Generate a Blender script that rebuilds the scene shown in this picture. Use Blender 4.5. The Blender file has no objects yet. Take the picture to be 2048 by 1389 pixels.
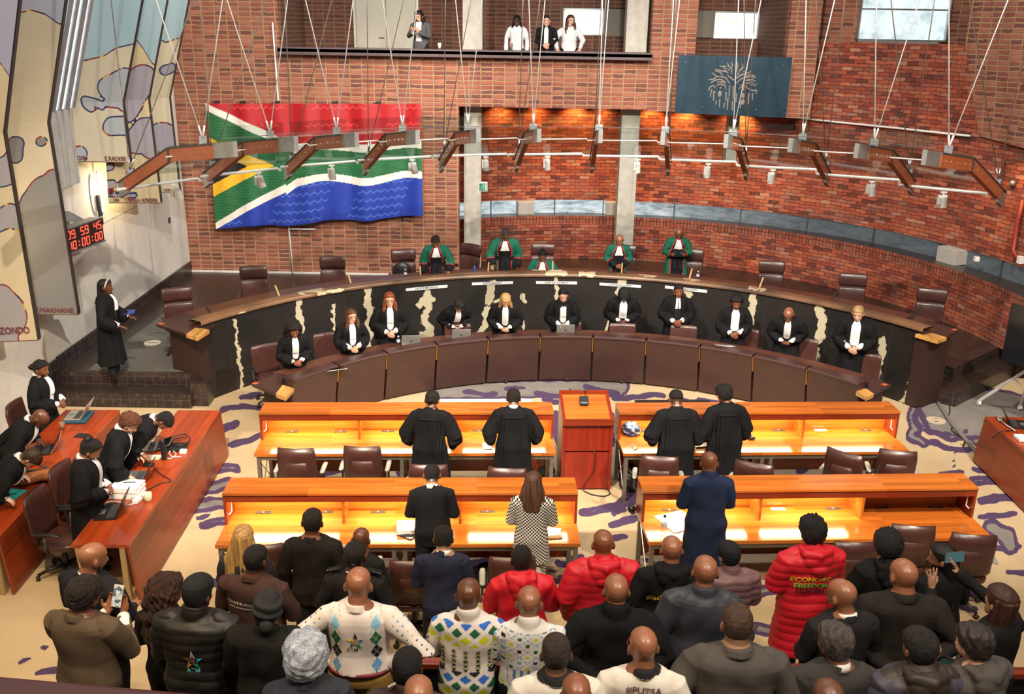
import bpy, bmesh, math, random
import numpy as np
from mathutils import Vector, Matrix
from mathutils.bvhtree import BVHTree
PI = math.pi
SC = bpy.context.scene
COL = SC.collection
# ------------------------------------------------------------------ camera, world, exposure
F_PX, CAM_H, PITCH, ROLL = 1884.9, 6.153, 0.328, 0.017
RW, RH = 2048, 1389
_cp, _sp, _cr, _sr = math.cos(PITCH), math.sin(PITCH), math.cos(ROLL), math.sin(ROLL)
C_FWD = np.array([0, _cp, -_sp])
_up0 = np.array([0, _sp, _cp]); _r0 = np.array([1., 0, 0])
C_RT = _cr*_r0 + _sr*_up0
C_UP = -_sr*_r0 + _cr*_up0
C_POS = np.array([0, 0, CAM_H])
cam_d = bpy.data.cameras.new('camera'); cam = bpy.data.objects.new('camera', cam_d); COL.objects.link(cam)
cam.matrix_world = Matrix(((C_RT[0], C_UP[0], -C_FWD[0], 0), (C_RT[1], C_UP[1], -C_FWD[1], 0), (C_RT[2], C_UP[2], -C_FWD[2], CAM_H), (0, 0, 0, 1)))
cam_d.sensor_width = 36; cam_d.lens = F_PX/RW*36; cam_d.clip_end = 200; cam_d.clip_start = 0.05
SC.camera = cam
SC.view_settings.view_transform = 'Standard'; SC.view_settings.look = 'None'
SC.view_settings.gamma = 1; SC.view_settings.use_curve_mapping = False
SC.view_settings.exposure = 0.10
W = bpy.data.worlds.new('daylight'); SC.world = W; W.use_nodes = True
W.node_tree.nodes['Background'].inputs[0].default_value = (1.0, 0.90, 0.79, 1)
W.node_tree.nodes['Background'].inputs[1].default_value = 0.17

def ray(px, py):
    return C_FWD + C_RT*((px-RW/2)/F_PX) - C_UP*((py-RH/2)/F_PX)
def az(px, py, z):   # point of the view ray at a height
    d = ray(px, py); return C_POS + d*((z-CAM_H)/d[2])
def ay(px, py, y):   # point of the view ray in a plane of constant depth
    d = ray(px, py); return C_POS + d*(y/d[1])
def ax(px, py, x):
    d = ray(px, py); return C_POS + d*(x/d[0])
def oncirc(px, py, c, R):
    d = ray(px, py); o = C_POS[:2]-np.array(c); A = d[:2]@d[:2]; B = 2*o@d[:2]; K = o@o-R*R
    return C_POS + d*((-B+math.sqrt(B*B-4*A*K))/2/A)

def light(name, kind, loc, target, energy, color, size=0.3, spot=60, blend=0.5, sy=None):
    l = bpy.data.lights.new(name, kind); o = bpy.data.objects.new(name, l); COL.objects.link(o)
    l.energy = energy; l.color = color
    o.location = loc
    o.rotation_euler = (Vector(target)-Vector(loc)).to_track_quat('-Z', 'Y').to_euler()
    if kind == 'AREA':
        l.size = size
        if sy: l.shape = 'RECTANGLE'; l.size_y = sy
    if kind == 'SPOT': l.spot_size = math.radians(spot); l.spot_blend = blend; l.shadow_soft_size = size
    if kind == 'SUN': l.angle = size
    return o
WARM = (1.0, 0.74, 0.44); NEUT = (1.0, 0.89, 0.76); COOL = (0.86, 0.93, 1.0)
# roof-level spotlights of the chamber
light('spot_bench_left', 'SPOT', (-2.6, 4.2, 10.2), (-1.6, 16.6, 0.8), 6400, NEUT, 0.10, 58, 0.4)
light('spot_bench_right', 'SPOT', (6.5, 4.5, 10.2), (3.2, 16.8, 0.8), 6400, NEUT, 0.10, 58, 0.4)
light('spot_left_wall', 'SPOT', (7.2, 12.5, 9.6), (-6.8, 17.6, 1.8), 5200, NEUT, 0.08, 62, 0.4)
light('spot_desks_left', 'SPOT', (-2.0, 7.0, 10.4), (-1.6, 10.6, 0.7), 620, WARM, 0.12, 70, 0.6)
light('spot_desks_right', 'SPOT', (4.6, 7.0, 10.4), (3.8, 10.6, 0.7), 620, WARM, 0.12, 70, 0.6)
light('spot_carpet_left', 'SPOT', (-4.2, 4.6, 9.8), (-4.8, 8.4, 0.0), 2000, WARM, 0.15, 70, 0.6)
light('spot_public_left', 'SPOT', (-1.0, 2.0, 10.0), (-1.4, 6.2, 2.0), 1400, WARM, 0.12, 85, 0.6)
light('spot_public_right', 'SPOT', (4.0, 1.8, 10.0), (3.0, 6.2, 2.0), 1700, NEUT, 0.12, 85, 0.6)
light('spot_right_wall', 'SPOT', (1.5, 8.0, 10.4), (7.4, 20.0, 2.4), 4600, NEUT, 0.12, 60, 0.5)
light('spot_flag_wall', 'SPOT', (-3.4, 14.5, 10.2), (-4.2, 21.8, 5.6), 2200, NEUT, 0.12, 75, 0.8)
light('spot_gallery', 'SPOT', (2.0, 13.5, 10.2), (2.4, 21.8, 5.8), 1600, NEUT, 0.12, 75, 0.8)
light('daylight_patch', 'SPOT', (-2.6, 2.2, 10.0), tuple(az(610, 1290, 2.75)), 900, COOL, 0.05, 5.5, 0.4)
light('skylight_back', 'AREA', (1.0, 14.0, 10.6), (1.0, 18.0, 0.0), 520, COOL, 9.0, sy=4.0)
light('skylight_front', 'AREA', (0.5, 5.0, 10.6), (0.5, 8.0, 0.0), 360, NEUT, 9.0, sy=4.0)
# ------------------------------------------------------------------ helpers
RNG = np.random.RandomState(7)
random.seed(7)
def V(*a): return np.array(a, float)
def unit(v): v = np.asarray(v, float); return v/max(1e-9, np.linalg.norm(v))
def rotz(a): c, s = math.cos(a), math.sin(a); return np.array([[c, -s, 0], [s, c, 0], [0, 0, 1.]])
def rotx(a): c, s = math.cos(a), math.sin(a); return np.array([[1, 0, 0], [0, c, -s], [0, s, c]])
def roty(a): c, s = math.cos(a), math.sin(a); return np.array([[c, 0, s], [0, 1, 0], [-s, 0, c]])
def sstep(a, b, x): t = np.clip((x-a)/(b-a), 0, 1); return t*t*(3-2*t)

class MB:
    """collects shapes, then links them as ONE mesh object"""
    def __init__(s): s.v = []; s.f = []; s.m = []; s.uv = None
    def add(s, vs, fs, m=0, M=None, o=(0, 0, 0)):
        b = len(s.v); vs = np.asarray(vs, float)
        if M is not None: vs = vs@np.asarray(M).T
        vs = vs+np.asarray(o, float)
        s.v.extend(vs.tolist()); s.f.extend([tuple(i+b for i in f) for f in fs]); s.m.extend([m]*len(fs)); return s
    def box(s, c, d, m=0, a=0, M=None):
        x, y, z = d[0]/2, d[1]/2, d[2]/2
        vs = [(-x,-y,-z),(x,-y,-z),(x,y,-z),(-x,y,-z),(-x,-y,z),(x,-y,z),(x,y,z),(-x,y,z)]
        return s.add(vs, BOXF, m, rotz(a) if M is None else M, c)
    def hexa(s, p, m=0): return s.add(p, BOXF, m)
    def prism(s, poly, z0, z1, m=0):
        n = len(poly); vs = [(x, y, z0) for x, y in poly]+[(x, y, z1) for x, y in poly]
        return s.add(vs, [tuple(range(n-1, -1, -1)), tuple(range(n, 2*n))]+[(i, (i+1) % n, n+(i+1) % n, n+i) for i in range(n)], m)
    def loft(s, rings, m=0, cap=True):
        n = len(rings[0]); vs = np.concatenate(rings); fs = []
        for k in range(len(rings)-1):
            for i in range(n):
                j = (i+1) % n; fs.append((k*n+i, k*n+j, (k+1)*n+j, (k+1)*n+i))
        if cap: fs.append(tuple(range(n-1, -1, -1))); fs.append(tuple((len(rings)-1)*n+i for i in range(n)))
        return s.add(vs, fs, m)
    def tube(s, path, r, n=8, m=0, cap=True, flat=1.0, up=(0, 0, 1)):
        path = [np.asarray(p, float) for p in path]; k = len(path)
        rs = [r]*k if np.isscalar(r) else list(r)
        rings = []; u = None
        for i, p in enumerate(path):
            t = unit(path[min(i+1, k-1)]-path[max(i-1, 0)])
            if u is None:
                u = np.cross(t, np.asarray(up, float))
                if np.linalg.norm(u) < .1: u = np.cross(t, (1, 0, 0.01))
            u = unit(u-t*(u@t)); w = np.cross(t, u)
            an = np.arange(n)*2*PI/n
            rings.append(p+rs[i]*(np.cos(an)[:, None]*u+flat*np.sin(an)[:, None]*w))
        return s.loft(rings, m, cap)
    def limb(s, path, r, n=14, m=0, flat=1.0, up=(0, 0, 1)):   # tube with rounded ends
        path = [np.asarray(p, float) for p in path]; r = list(r)
        a, b = unit(path[0]-path[1]), unit(path[-1]-path[-2])
        P = [path[0]+a*r[0]*q for q in (.98, .8, .45)]+path+[path[-1]+b*r[-1]*q for q in (.45, .8, .98)]
        R = [r[0]*q for q in (.15, .6, .89)]+r+[r[-1]*q for q in (.89, .6, .15)]
        return s.tube(P, R, n, m, True, flat, up)
    def lathe(s, prof, c=(0, 0, 0), n=16, m=0, M=None):
        rings = []
        for r, z in prof:
            an = np.arange(n)*2*PI/n
            q = np.stack([max(r, 1e-4)*np.cos(an), max(r, 1e-4)*np.sin(an), np.full(n, z)], 1)
            if M is not None: q = q@np.asarray(M).T
            rings.append(q+np.asarray(c, float))
        return s.loft(rings, m)
    def ell(s, c, r, n=14, k=8, m=0, M=None):
        if np.isscalar(r): r = (r, r, r)
        rings = []
        for i in range(k+1):
            ph = -PI/2+PI*i/k; ph = min(max(ph, -PI/2+.05), PI/2-.05)
            an = np.arange(n)*2*PI/n
            q = np.stack([r[0]*math.cos(ph)*np.cos(an), r[1]*math.cos(ph)*np.sin(an), np.full(n, r[2]*math.sin(ph))], 1)
            if M is not None: q = q@np.asarray(M).T
            rings.append(q+np.asarray(c, float))
        return s.loft(rings, m)
    def mesh(s, name='mesh'):
        me = bpy.data.meshes.new(name); me.from_pydata(s.v, [], s.f); me.update(); return me
    def build(s, name, mats, parent=None, smooth=False, bevel=0, auto=None):
        me = s.mesh(name)
        for x in (mats if isinstance(mats, (list, tuple)) else [mats]): me.materials.append(x)
        if any(s.m): me.polygons.foreach_set('material_index', s.m)
        if smooth: me.polygons.foreach_set('use_smooth', [True]*len(me.polygons))
        o = bpy.data.objects.new(name, me); COL.objects.link(o)
        if parent is not None: o.parent = parent
        if bevel:
            b = o.modifiers.new('bevel', 'BEVEL'); b.width = bevel; b.segments = 2; b.limit_method = 'ANGLE'; b.angle_limit = .6
            if hasattr(b, 'harden_normals'): pass
        return o
BOXF = [(3, 2, 1, 0), (4, 5, 6, 7), (0, 1, 5, 4), (1, 2, 6, 5), (2, 3, 7, 6), (3, 0, 4, 7)]

def tag(o, label, cat, group=None):
    o['label'] = label; o['category'] = cat
    if group: o['group'] = group
    return o
def thing(name, label, cat, loc=(0, 0, 0), rz=0, group=None):
    o = bpy.data.objects.new(name, None); COL.objects.link(o); o.empty_display_size = .2
    o.location = tuple(float(q) for q in loc); o.rotation_euler = (0, 0, rz); return tag(o, label, cat, group)
def struct(o): o['kind'] = 'structure'; return o
CHILD = {}
def kids(o): return [c for c in COL.objects if c.parent == o]
def dup(root, loc, rz, label, group=None):
    def cp(o, par):
        c = o.copy(); COL.objects.link(c)
        if par is not None: c.parent = par
        for k in ch.get(o.name, []): cp(k, c)
        return c
    ch = {}
    for o in COL.objects:
        if o.parent: ch.setdefault(o.parent.name, []).append(o)
    r = cp(root, None); r.location = tuple(float(q) for q in loc); r.rotation_euler = (0, 0, rz); r['label'] = label
    if group: r['group'] = group
    return r

# ------------------------------------------------------------------ materials
class NT:
    def __init__(s, name):
        s.m = bpy.data.materials.new(name); s.m.use_nodes = True; s.t = s.m.node_tree; s.b = s.t.nodes['Principled BSDF']
    def n(s, kind, **kw):
        x = s.t.nodes.new(kind)
        for k, v in kw.items():
            if isinstance(k, str) and hasattr(x, k): setattr(x, k, v)
        return x
    def l(s, a, b): s.t.links.new(a, b)
    def set(s, **kw):
        for k, v in kw.items(): s.b.inputs[k.replace('_', ' ')].default_value = v
        return s
    def coord(s, kind='Object', scale=(1, 1, 1), rot=(0, 0, 0)):
        c = s.n('ShaderNodeTexCoord'); mp = s.n('ShaderNodeMapping'); mp.inputs['Scale'].default_value = scale; mp.inputs['Rotation'].default_value = rot
        s.l(c.outputs[kind], mp.inputs['Vector']); return mp.outputs[0]
    def noise(s, vec, scale, detail=3, rough=.5):
        x = s.n('ShaderNodeTexNoise'); x.inputs['Scale'].default_value = scale; x.inputs['Detail'].default_value = detail; x.inputs['Roughness'].default_value = rough
        if vec is not None: s.l(vec, x.inputs['Vector'])
        return x.outputs[0]
    def ramp(s, fac, stops, interp='LINEAR'):
        x = s.n('ShaderNodeValToRGB'); cr = x.color_ramp; cr.interpolation = interp
        while len(cr.elements) < len(stops): cr.elements.new(.5)
        for e, (p, c) in zip(cr.elements, stops): e.position = p; e.color = (*c, 1) if len(c) == 3 else c
        s.l(fac, x.inputs[0]); return x.outputs[0]
    def mix(s, fac, a, b, mode='MIX'):
        x = s.n('ShaderNodeMix'); x.data_type = 'RGBA'; x.blend_type = mode
        for sock, v in ((x.inputs[0], fac), (x.inputs[6], a), (x.inputs[7], b)):
            if isinstance(v, (int, float)): sock.default_value = v
            elif isinstance(v, tuple): sock.default_value = (*v, 1) if len(v) == 3 else v
            else: s.l(v, sock)
        return x.outputs[2]
    def math(s, op, a, b=None, clamp=False):
        x = s.n('ShaderNodeMath'); x.operation = op; x.use_clamp = clamp
        for i, v in enumerate((a, b)):
            if v is None: continue
            if isinstance(v, (int, float)): x.inputs[i].default_value = v
            else: s.l(v, x.inputs[i])
        return x.outputs[0]
    def bump(s, h, strength=.3, dist=.01):
        x = s.n('ShaderNodeBump'); x.inputs['Strength'].default_value = strength; x.inputs['Distance'].default_value = dist
        s.l(h, x.inputs['Height']); s.l(x.outputs[0], s.b.inputs['Normal']); return x.outputs[0]
    def base(s, c):
        if isinstance(c, tuple): s.b.inputs['Base Color'].default_value = (*c, 1)
        else: s.l(c, s.b.inputs['Base Color'])
        return s
MC = {}
def flat(name, c, rough=.5, metal=0., var=.0, bump=0., bs=200, coat=0., spec=None):
    k = (name, c, rough, metal)
    if k in MC: return MC[k]
    t = NT(name); t.set(Roughness=rough, Metallic=metal)
    if coat: t.set(Coat_Weight=coat, Coat_Roughness=.1)
    if spec is not None: t.b.inputs['Specular IOR Level'].default_value = spec
    vec = t.coord()
    if var:
        n = t.noise(vec, 6, 4); f = t.ramp(n, [(.25, tuple(q*(1-var) for q in c)), (.75, tuple(min(1, q*(1+var)) for q in c))]); t.base(f)
    else: t.base(c)
    if bump: t.bump(t.noise(vec, bs, 3), bump, .004)
    MC[k] = t.m; return t.m
def emis(name, c, st):
    t = NT(name); t.base((0, 0, 0)); t.b.inputs['Emission Color'].default_value = (*c, 1); t.b.inputs['Emission Strength'].default_value = st; return t.m
def wood(name, c1, c2, axis=0, rough=.25, plank=.09, coat=.3, var=.25, gs=1.0):
    t = NT(name); t.set(Roughness=rough); t.set(Coat_Weight=coat, Coat_Roughness=.12)
    sc = [22*gs]*3; sc[axis] = 1.3*gs
    g = t.noise(t.coord(scale=tuple(sc)), 1.0, 6, .6)
    col = t.ramp(g, [(.28, c2), (.72, c1)])
    if plank:
        tc = t.coord(); sp = t.n('ShaderNodeSeparateXYZ'); t.l(tc, sp.inputs[0])
        o = sp.outputs[1 if axis == 0 else 0]
        q = t.math('FLOOR', t.math('DIVIDE', o, plank)); q2 = t.math('FLOOR', t.math('DIVIDE', sp.outputs[2], plank))
        r = t.math('FLOOR', t.math('DIVIDE', sp.outputs[axis], .95))
        wn = t.n('ShaderNodeTexWhiteNoise'); cb = t.n('ShaderNodeCombineXYZ'); t.l(q, cb.inputs[0]); t.l(q2, cb.inputs[1]); t.l(r, cb.inputs[2]); t.l(cb.outputs[0], wn.inputs['Vector'])
        v = t.math('ADD', t.math('MULTIPLY', wn.outputs[0], var*2), 1-var)
        mm = t.n('ShaderNodeVectorMath'); mm.operation = 'SCALE'; t.l(col, mm.inputs[0]); t.l(v, mm.inputs['Scale']); col = mm.outputs[0]
    t.base(col); t.bump(g, .04, .002); return t.m
def attr_mat(name, rough=.8, bump=.15, bs=350, sheen=0., spec=.3, coat=0):
    if name in MC: return MC[name]
    t = NT(name); a = t.n('ShaderNodeAttribute'); a.attribute_name = 'Col'; t.base(a.outputs['Color']); t.set(Roughness=rough)
    t.b.inputs['Specular IOR Level'].default_value = spec
    if sheen: t.b.inputs['Sheen Weight'].default_value = sheen
    if coat: t.set(Coat_Weight=coat, Coat_Roughness=.3)
    if bump: t.bump(t.noise(t.coord(), bs, 2), bump, .003)
    MC[name] = t.m; return t.m

def brick_mat(name, bw, rh, mort, offset, cols, mcol, bumpd, rough=.85, msmooth=.25, wob=.006, msz=None):
    t = NT(name); t.set(Roughness=rough)
    uv = t.n('ShaderNodeUVMap'); vec = uv.outputs[0]
    nz = t.n('ShaderNodeTexNoise'); nz.inputs['Scale'].default_value = 9; nz.inputs['Detail'].default_value = 3; t.l(vec, nz.inputs['Vector'])
    sub = t.n('ShaderNodeVectorMath'); sub.operation = 'SUBTRACT'; t.l(nz.outputs['Color'], sub.inputs[0]); sub.inputs[1].default_value = (.5, .5, .5)
    scl = t.n('ShaderNodeVectorMath'); scl.operation = 'SCALE'; t.l(sub.outputs[0], scl.inputs[0]); scl.inputs['Scale'].default_value = wob*8
    add = t.n('ShaderNodeVectorMath'); add.operation = 'ADD'; t.l(vec, add.inputs[0]); t.l(scl.outputs[0], add.inputs[1])
    b = t.n('ShaderNodeTexBrick'); b.offset = offset; b.offset_frequency = 2; b.squash = 1
    t.l(add.outputs[0], b.inputs['Vector'])
    b.inputs['Color1'].default_value = (0, 0, 0, 1); b.inputs['Color2'].default_value = (1, 1, 1, 1); b.inputs['Mortar'].default_value = (0, 0, 0, 1)
    b.inputs['Scale'].default_value = 1; b.inputs['Brick Width'].default_value = bw; b.inputs['Row Height'].default_value = rh
    b.inputs['Mortar Size'].default_value = mort; b.inputs['Mortar Smooth'].default_value = msmooth; b.inputs['Bias'].default_value = 0
    cr = t.ramp(b.outputs['Color'], cols)
    pn = t.noise(vec, 14, 5, .7)
    c2 = t.mix(t.math('MULTIPLY', t.ramp(pn, [(.55, (0, 0, 0)), (.75, (1, 1, 1))]), .30), cr, (.56, .33, .23))
    big = t.noise(vec, .9, 3)
    c3 = t.mix(t.ramp(big, [(.35, (0, 0, 0)), (.7, (.35, .35, .35))]), c2, (.10, .045, .04))
    t.base(t.mix(b.outputs['Fac'], c3, mcol))
    h = t.math('ADD', t.math('MULTIPLY', b.outputs['Fac'], -1.0), t.math('ADD', t.math('MULTIPLY', b.outputs['Color'], .5), t.math('MULTIPLY', pn, .4)))
    t.bump(h, .9, bumpd); return t.m

M = {}
M['brick_flush'] = brick_mat('flush_face_brick', .265, .098, .019, 0.0, [(0, (0.164, 0.043, 0.036)), (.12, (0.123, 0.043, 0.040)), (.3, (0.246, 0.066, 0.044)), (.6, (0.312, 0.089, 0.056)), (.85, (0.369, 0.132, 0.088)), (1, (0.213, 0.059, 0.048))], (0.328, 0.187, 0.096), .012, msmooth=.35)
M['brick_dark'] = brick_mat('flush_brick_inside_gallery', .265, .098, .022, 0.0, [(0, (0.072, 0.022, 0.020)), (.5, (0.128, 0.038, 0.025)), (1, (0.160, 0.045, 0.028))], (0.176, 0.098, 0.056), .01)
M['brick_rough'] = brick_mat('rough_stacked_brick', .235, .082, .0055, .5, [(0, (0.100, 0.024, 0.015)), (.2, (0.270, 0.046, 0.022)), (.45, (0.380, 0.076, 0.033)), (.7, (0.460, 0.126, 0.054)), (.85, (0.220, 0.063, 0.048)), (.95, (0.460, 0.202, 0.116)), (1, (0.300, 0.059, 0.027))], (0.050, 0.015, 0.008), .035, msmooth=.5, wob=.008)
M['soldier'] = brick_mat('header_course_brick', .085, .22, .008, 0.0, [(0, (0.170, 0.042, 0.020)), (.5, (0.340, 0.067, 0.027)), (1, (0.280, 0.101, 0.061))], (0.050, 0.017, 0.010), .03)
M['plaster'] = flat('white_plaster', (.60, .57, .52), .9, var=.06)
M['plaster2'] = flat('grey_concrete_reveal', (.36, .35, .32), .9, var=.1)
M['concrete'] = flat('board_marked_concrete', (.42, .39, .34), .8, var=.15, bump=.3, bs=30)
M['slate'] = flat('dark_slate_floor', (.030, .022, .019), .30, var=.25, bump=.1, bs=12)
M['slate_grey'] = flat('grey_carpet_runner', (.115, .11, .10), .9, var=.1)
M['white_metal'] = flat('white_painted_metal', (.75, .74, .72), .4)
M['steel'] = flat('brushed_steel', (.55, .55, .54), .32, 1.0)
M['galv'] = flat('galvanised_steel', (.42, .44, .45), .38, .8, var=.15)
M['black'] = flat('black_plastic', (.012, .012, .013), .4)
M['rubber'] = flat('black_rubber', (.015, .015, .015), .8)
M['darkgrey'] = flat('dark_grey_plastic', (.05, .05, .05), .5)
M['paper'] = flat('white_paper', (.82, .81, .78), .8)
M['silver'] = flat('silver_laptop_shell', (.58, .57, .54), .35, .7)
M['screen_dark'] = flat('dark_screen', (.01, .011, .013), .12)
M['leather'] = flat('oxblood_leather', (.060, .022, .018), .30, var=.25, bump=.25, bs=60)
M['leather2'] = flat('oxblood_leather_cladding', (.048, .021, .018), .36, var=.12, bump=.15, bs=40)
M['wood_orange'] = wood('orange_polished_timber', (.50, .150, .022), (.36, .082, .010), 0, .16, .085, coat=.18)
M['wood_orange_y'] = wood('orange_polished_timber_lengthwise', (.50, .16, .04), (.36, .09, .02), 1, .16, .085)
M['wood_red'] = wood('red_brown_timber', (.24, .034, .008), (.15, .018, .006), 0, .3, .11, coat=.1)
M['wood_redz'] = wood('red_brown_timber_upright', (.27, .020, .006), (.16, .010, .004), 2, .3, 0, coat=.08)
M['wood_dark'] = wood('dark_timber', (.11, .038, .022), (.07, .024, .016), 0, .4, 0, coat=.05)
M['wood_light'] = wood('pale_block_timber', (.62, .34, .10), (.42, .19, .05), 1, .3, .07)
M['orange_inlay'] = flat('orange_timber_inlay', (.50, .11, .03), .3)
def glassmat(name, c=(1, 1, 1), rough=.02, alpha=.2):
    t = NT(name); g = t.n('ShaderNodeBsdfGlossy'); g.inputs['Roughness'].default_value = rough
    tr = t.n('ShaderNodeBsdfTransparent'); tr.inputs[0].default_value = (*c, 1)
    lw = t.n('ShaderNodeLayerWeight'); lw.inputs['Blend'].default_value = .5
    fc = t.math('POWER', lw.outputs['Facing'], 4.0)
    mx = t.n('ShaderNodeMixShader'); t.l(t.math('ADD', t.math('MULTIPLY', fc, .22), alpha, True), mx.inputs[0]); t.l(tr.outputs[0], mx.inputs[1]); t.l(g.outputs[0], mx.inputs[2])
    t.l(mx.outputs[0], t.t.nodes['Material Output'].inputs[0]); return t.m
M['glass'] = glassmat('clear_glass', (.86, .90, .885), .02, .07)
M['bottle'] = glassmat('clear_plastic_bottle', (.88, .93, .95), .05, .12)

def uvset(o, fn):
    me = o.data; uv = me.uv_layers.new(name='UVMap') if not me.uv_layers else me.uv_layers[0]
    co = np.zeros(len(me.vertices)*3); me.vertices.foreach_get('co', co); co = co.reshape(-1, 3)
    li = np.zeros(len(me.loops), int); me.loops.foreach_get('vertex_index', li)
    uv.data.foreach_set('uv', np.asarray(fn(co[li]), float).ravel()); return o
def uv_auto(o):   # metre-scale UV: length around the main horizontal direction, height up
    me = o.data; uv = me.uv_layers.new(name='UVMap')
    for p in me.polygons:
        n = p.normal
        for li in p.loop_indices:
            c = me.vertices[me.loops[li].vertex_index].co
            if abs(n.z) > .7: u, v = c.x, c.y
            elif abs(n.y) >= abs(n.x): u, v = c.x, c.z
            else: u, v = c.y, c.z
            uv.data[li].uv = (u, v)
    return o
def text_mesh(body, size, depth=.0, align='CENTER', extra=.0):
    cu = bpy.data.curves.new('lettering', 'FONT'); cu.body = body; cu.size = size; cu.align_x = align; cu.align_y = 'CENTER'; cu.extrude = depth; cu.resolution_u = 3; cu.offset = extra
    o = bpy.data.objects.new('lettering', cu); COL.objects.link(o)
    dg = bpy.context.evaluated_depsgraph_get(); me = bpy.data.meshes.new_from_object(o.evaluated_get(dg))
    vs = np.array([v.co[:] for v in me.vertices]); fs = [tuple(p.vertices) for p in me.polygons]
    bpy.data.objects.remove(o); bpy.data.curves.remove(cu); bpy.data.meshes.remove(me)
    return vs, fs
def text_part(name, body, size, mat, parent, loc, Mrot, depth=.0015, extra=0., align='CENTER'):
    vs, fs = text_mesh(body, size, depth, align, extra=extra)
    mb = MB(); mb.add(vs, fs, 0, Mrot, loc); return mb.build(name, mat, parent)
M_FRONT = np.array([[1, 0, 0], [0, 0, -1.], [0, 1, 0]])   # text plane upright, read from -Y
# ------------------------------------------------------------------ surface patterns measured from the photograph, stored on the surface itself
def proj(P):
    d = np.asarray(P, float)-C_POS; z = d@C_FWD
    return np.stack([RW/2+F_PX*(d@C_RT)/z, RH/2-F_PX*(d@C_UP)/z], -1)
def seg_dist(p, a, b):
    a = np.array(a, float); b = np.array(b, float); ab = b-a; t = np.clip(((p-a)@ab)/max(1e-9, ab@ab), 0, 1)
    return np.linalg.norm(p-(a+t[:, None]*ab), axis=1)
def wob(p, f, seed=0):
    r = np.random.RandomState(seed); o = np.zeros(len(p))
    for k in range(7):
        a = r.rand()*2*PI; w = f*(.5+1.6*r.rand()); o += np.sin(p[:, 0]*w*math.cos(a)+p[:, 1]*w*math.sin(a)+r.rand()*6.3)/(1+.3*k)
    return o/2.5
def field(px, strokes, amp=2.0, f=.12, seed=1, ys=1.0):
    q = px+np.stack([wob(px, f, seed)*amp, wob(px, f, seed+5)*amp*.6], 1)
    out = np.full(len(px), -60.)
    for s in strokes:
        *pts, r = s
        if len(pts) == 1: pts = pts*2
        for a, b in zip(pts[:-1], pts[1:]): out = np.maximum(out, r-seg_dist(q, a, b))
    return out
def grid_obj(name, P, nu, nv, mats, parent=None, flip=False, smooth=True, attrs=None, uv=None, cols=None):
    me = bpy.data.meshes.new(name); fs = []
    for j in range(nv-1):
        for i in range(nu-1):
            a = j*nu+i; q = (a, a+1, a+nu+1, a+nu); fs.append(q[::-1] if flip else q)
    me.from_pydata(P.tolist(), [], fs); me.update()
    for x in (mats if isinstance(mats, (list, tuple)) else [mats]): me.materials.append(x)
    for k, v in (attrs or {}).items(): me.attributes.new(k, 'FLOAT', 'POINT').data.foreach_set('value', np.asarray(v, np.float32))
    if cols is not None:
        c = np.ones((len(P), 4), np.float32); c[:, :3] = cols; me.attributes.new('Col', 'FLOAT_COLOR', 'POINT').data.foreach_set('color', c.ravel())
    if smooth: me.polygons.foreach_set('use_smooth', [True]*len(me.polygons))
    o = bpy.data.objects.new(name, me); COL.objects.link(o)
    if parent is not None: o.parent = parent
    if uv is not None:
        u = me.uv_layers.new(name='UVMap'); li = np.zeros(len(me.loops), int); me.loops.foreach_get('vertex_index', li); u.data.foreach_set('uv', np.asarray(uv, float)[li].ravel())
    return o
def attr(t, name): a = t.n('ShaderNodeAttribute'); a.attribute_name = name; return a.outputs['Fac']

# ---- carpet
CARPET = [((439,820),(485,814),(518,816),6),((482,796),(520,789),6),((445,860),(475,848),8),((460,890),(490,885),(521,869),7),((427,938),(472,937),10),((395,984),(454,968),13),((380,1014),(450,1006),14),((395,1036),(415,1032),5),((404,1050),(448,1044),9),((345,1084),4),
 ((40,1326),(60,1318),5),((75,1347),(125,1338),7),((84,1297),(94,1295),6),((268,1262),(306,1262),8),((280,1207),(286,1205),6),((170,1352),(230,1348),6),
 ((1072,787),(1120,793),5),((1175,775),(1216,787),(1235,790),8),((1250,786),3),((1226,799),(1283,793),(1328,790),6),((1090,799),(1114,805),6),((1224,830),(1224,890),7),((1113,826),(1111,866),(1117,893),5),((930,784),(990,790),5),((1010,778),(1050,776),4),((1140,778),4),((1340,800),(1380,803),5),((1395,800),(1440,806),5),
 ((1168,1027),(1223,1014),(1271,1002),9),((1228,1027),(1249,1021),6),((1240,1002),(1268,990),8),((1223,1052),(1268,1036),8),((1218,1076),(1250,1076),6),((1163,1071),2),((1112,1124),(1144,1135),6),((1100,1142),(1117,1142),4),((1141,1120),(1162,1115),7),((1100,1163),(1140,1163),6),((1118,1153),(1144,1151),4),((1092,1222),(1122,1214),5),
 ((620,947),(700,936),10),((800,945),(880,950),8),((1600,942),(1612,936),8),((1700,930),(1760,940),8),((560,940),(585,945),6),((640,1150),(700,1140),8),((900,1140),(1000,1120),10),
 ((1830,812),(1821,834),(1834,856),(1823,873),(1849,886),12),((1840,822),(1860,864),(1879,873),6),((1851,845),(1860,864),(1879,873),(1899,879),(1955,877),5),((1827,880),(1864,885),(1894,897),(1940,901),6),((1931,864),6),((1888,866),(1900,870),5),
 ((1906,907),3),((1908,913),3),((1905,922),4),((1909,930),4),((1904,936),4),((1881,948),(1922,945),5),((1947,937),(1981,944),6),((1944,961),(1992,961),10),((1959,1002),(2030,994),9),((1957,1035),(2030,1029),6),((1985,1058),(2012,1072),(2022,1092),20),((1990,1098),(2040,1095),6),((2015,1146),(2060,1146),6),((1928,1182),(1962,1200),7),((1905,1215),(1950,1220),7),((1495,1190),(1550,1178),12),((1515,1258),(1545,1262),14),((1240,1180),(1250,1160),5),((1290,1120),(1310,1130),5),((420,1165),(440,1168),9),((1415,1330),(1450,1340),10)]
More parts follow.
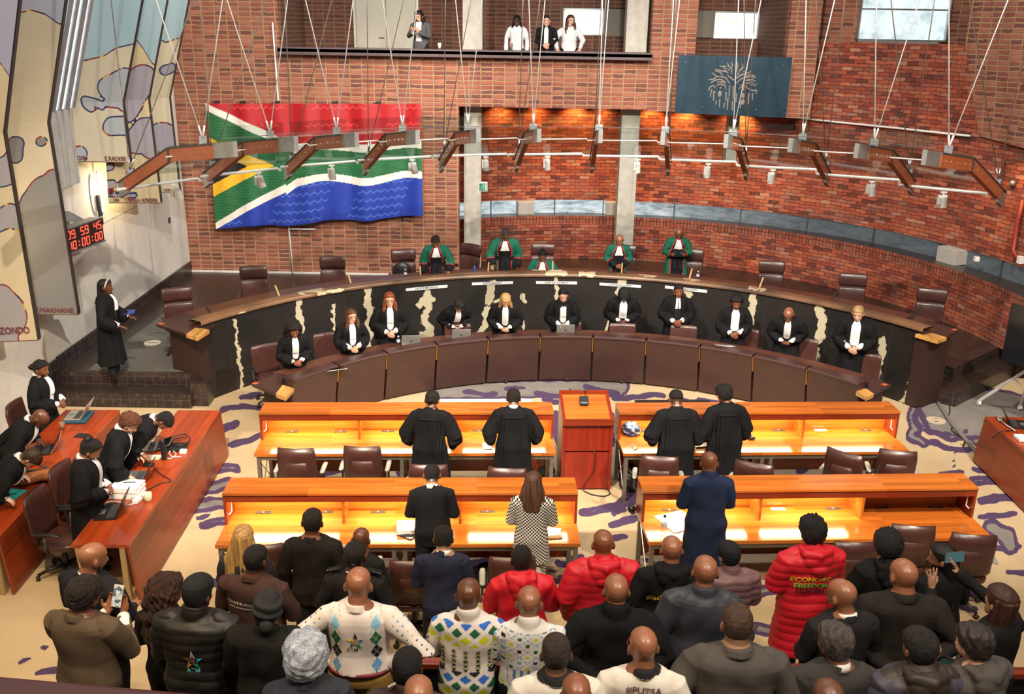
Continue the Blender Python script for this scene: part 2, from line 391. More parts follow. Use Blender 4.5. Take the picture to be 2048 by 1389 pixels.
CARPET_GREY = [((880,782),(1240,776),14),((1860,835),(1960,850),26),((1890,800),(2060,830),34),((1960,870),(2060,840),20)]
def make_floor():
    xs = np.arange(-9.4, 11.01, .05); ys = np.arange(6.6, 16.8, .05)
    X, Y = np.meshgrid(xs, ys); P = np.stack([X.ravel(), Y.ravel(), np.zeros(X.size)], 1); px = proj(P)
    f = field(px, CARPET, 4, .10, 3); g = field(px, CARPET_GREY, 4, .10, 9)
    t = NT('cream_carpet_with_purple_patches'); t.set(Roughness=.95)
    fa = t.math('ADD', attr(t, 'pat'), t.math('MULTIPLY', t.math('SUBTRACT', t.noise(t.coord(), 9, 4, .6), .5), 6.0))
    cream = t.ramp(t.noise(t.coord(), 1.3, 4), [(.3, (.44, .32, .18)), (.7, (.51, .385, .225))])
    grey = t.ramp(t.noise(t.coord(), 2.3, 4), [(.3, (.15, .135, .12)), (.7, (.21, .19, .17))])
    c = t.mix(t.ramp(attr(t, 'grey'), [(.0, (0, 0, 0)), (.02, (1, 1, 1))]), cream, grey)
    ga = t.math('ADD', attr(t, 'grey'), 6); ring = t.math('MULTIPLY', t.ramp(t.math('DIVIDE', ga, 12.), [(.08, (0, 0, 0)), (.12, (1, 1, 1))]), t.ramp(t.math('DIVIDE', ga, 12.), [(.5, (1, 1, 1)), (.56, (0, 0, 0))]))
    c = t.mix(ring, c, (.060, .030, .080))
    c = t.mix(t.ramp(t.math('MULTIPLY', fa, .1), [(.0, (0, 0, 0)), (.06, (1, 1, 1))]), c, (.060, .030, .080))
    c = t.mix(t.ramp(t.math('MULTIPLY', t.math('SUBTRACT', fa, 8.5), .1), [(.0, (0, 0, 0)), (.05, (1, 1, 1))]), c, grey)
    t.base(c); t.bump(t.noise(t.coord(), 160, 2), .4, .004)
    o = grid_obj('floor', P, len(xs), len(ys), t.m, attrs={'pat': f, 'grey': g}); struct(o)
    mb = MB(); mb.box((0, 1.5, -.005), (30, 10.2, .01)); mb.box((.8, 5.4, .3), (12.4, 2.6, .6)); mb.box((.8, 4.6, .45), (12.4, 1.4, .9)); mb.box((.8, 3.6, .6), (12.4, 1.4, 1.2))
    o = mb.build('trim_1', flat('raked_gallery_carpet', (.16, .12, .09), .95)); struct(o)
    mb = MB(); mb.box((1, 12, -.11), (26, 26, .2)); struct(mb.build('trim_2', M['slate']))
make_floor()

# ---- judges' platform and steps (black tile)
CO, RO = (0.98, 11.5), 7.05
def arc(c, R, a0, a1, n): return [(c[0]+R*math.cos(a), c[1]+R*math.sin(a)) for a in np.linspace(a0, a1, n)]
A0, A1 = math.radians(151.2), math.radians(31.8)
tile = brick_mat('black_glazed_tile', .145, .145, .004, 0.0, [(0, (.012, .011, .012)), (1, (.020, .018, .018))], (.07, .07, .065), .002, rough=.25, msmooth=.0, wob=0)
def platform():
    pr = [az(1875, 726, .5), az(1908, 737, .5), az(1989, 699, .5)]
    d = unit(pr[2]-pr[1]); far = pr[1]+d*3.2
    poly = arc(CO, RO+.12, A0, A1, 40)+[(7.62, 15.9)]+[tuple(p[:2]) for p in pr[:2]]+[(far[0], far[1]), (11.2, 24.6), (-7.65, 24.6), (-7.65, 14.93), (-5.2, 14.93)]
    mb = MB(); mb.prism(poly, 0.0, .5); o = mb.build('floor_platform', [tile]); uv_auto(o); struct(o)
    o.data.materials.append(M['slate'])
    for p in o.data.polygons:
        if p.normal.z > .7: p.material_index = 1
    mb = MB(); mb.box((-6.5, 14.76, .125), (2.3, .34, .25)); mb.box((-5.24, 14.85, .2), (.28, .3, .42))
    a, b = az(1888, 782, .25), az(1914, 788, .25); c = b+unit(az(1999, 746, .25)-b)*3
    n = np.array([d[1], -d[0], 0])
    mb.prism([tuple(a[:2]), tuple(b[:2]), tuple(c[:2]), tuple((c-n*.6)[:2]), tuple((a-n*.5)[:2])], 0, .25)
    a, b = az(1832, 760, .3), az(1860, 777, .3)
    mb.prism([tuple(a[:2]), tuple(b[:2]), tuple((b+V(.42, .75, 0))[:2]), tuple((a+V(.3, .95, 0))[:2])], 0, .3)
    o = mb.build('floor_steps', [tile, M['slate']]); uv_auto(o); struct(o)
    for p in o.data.polygons:
        if p.normal.z > .7: p.material_index = 1
    mb = MB(); mb.prism([(-7.2, 15.0), (-5.35, 15.0), (-6.0, 16.3), (-6.3, 18.6), (-7.1, 18.4)], .5, .508); tag(mb.build('carpet_runner', M['slate_grey']), 'grey carpet runner on the black platform at the left end of the bench', 'carpet')
    for k, (px, py, wh) in enumerate([(305, 687, 'tan'), (318, 668, 'dark')]):
        p = az(px, py, .51); t = thing('floor_socket', ['round floor socket lid in tan carpet on the left platform', 'round floor socket lid behind the tan one on the left platform'][k], 'floor socket', p)
        m = MB(); m.lathe([(.0, 0), (.15, 0), (.15, .012), (.0, .012)], n=24); m.build('lid', M['plaster'] if k == 0 else M['slate_grey'], t); m = MB(); m.box((0, 0, .014), (.2, .012, .004)); m.build('slot', M['black'], t)
    p = az(1872, 842, .0); t = thing('floor_socket', 'round cream floor socket lid on the carpet by the right steps', 'floor socket', p)
    m = MB(); m.lathe([(.0, 0), (.155, 0), (.155, .012), (.0, .012)], n=28); m.build('lid', flat('cream_lid', (.46, .37, .26), .9), t)
    for dx in (-.06, .07): m = MB(); m.box((dx*.3, dx, .014), (.06, .012, .004)); m.build('slot', M['black'], t)
platform()

# ---- flat brick walls
YW = 21.8
def wall(name, boxes, mat, keep=None):
    mb = MB()
    for b in boxes: x0, x1, y0, y1, z0, z1 = b; mb.box(((x0+x1)/2, (y0+y1)/2, (z0+z1)/2), (x1-x0, y1-y0, z1-z0))
    o = mb.build(name, mat); uv_auto(o); return struct(o)
ZT = 9.5
wall('wall_back', [(-7.75, -5.24, YW, YW+.3, .5, ZT), (-5.24, -1.29, YW, YW+.3, .5, 5.55), (-1.29, 2.95, YW, YW+.3, 4.43, 5.55), (2.95, 3.93, YW, YW+.3, 4.4, ZT), (3.93, 5.95, YW, YW+.3, 4.36, 5.55), (5.95, 6.62, YW, YW+.3, 4.3, ZT), (-5.24, 2.95, YW, YW+.3, 8.2, ZT)], M['brick_flush'])
wall('floor_gallery', [(-5.3, 6.6, YW+.3, 24.8, 4.4, 4.6)], M['concrete'])
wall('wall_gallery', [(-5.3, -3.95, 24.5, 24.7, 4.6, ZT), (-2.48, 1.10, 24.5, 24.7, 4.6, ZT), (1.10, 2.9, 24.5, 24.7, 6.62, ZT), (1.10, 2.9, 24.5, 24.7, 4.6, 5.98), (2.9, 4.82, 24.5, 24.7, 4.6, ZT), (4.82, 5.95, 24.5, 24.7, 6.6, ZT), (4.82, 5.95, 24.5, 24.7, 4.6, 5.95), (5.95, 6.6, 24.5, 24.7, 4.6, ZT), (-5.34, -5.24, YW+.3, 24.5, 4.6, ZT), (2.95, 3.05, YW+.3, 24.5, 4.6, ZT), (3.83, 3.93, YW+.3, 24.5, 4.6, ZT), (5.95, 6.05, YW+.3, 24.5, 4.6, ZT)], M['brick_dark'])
def ledge():
    mb = MB(); mb.box((-1.14, YW-.02, 5.60), (8.2, .46, .11)); mb.box((-1.14, YW-.235, 5.56), (8.2, .03, .14))
    struct(mb.build('trim_3', flat('dark_plum_ledge', (.09, .055, .06), .45), bevel=.01))
ledge()
# gallery door (cream double door) and windows
def door():
    d = thing('door_1', 'cream double door at the back of the upper gallery', 'door', (-3.22, 24.45, 4.6)); struct(d)
    del d['label']; del d['category']
    for s in (-1, 1):
        m = MB(); m.box((s*.37, 0, 1.3), (.73, .06, 2.6)); m.build('door_panel', flat('cream_paint', (.50, .47, .38), .5), d, bevel=.006)
    m = MB(); m.tube([(-.06, -.05, 1.25), (-.06, -.09, 1.25), (-.18, -.09, 1.25)], .012); m.build('door_handle', M['steel'], d)
    m = MB(); m.box((.77, 0, 1.3), (.06, .1, 2.66)); m.box((-.77, 0, 1.3), (.06, .1, 2.66)); m.build('door_frame', M['plaster'], d)
door()
def daylight_mat(name, st, greens):
    t = NT(name); t.base((0, 0, 0)); n = t.noise(t.coord(), 2.2, 6, .7)
    c = t.ramp(n, greens); t.l(c, t.b.inputs['Emission Color']); t.b.inputs['Emission Strength'].default_value = st; t.set(Roughness=.08); return t.m
sky1 = daylight_mat('daylight_and_foliage', 1.5, [(.3, (.45, .60, .30)), (.5, (1, .98, .88)), (.8, (1, 1, .95))])
sky2 = daylight_mat('pale_daylight', 1.0, [(.3, (.40, .52, .52)), (.5, (.80, .92, .95)), (.75, (1, 1, 1))])
def window(n, cx, cy, cz, w, h, mat, bars=(), deep=.1, rx=0, frame=None):
    o = bpy.data.objects.new('window_%d' % n, None); COL.objects.link(o); o.location = (cx, cy, cz); o.rotation_euler = (rx, 0, 0); struct(o)
    m = MB(); m.box((0, .05, 0), (w, .02, h)); m.build('window_pane', mat, o)
    m = MB(); f = .035
    m.box((0, 0, h/2), (w+f, deep, f)); m.box((0, 0, -h/2), (w+f, deep, f)); m.box((-w/2, 0, 0), (f, deep, h)); m.box((w/2, 0, 0), (f, deep, h))
    for b in bars: m.box((0, 0, b), (w, deep*.6, f))
    m.build('window_frame', frame or M['galv'], o); return o
window(1, 1.62, 24.6, 6.28, .96, .60, sky1); window(2, 5.38, 24.6, 6.26, 1.10, .62, sky1)
m = MB(); m.box((2.5, 24.58, 6.3), (.75, .04, .64)); m.box((4.62, 24.46, 6.28), (.42, .04, .62)); struct(m.build('trim_4', flat('grey_glazed_panel', (.17, .15, .12), .3)))
# columns
def column(n, x0, x1, z0, z1, y=22.55, d=.42, wide=None):
    m = MB(); m.box(((x0+x1)/2, y, (z0+z1)/2), (x1-x0, d, z1-z0)); struct(m.build('column_%d' % n, M['concrete'], bevel=.008))
column(1, -1.2, -.80, .5, 4.5); column(2, 2.45, 2.87, .5, 4.5); column(3, -1.22, -.78, 4.6, ZT, 22.35); column(4, 2.42, 2.90, 4.6, ZT, 22.35); column(5, 4.95, 5.2, 3.2, 4.5, 22.6, .3)
# ---- curved rough brick wall (below and above the slit of daylight)
CB, RB = (1.89, 16.36), 7.43
def cwall(name, R0, R1, z0, z1, a0, a1, mat, top=None, topmat=None, n=70, voff=0):
    an = np.linspace(math.radians(a0), math.radians(a1), n); zz = [z0, z1] if abs(R0-R1) < 1e-6 else [z0, z1]
    P = []; UV = []
    for k, (R, z) in enumerate([(R0, z0), (R1, z1)]):
        for a in an: P.append((CB[0]+R*math.cos(a), CB[1]+R*math.sin(a), z)); UV.append((-RB*a, z+voff if k else z0+voff))
    o = grid_obj(name, np.array(P), n, 2, mat, uv=np.array(UV)); return struct(o)
cwall('wall_curved_lower', RB, RB, .5, 1.42, -5, 128, M['brick_rough'])
cwall('wall_curved_coping', RB, RB, 1.42, 1.62, -5, 128, M['soldier'])
o = cwall('trim_5', RB, RB+.62, 1.62, 1.58, -5, 128, M['slate'])
cwall('wall_curved_upper', RB+.6, RB+.6, 1.92, 5.95, -5, 55.2, M['brick_rough'])
cwall('wall_curved_middle', RB+.6, RB+.6, 1.92, 4.75, 55.2, 128, M['brick_rough'])
cwall('trim_6', RB+.6, RB+1.3, 5.95, 5.93, -5, 56, M['concrete'])
t = NT('slit_glazing'); t.set(Roughness=.1); n_ = t.noise(t.coord(scale=(1, 1, 4)), 3.0, 5, .7); t.base((.05, .06, .07))
t.l(t.ramp(n_, [(.35, (.22, .30, .32)), (.5, (.62, .74, .78)), (.62, (.9, .97, 1))]), t.b.inputs['Emission Color'])  # emission paints sky glow and tree reflections into the glass, dimming rightwards
sp = t.n('ShaderNodeSeparateXYZ'); g = t.n('ShaderNodeNewGeometry'); t.l(g.outputs['Position'], sp.inputs[0])
t.l(t.ramp(t.math('DIVIDE', sp.outputs[0], 10.), [(.28, (.75, .75, .75)), (.46, (.30, .30, .30)), (.7, (.07, .07, .07))]), t.b.inputs['Emission Strength'])
cwall('window_3', RB+.66, RB+.66, 1.56, 1.95, -5, 128, t.m)
def slit_bits():
    m = MB()
    for a in (120, 108, 96, 87, 74, 62, 50, 38, 26, 14):
        r = RB+.64; x, y = CB[0]+r*math.cos(math.radians(a)), CB[1]+r*math.sin(math.radians(a)); m.box((x, y, 1.75), (.025, .03, .36), a=math.radians(a-90))
    struct(m.build('window_4_mullions', M['darkgrey']))
    m = MB()
    for px, py, w in ((1050, 424, .42), (1225, 408, .36), (1905, 505, .5)):
        p = oncirc(px, py, CB, RB+.5); a = math.atan2(p[1]-CB[1], p[0]-CB[0]); m.box((p[0], p[1], 1.75), (w, .35, .32), a=a-PI/2)
    struct(m.build('trim_7', M['plaster2'], bevel=.01))
slit_bits()
# upper right: flush brick, window, slanted side wall
def upper_right():
    mb = MB(); y = 22.9
    mb.box((6.95, y, 7.7), (1.75, .2, 3.6)); mb.box((11.2, y, 7.7), (2.9, .2, 3.6)); mb.box((8.8, y, 8.9), (2.2, .2, 1.2))
    o = mb.build('wall_upper_right', M['brick_flush']); uv_auto(o); struct(o)
    window(5, 8.78, 22.75, 7.12, 2.02, 2.25, sky2, bars=(-.46, .5, .9), deep=.14)
    # right-hand side wall panel, leaning inward, its lower edge slanting
    a, b = ay(1958, 272, 19.35), ay(2060, 300, 18.0); c, d = ay(1930, 85, 19.75), ay(2120, 90, 18.0)
    top = V(0, 0, 3.2)
    P = [a, b, d, c]; Q = [c, d, d+top, c+top]
    mb = MB(); off = V(.35, .35, 0)
    for q in (P, Q): mb.hexa([q[0], q[1], q[1]+off, q[0]+off, q[3], q[2], q[2]+off, q[3]+off])
    o = mb.build('wall_right_upper', M['brick_flush']); uv = o.data.uv_layers.new(name='UVMap')
    for p in o.data.polygons:
        for li in p.loop_indices: v = o.data.vertices[o.data.loops[li].vertex_index].co; uv.data[li].uv = (-(v.y)*1.25, v.z)
    struct(o)
upper_right()
# wall to the right of the frame, outside view, closing the room
wall('wall_right', [(11.4, 11.6, 2, 24.8, 0, ZT)], M['brick_flush'])
# ---- left white wall, black skirting, reveal
XL = -7.68
def left_wall():
    mb = MB(); mb.box((XL-.1, 13.0, 5.0), (.2, 19.4, 10.0)); struct(mb.build('wall_left', M['plaster']))
    mb = MB()
    mb.hexa([(XL, 14.93, .5), (XL+.035, 14.93, .5), (XL+.035, 21.8, .5), (XL, 21.8, .5), (XL, 14.93, .76), (XL+.035, 14.93, .76), (XL+.035, 21.8, .76), (XL, 21.8, .76)])
    mb.box((XL+.017, 14.75, .38), (.035, .36, .72)); mb.box((XL+.017, 9.6, .09), (.035, 10, .18))
    struct(mb.build('baseboard_left', tile)); uv_auto(bpy.data.objects['baseboard_left'])
    mb = MB(); mb.box((-4, YW-.02, .52), (7.3, .04, .04)); struct(mb.build('baseboard_back', M['plaster']))
    # shadow-gap line across the plaster
    mb = MB(); a = ax(190, 455, XL+.004); b = ax(282, 407, XL+.004); mb.tube([a, b], .006, 4); struct(mb.build('trim_8', M['plaster2']))
left_wall()
# ------------------------------------------------------------------ banners, flag, sign, lights on the walls
DARKEDGE = flat('dark_banner_edge', (.028, .018, .015), .8)
def pat_mat(name, base, inner, top=None):
    t = NT(name); t.set(Roughness=.9); f = t.math('ADD', attr(t, 'pat'), t.math('MULTIPLY', t.math('SUBTRACT', t.noise(t.coord(), 7, 3), .5), 2.0))
    cl = t.noise(t.coord(), 1.6, 2); 
    c = t.mix(t.ramp(f, [(0, (0, 0, 0)), (.01, (1, 1, 1))]), t.mix(t.ramp(cl, [(.3, (0, 0, 0)), (.7, (.5, .5, .5))]), base, tuple(q*.82 for q in base)), inner)
    if top is not None:
        c = t.mix(t.ramp(attr(t, 'top'), [(0, (0, 0, 0)), (.01, (1, 1, 1))]), c, top)
        f2 = t.math('ABSOLUTE', attr(t, 'top'))
    ol = t.ramp(t.noise(t.coord(), 2.6, 1), [(0, (.02, .025, .09)), (.46, (.012, .012, .02)), (.5, (.18, .01, .02)), (.56, (.55, .30, .03)), (.6, (.02, .03, .12))], 'CONSTANT')
    d = t.math('ABSOLUTE', f)
    if top is not None: d = t.math('MINIMUM', d, f2)
    c = t.mix(t.ramp(t.math('MULTIPLY', d, .2), [(.26, (1, 1, 1)), (.34, (0, 0, 0))]), c, ol)
    t.base(c); t.bump(t.noise(t.coord(), 120, 2), .3, .003); return t.m
CREAM, CREAM2 = (.46, .40, .28), (.50, .41, .24)
def top_field(px, line):   # >0 above a measured line
    xs = [p[0] for p in line]; ys = [p[1] for p in line]; return np.interp(px[:, 0], xs, ys)-px[:, 1]
def banner(label, left, right, base, inner, strokes, top=None, topcol=(.27, .39, .43), thick=.12, letters=()):
    """left/right: [(x,y,z)...] from the hem up; the sheet spans between the two bent edges"""
    t = thing('wall_banner', label, 'banner', left[0]); o0 = np.array(left[0])
    L = [np.array(p)-o0 for p in left]; R = [np.array(p)-o0 for p in right]; nu = 40; P = []; nv = 0
    for k in range(len(L)-1):
        nn = max(2, int(np.linalg.norm(L[k+1]-L[k])/.06))
        for q in np.linspace(0, 1, nn, endpoint=(k == len(L)-2)):
            a, b = L[k]*(1-q)+L[k+1]*q, R[k]*(1-q)+R[k+1]*q; nv += 1
            for u in np.linspace(0, 1, nu): P.append(a*(1-u)+b*u)
    P = np.array(P); px = proj(P+o0)
    at = {'pat': field(px, strokes, 2.5, .09, 4)}
    if top: at['top'] = top_field(px, top)
    o = grid_obj('banner_cloth', P, nu, nv, pat_mat('banner_cloth_%d' % len(bpy.data.materials), base, inner, topcol if top else None), t, attrs=at, smooth=False)
    s = o.modifiers.new('thickness', 'SOLIDIFY'); s.thickness = .012; s.offset = -1
    mb = MB(); n = unit(np.cross(R[0]-L[0], (0, 0, 1)))
    e = unit(R[0]-L[0]); back = -np.array([1, 0, 0])*0
    w = thick
    for (a, b) in zip(R[:-1], R[1:]):
        q = V(-.02, w, 0)
        mb.hexa([a, a+V(.02, 0, 0), a+V(.02, 0, 0)+q, a+q, b, b+V(.02, 0, 0), b+V(.02, 0, 0)+q, b+q])
    mb.build('dark_edge', DARKEDGE, t)
    mb = MB(); mb.tube([L[0], R[0]], .008, 5); mb.build('hem', flat('brown_hem', (.16, .07, .04), .9), t)
    dirx = unit(R[0]-L[0]); wd = np.linalg.norm(R[0]-L[0])
    nrm = np.cross(dirx, (0, 0, 1.))
    Mr = np.stack([dirx, V(0, 0, 1), nrm], 1)
    for s_, u, dz, size in letters: text_part('signature', s_, size*.85, flat('maroon_thread', (.15, .02, .03), .9), t, L[0]+dirx*wd*(u if u < .3 else .93)+V(0, 0, dz)+nrm*.016, Mr, .003, align='CENTER' if u < .3 else 'RIGHT')
    return t
XR = -7.08
def E_(pts, X, top=None):   # edge points measured on a plane of constant x, bottom first; the last one leans into the room
    out = [ax(p[0], p[1], X) for p in pts[:2]]
    k = out[-1].copy(); z = k[2]+2.2; q = ray(*pts[2]); # leaning upper part: keep the kink's depth, lean in x
    # solve for the point on the ray through pts[2] lying in the plane y = kink y
    p = ay(pts[2][0], pts[2][1], k[1]); out.append(p); out.append(p+(p-k)*.8); return out
b1 = banner('leftmost tall banner, lilac and cream with a yellow lower half, signed P. ZONDO', E_([(-150, 690), (-190, 265), (-160, 0)], XL+.06), E_([(75, 681), (6, 265), (36, 0)], XR), CREAM2, (.27, .25, .24),
 [((-20, 600), (0, 600), (20, 620), (25, 640), 30), ((0, 620), (18, 700), 22), ((-10, 445), (20, 430), (40, 440), 22), ((-10, 345), (0, 345), (22, 340), 30), ((25, 275), (34, 265), 10), ((22, 305), 9)], [(-40, 110), (0, 125), (14, 145), (30, 170), (60, 200)], (.30, .31, .38), letters=[('UBO + P.ZONDO', .80, .16, .17)])
b2 = banner('second tall banner from the left, cream above and plain grey below', E_([(50, 628), (-5, 245), (18, 0)], XL+.06), E_([(155, 630), (94, 245), (129, 0)], XR), (.44, .38, .27), (.15, .145, .14),
 [((110, 360), (75, 395), (60, 430), (90, 480), (110, 470), 22), ((100, 400), (60, 470), (80, 560), (120, 600), (130, 500), 50), ((90, 620), (150, 620), 60), ((83, 283), 10), ((32, 290), (30, 310), 16)], [(0, 30), (42, 25), (62, 20), (90, 28), (118, 48)], (.30, .31, .38), letters=[('OSE + P.MAKHANE', .66, .07, .13)])
b3 = banner('wide pale blue and cream banner with cloud shapes, signed E. RADEBE', E_([(147, 323), (131, 205), (159, 0)], XL+.06), E_([(260, 325), (245, 205), (283, 0)], XR), (.48, .43, .31), (.30, .32, .34),
 [((225, 175), (250, 165), (258, 200), 28), ((215, 205), (245, 210), 8), ((185, 218), (172, 208), 7), ((170, 200), (185, 205), (205, 212), 8), ((225, 252), (255, 252), 19), ((152, 318), (158, 310), 18)], [(140, 118), (170, 121), (208, 112), (232, 96), (262, 89), (290, 84)], letters=[('12/04', .14, .06, .12), ('E.RADEBE', .80, .06, .13)])
b4 = banner('middle banner behind the wide blue one, cream with lozenge shapes, signed K. PHOSWA', E_([(218, 406), (206, 205), (240, 0)], XL+.30), E_([(321, 406), (296, 199), (333, 0)], XR+.02), (.52, .43, .24), (.29, .27, .30),
 [((285, 160), (262, 190), (250, 215), 30), ((275, 280), (290, 265), (305, 290), 28), ((262, 345), (270, 355), 8), ((215, 335), (222, 333), 7), ((212, 370), (223, 368), 9), ((215, 389), (268, 390), 5)], [(262, 60), (272, 79), (285, 95), (304, 127), (330, 140)], letters=[('12/04', .12, .05, .10), ('T.MEMELA + K.PHOSWA', .66, .05, .12)])
b5 = banner('narrow banner nearest the brick wall with a small white ring near its top', E_([(324, 385), (300, 200), (335, 0)], XL+.45), E_([(359, 386), (338, 195), (376, 0)], XR+.02), (.47, .42, .30), (.24, .23, .27),
 [((325, 275), (345, 285), 30), ((330, 140), (342, 136), 10)], [(310, 70), (322, 80), (332, 85), (358, 76), (380, 70)], letters=[('S.SHALAMBA', .45, .05, .10)])

def louvre():
    o = bpy.data.objects.new('window_6', None); COL.objects.link(o); struct(o)
    a, b = ax(112, 200, XR-.2), ax(143, 0, XR-.2); c = ax(131, 205, XL+.05)
    a = V(-7.45, 14.95, 4.75); d = V(-7.45, 16.2, 4.75)
    up = V(.62, 0, 2.0); m = MB()
    sky = daylight_mat('window_glare', 1.4, [(.3, (.6, .75, .8)), (.6, (1, 1, 1))])
    m.hexa([a, d, d+V(-.02, 0, 0), a+V(-.02, 0, 0), a+up*1.6, d+up*1.6, d+up*1.6+V(-.02, 0, 0), a+up*1.6+V(-.02, 0, 0)]); m.build('window_pane', sky, o)
    m = MB()
    for k in range(6):
        q = a+(d-a)*(k/5)+V(.03, 0, 0); m.tube([q, q+up*1.6], .035 if k % 2 else .05, 6)
    m.build('window_frame', M['galv'], o)
    m = MB(); m.box((-7.56, 15.55, 4.1), (.1, 1.5, 1.25)); struct(m.build('trim_9', M['plaster2']))
louvre()
# clock (two rows of red digits)
SEG = {'0': 'abcdef', '1': 'bc', '2': 'abged', '3': 'abgcd', '4': 'fgbc', '5': 'afgcd', '9': 'abcdfg', '7': 'abc', '8': 'abcdefg', '6': 'afgedc'}
def clock():
    t = thing('digital_clock', 'red LED clock with two rows of digits hung on the white left wall', 'clock', (-7.36, 15.66, 2.69)); t.rotation_euler = (0, 0, math.radians(82))
    m = MB(); m.box((0, 0, 0), (1.12, .22, .40)); m.build('case', flat('tan_metal_case', (.20, .17, .13), .5), t, bevel=.006)
    m = MB(); m.box((0, -.115, .205), (1.14, .03, .03)); m.box((0, -.115, -.205), (1.14, .03, .03)); m.build('frame', M['galv'], t)
    m = MB(); m.box((0, -.113, 0), (1.10, .01, .37)); m.build('display', M['screen_dark'], t)
    red = emis('red_led', (1, .06, .03), 3.0)
    for txt, z in (('09 59 45', .095), ('10:00:00', -.09)):
        n = len(txt)
        for i, ch in enumerate(txt):
            if ch == ' ': continue
            x = (i-(n-1)/2)*.13; m = MB(); w, h, th = .04, .062, .017
            if ch == ':':
                for dz in (-.03, .03): m.box((x, -.12, z+dz), (.022, .006, .022))
            else:
                S = {'a': ((0, h), (2*w, th)), 'g': ((0, 0), (2*w, th)), 'd': ((0, -h), (2*w, th)), 'b': ((w, h/2), (th, h)), 'f': ((-w, h/2), (th, h)), 'c': ((w, -h/2), (th, h)), 'e': ((-w, -h/2), (th, h))}
                for s in SEG[ch]: (dx, dz), (a, b) = S[s]; m.box((x+dx, -.12, z+dz), (a, .006, b))
            m.build('digit', red, t)
    m = MB(); m.hexa([(.1, .08, .2), (.35, .08, .2), (.35, .33, .2), (.1, .33, .2), (.1, .2, .38), (.13, .2, .38), (.13, .33, .38), (.1, .33, .38)]); m.box((0, .2, 0), (.5, .25, .1)); m.build('bracket', M['galv'], t)
clock()
def wall_lamp():
    p = ax(203, 392, XL+.09); t = thing('wall_light', 'upright tube light with a dark holder glowing on the white left wall', 'lamp', p)
    m = MB(); m.lathe([(.0, -.30), (.022, -.29), (.022, .42), (.0, .43)], n=12); m.build('tube', emis('warm_tube', (1, .82, .55), 6), t)
    m = MB(); m.box((-.02, -.10, -.24), (.05, .09, .55)); m.build('holder', M['black'], t, bevel=.006)
    m = MB(); m.tube([(-.05, .02, -.42), (-.05, .02, .45)], .008); m.tube([(-.05, .02, .42), (0, 0, .42)], .008); m.tube([(-.05, .02, -.38), (0, 0, -.30)], .008); m.build('bracket', M['galv'], t)
    m = MB(); m.ell((-.07, -.16, .05), (.012, .13, .36), 20, 10); m.build('reflector', M['plaster'], t, smooth=True)
    light('glow_wall_light', 'POINT', (p[0]+.12, p[1], p[2]+.1), (0, 0, 0), 22, (1, .78, .45), .05)
wall_lamp()
# two more tube lights hidden behind the yellow banners
for nm, p, e in (('glow_banner_left', (-7.35, 13.2, 3.0), 40), ('glow_banner_middle', (-7.3, 18.0, 3.2), 20)): light(nm, 'POINT', p, (0, 0, 0), e, (1, .76, .40), .1)
p = ax(339, 441, XL+.01); t = thing('wall_socket', 'small grey socket plate on the white wall near the brick corner', 'socket', p)
m = MB(); m.box((0, 0, 0), (.02, .12, .12)); m.build('plate', M['darkgrey'], t, bevel=.003); m = MB(); m.box((.012, 0, 0), (.008, .05, .05)); m.build('switch', M['galv'], t)

# flag of beadwork hung on the brick wall
def flag():
    t = thing('beaded_flag', 'large beaded flag in red, white, green, blue, black and gold on the brick wall', 'flag', (-4.56, YW-.12, 3.1))
    nu, nv = 300, 180; P = []; Cc = []
    TL, TR, BL, BR = ay(410, 207, YW-.3), ay(842, 208, YW-.15), ay(432, 459, YW-.3), ay(846, 432, YW-.15); o = np.array(t.location)
    us = np.linspace(0, 1, nu); vs = np.linspace(0, 1, nv)
    for v in vs:
        for u in us:
            sk = u+.02*math.sin(v*4); edge = .028*math.sin(u*19+.5)*v
            p = (TL*(1-u)+TR*u)*(1-v)+(BL*(1-u)+BR*u)*v
            y = .055*math.sin(u*23+.6*math.sin(u*7)+v*.8)*(.35+.65*v)+.03*math.sin(u*47+2)
            P.append(p+V(.02*math.sin(v*5)*(1-u), y, -edge*.5+.02*math.sin(u*14)*v))
            # flag design: hoist on the left
            yy = v-.5+(.03*math.sin(u*15) if u > .35 else 0)*v; k = u*1.92     # width in units of height
            ay_ = abs(yy); red, wht, grn, blu, gld, blk = (.38, .006, .012), (.70, .66, .60), (.012, .10, .035), (.012, .035, .30), (.72, .40, .02), (.008, .008, .012)
            inb = .5-k*.62  # pall diagonal: distance from the hoist corners
            d = ay_-(.5-k*.64)
            if ay_ < .135-k*.40: c = blk
            elif ay_ < .235-k*.41: c = gld
            elif ay_ < max(.105, .45-k*.45): c = grn
            elif ay_ < max(.170, .505-k*.43): c = wht
            else: c = red if yy < 0 else blu
            if c == grn: c = tuple(q*(1.7 if (math.sin(v*260+u*9) > .8) else 1) for q in c)
            if c in (blu, red):
                zz = abs(((u*30) % 1)-.5)*.045; on = abs(((v*14) % 1)*.07-.02-zz) < .006 and (int(u*8+v*2) % 3 != 0) and (int(v*14) % 2 == 0 or c == blu)
                if on: c = (.05, .12, .48) if c == blu else (.62, .05, .05)
            if c == wht and math.sin(u*311)*math.sin(v*233) > .96: c = (1, 1, 1)
            Cc.append(c)
    mt = attr_mat('beaded_cloth', .45, .5, 260, spec=.5)
    ob = grid_obj('flag_cloth', np.array(P)-o, nu, nv, mt, t, flip=True, cols=np.array(Cc)); s = ob.modifiers.new('thickness', 'SOLIDIFY'); s.thickness = .02; s.offset = 0
    for u in (.05, .17, .33, .60, .80):
        p = TL*(1-u)+TR*u-o; m = MB(); m.box(p+V(0, .06, .02), (.10, .12, .05)); m.box(p+V(-.03, .02, .03), (.18, .03, .02), M=roty(-.25)); m.build('hanging_clip', M['black'], t)
flag()
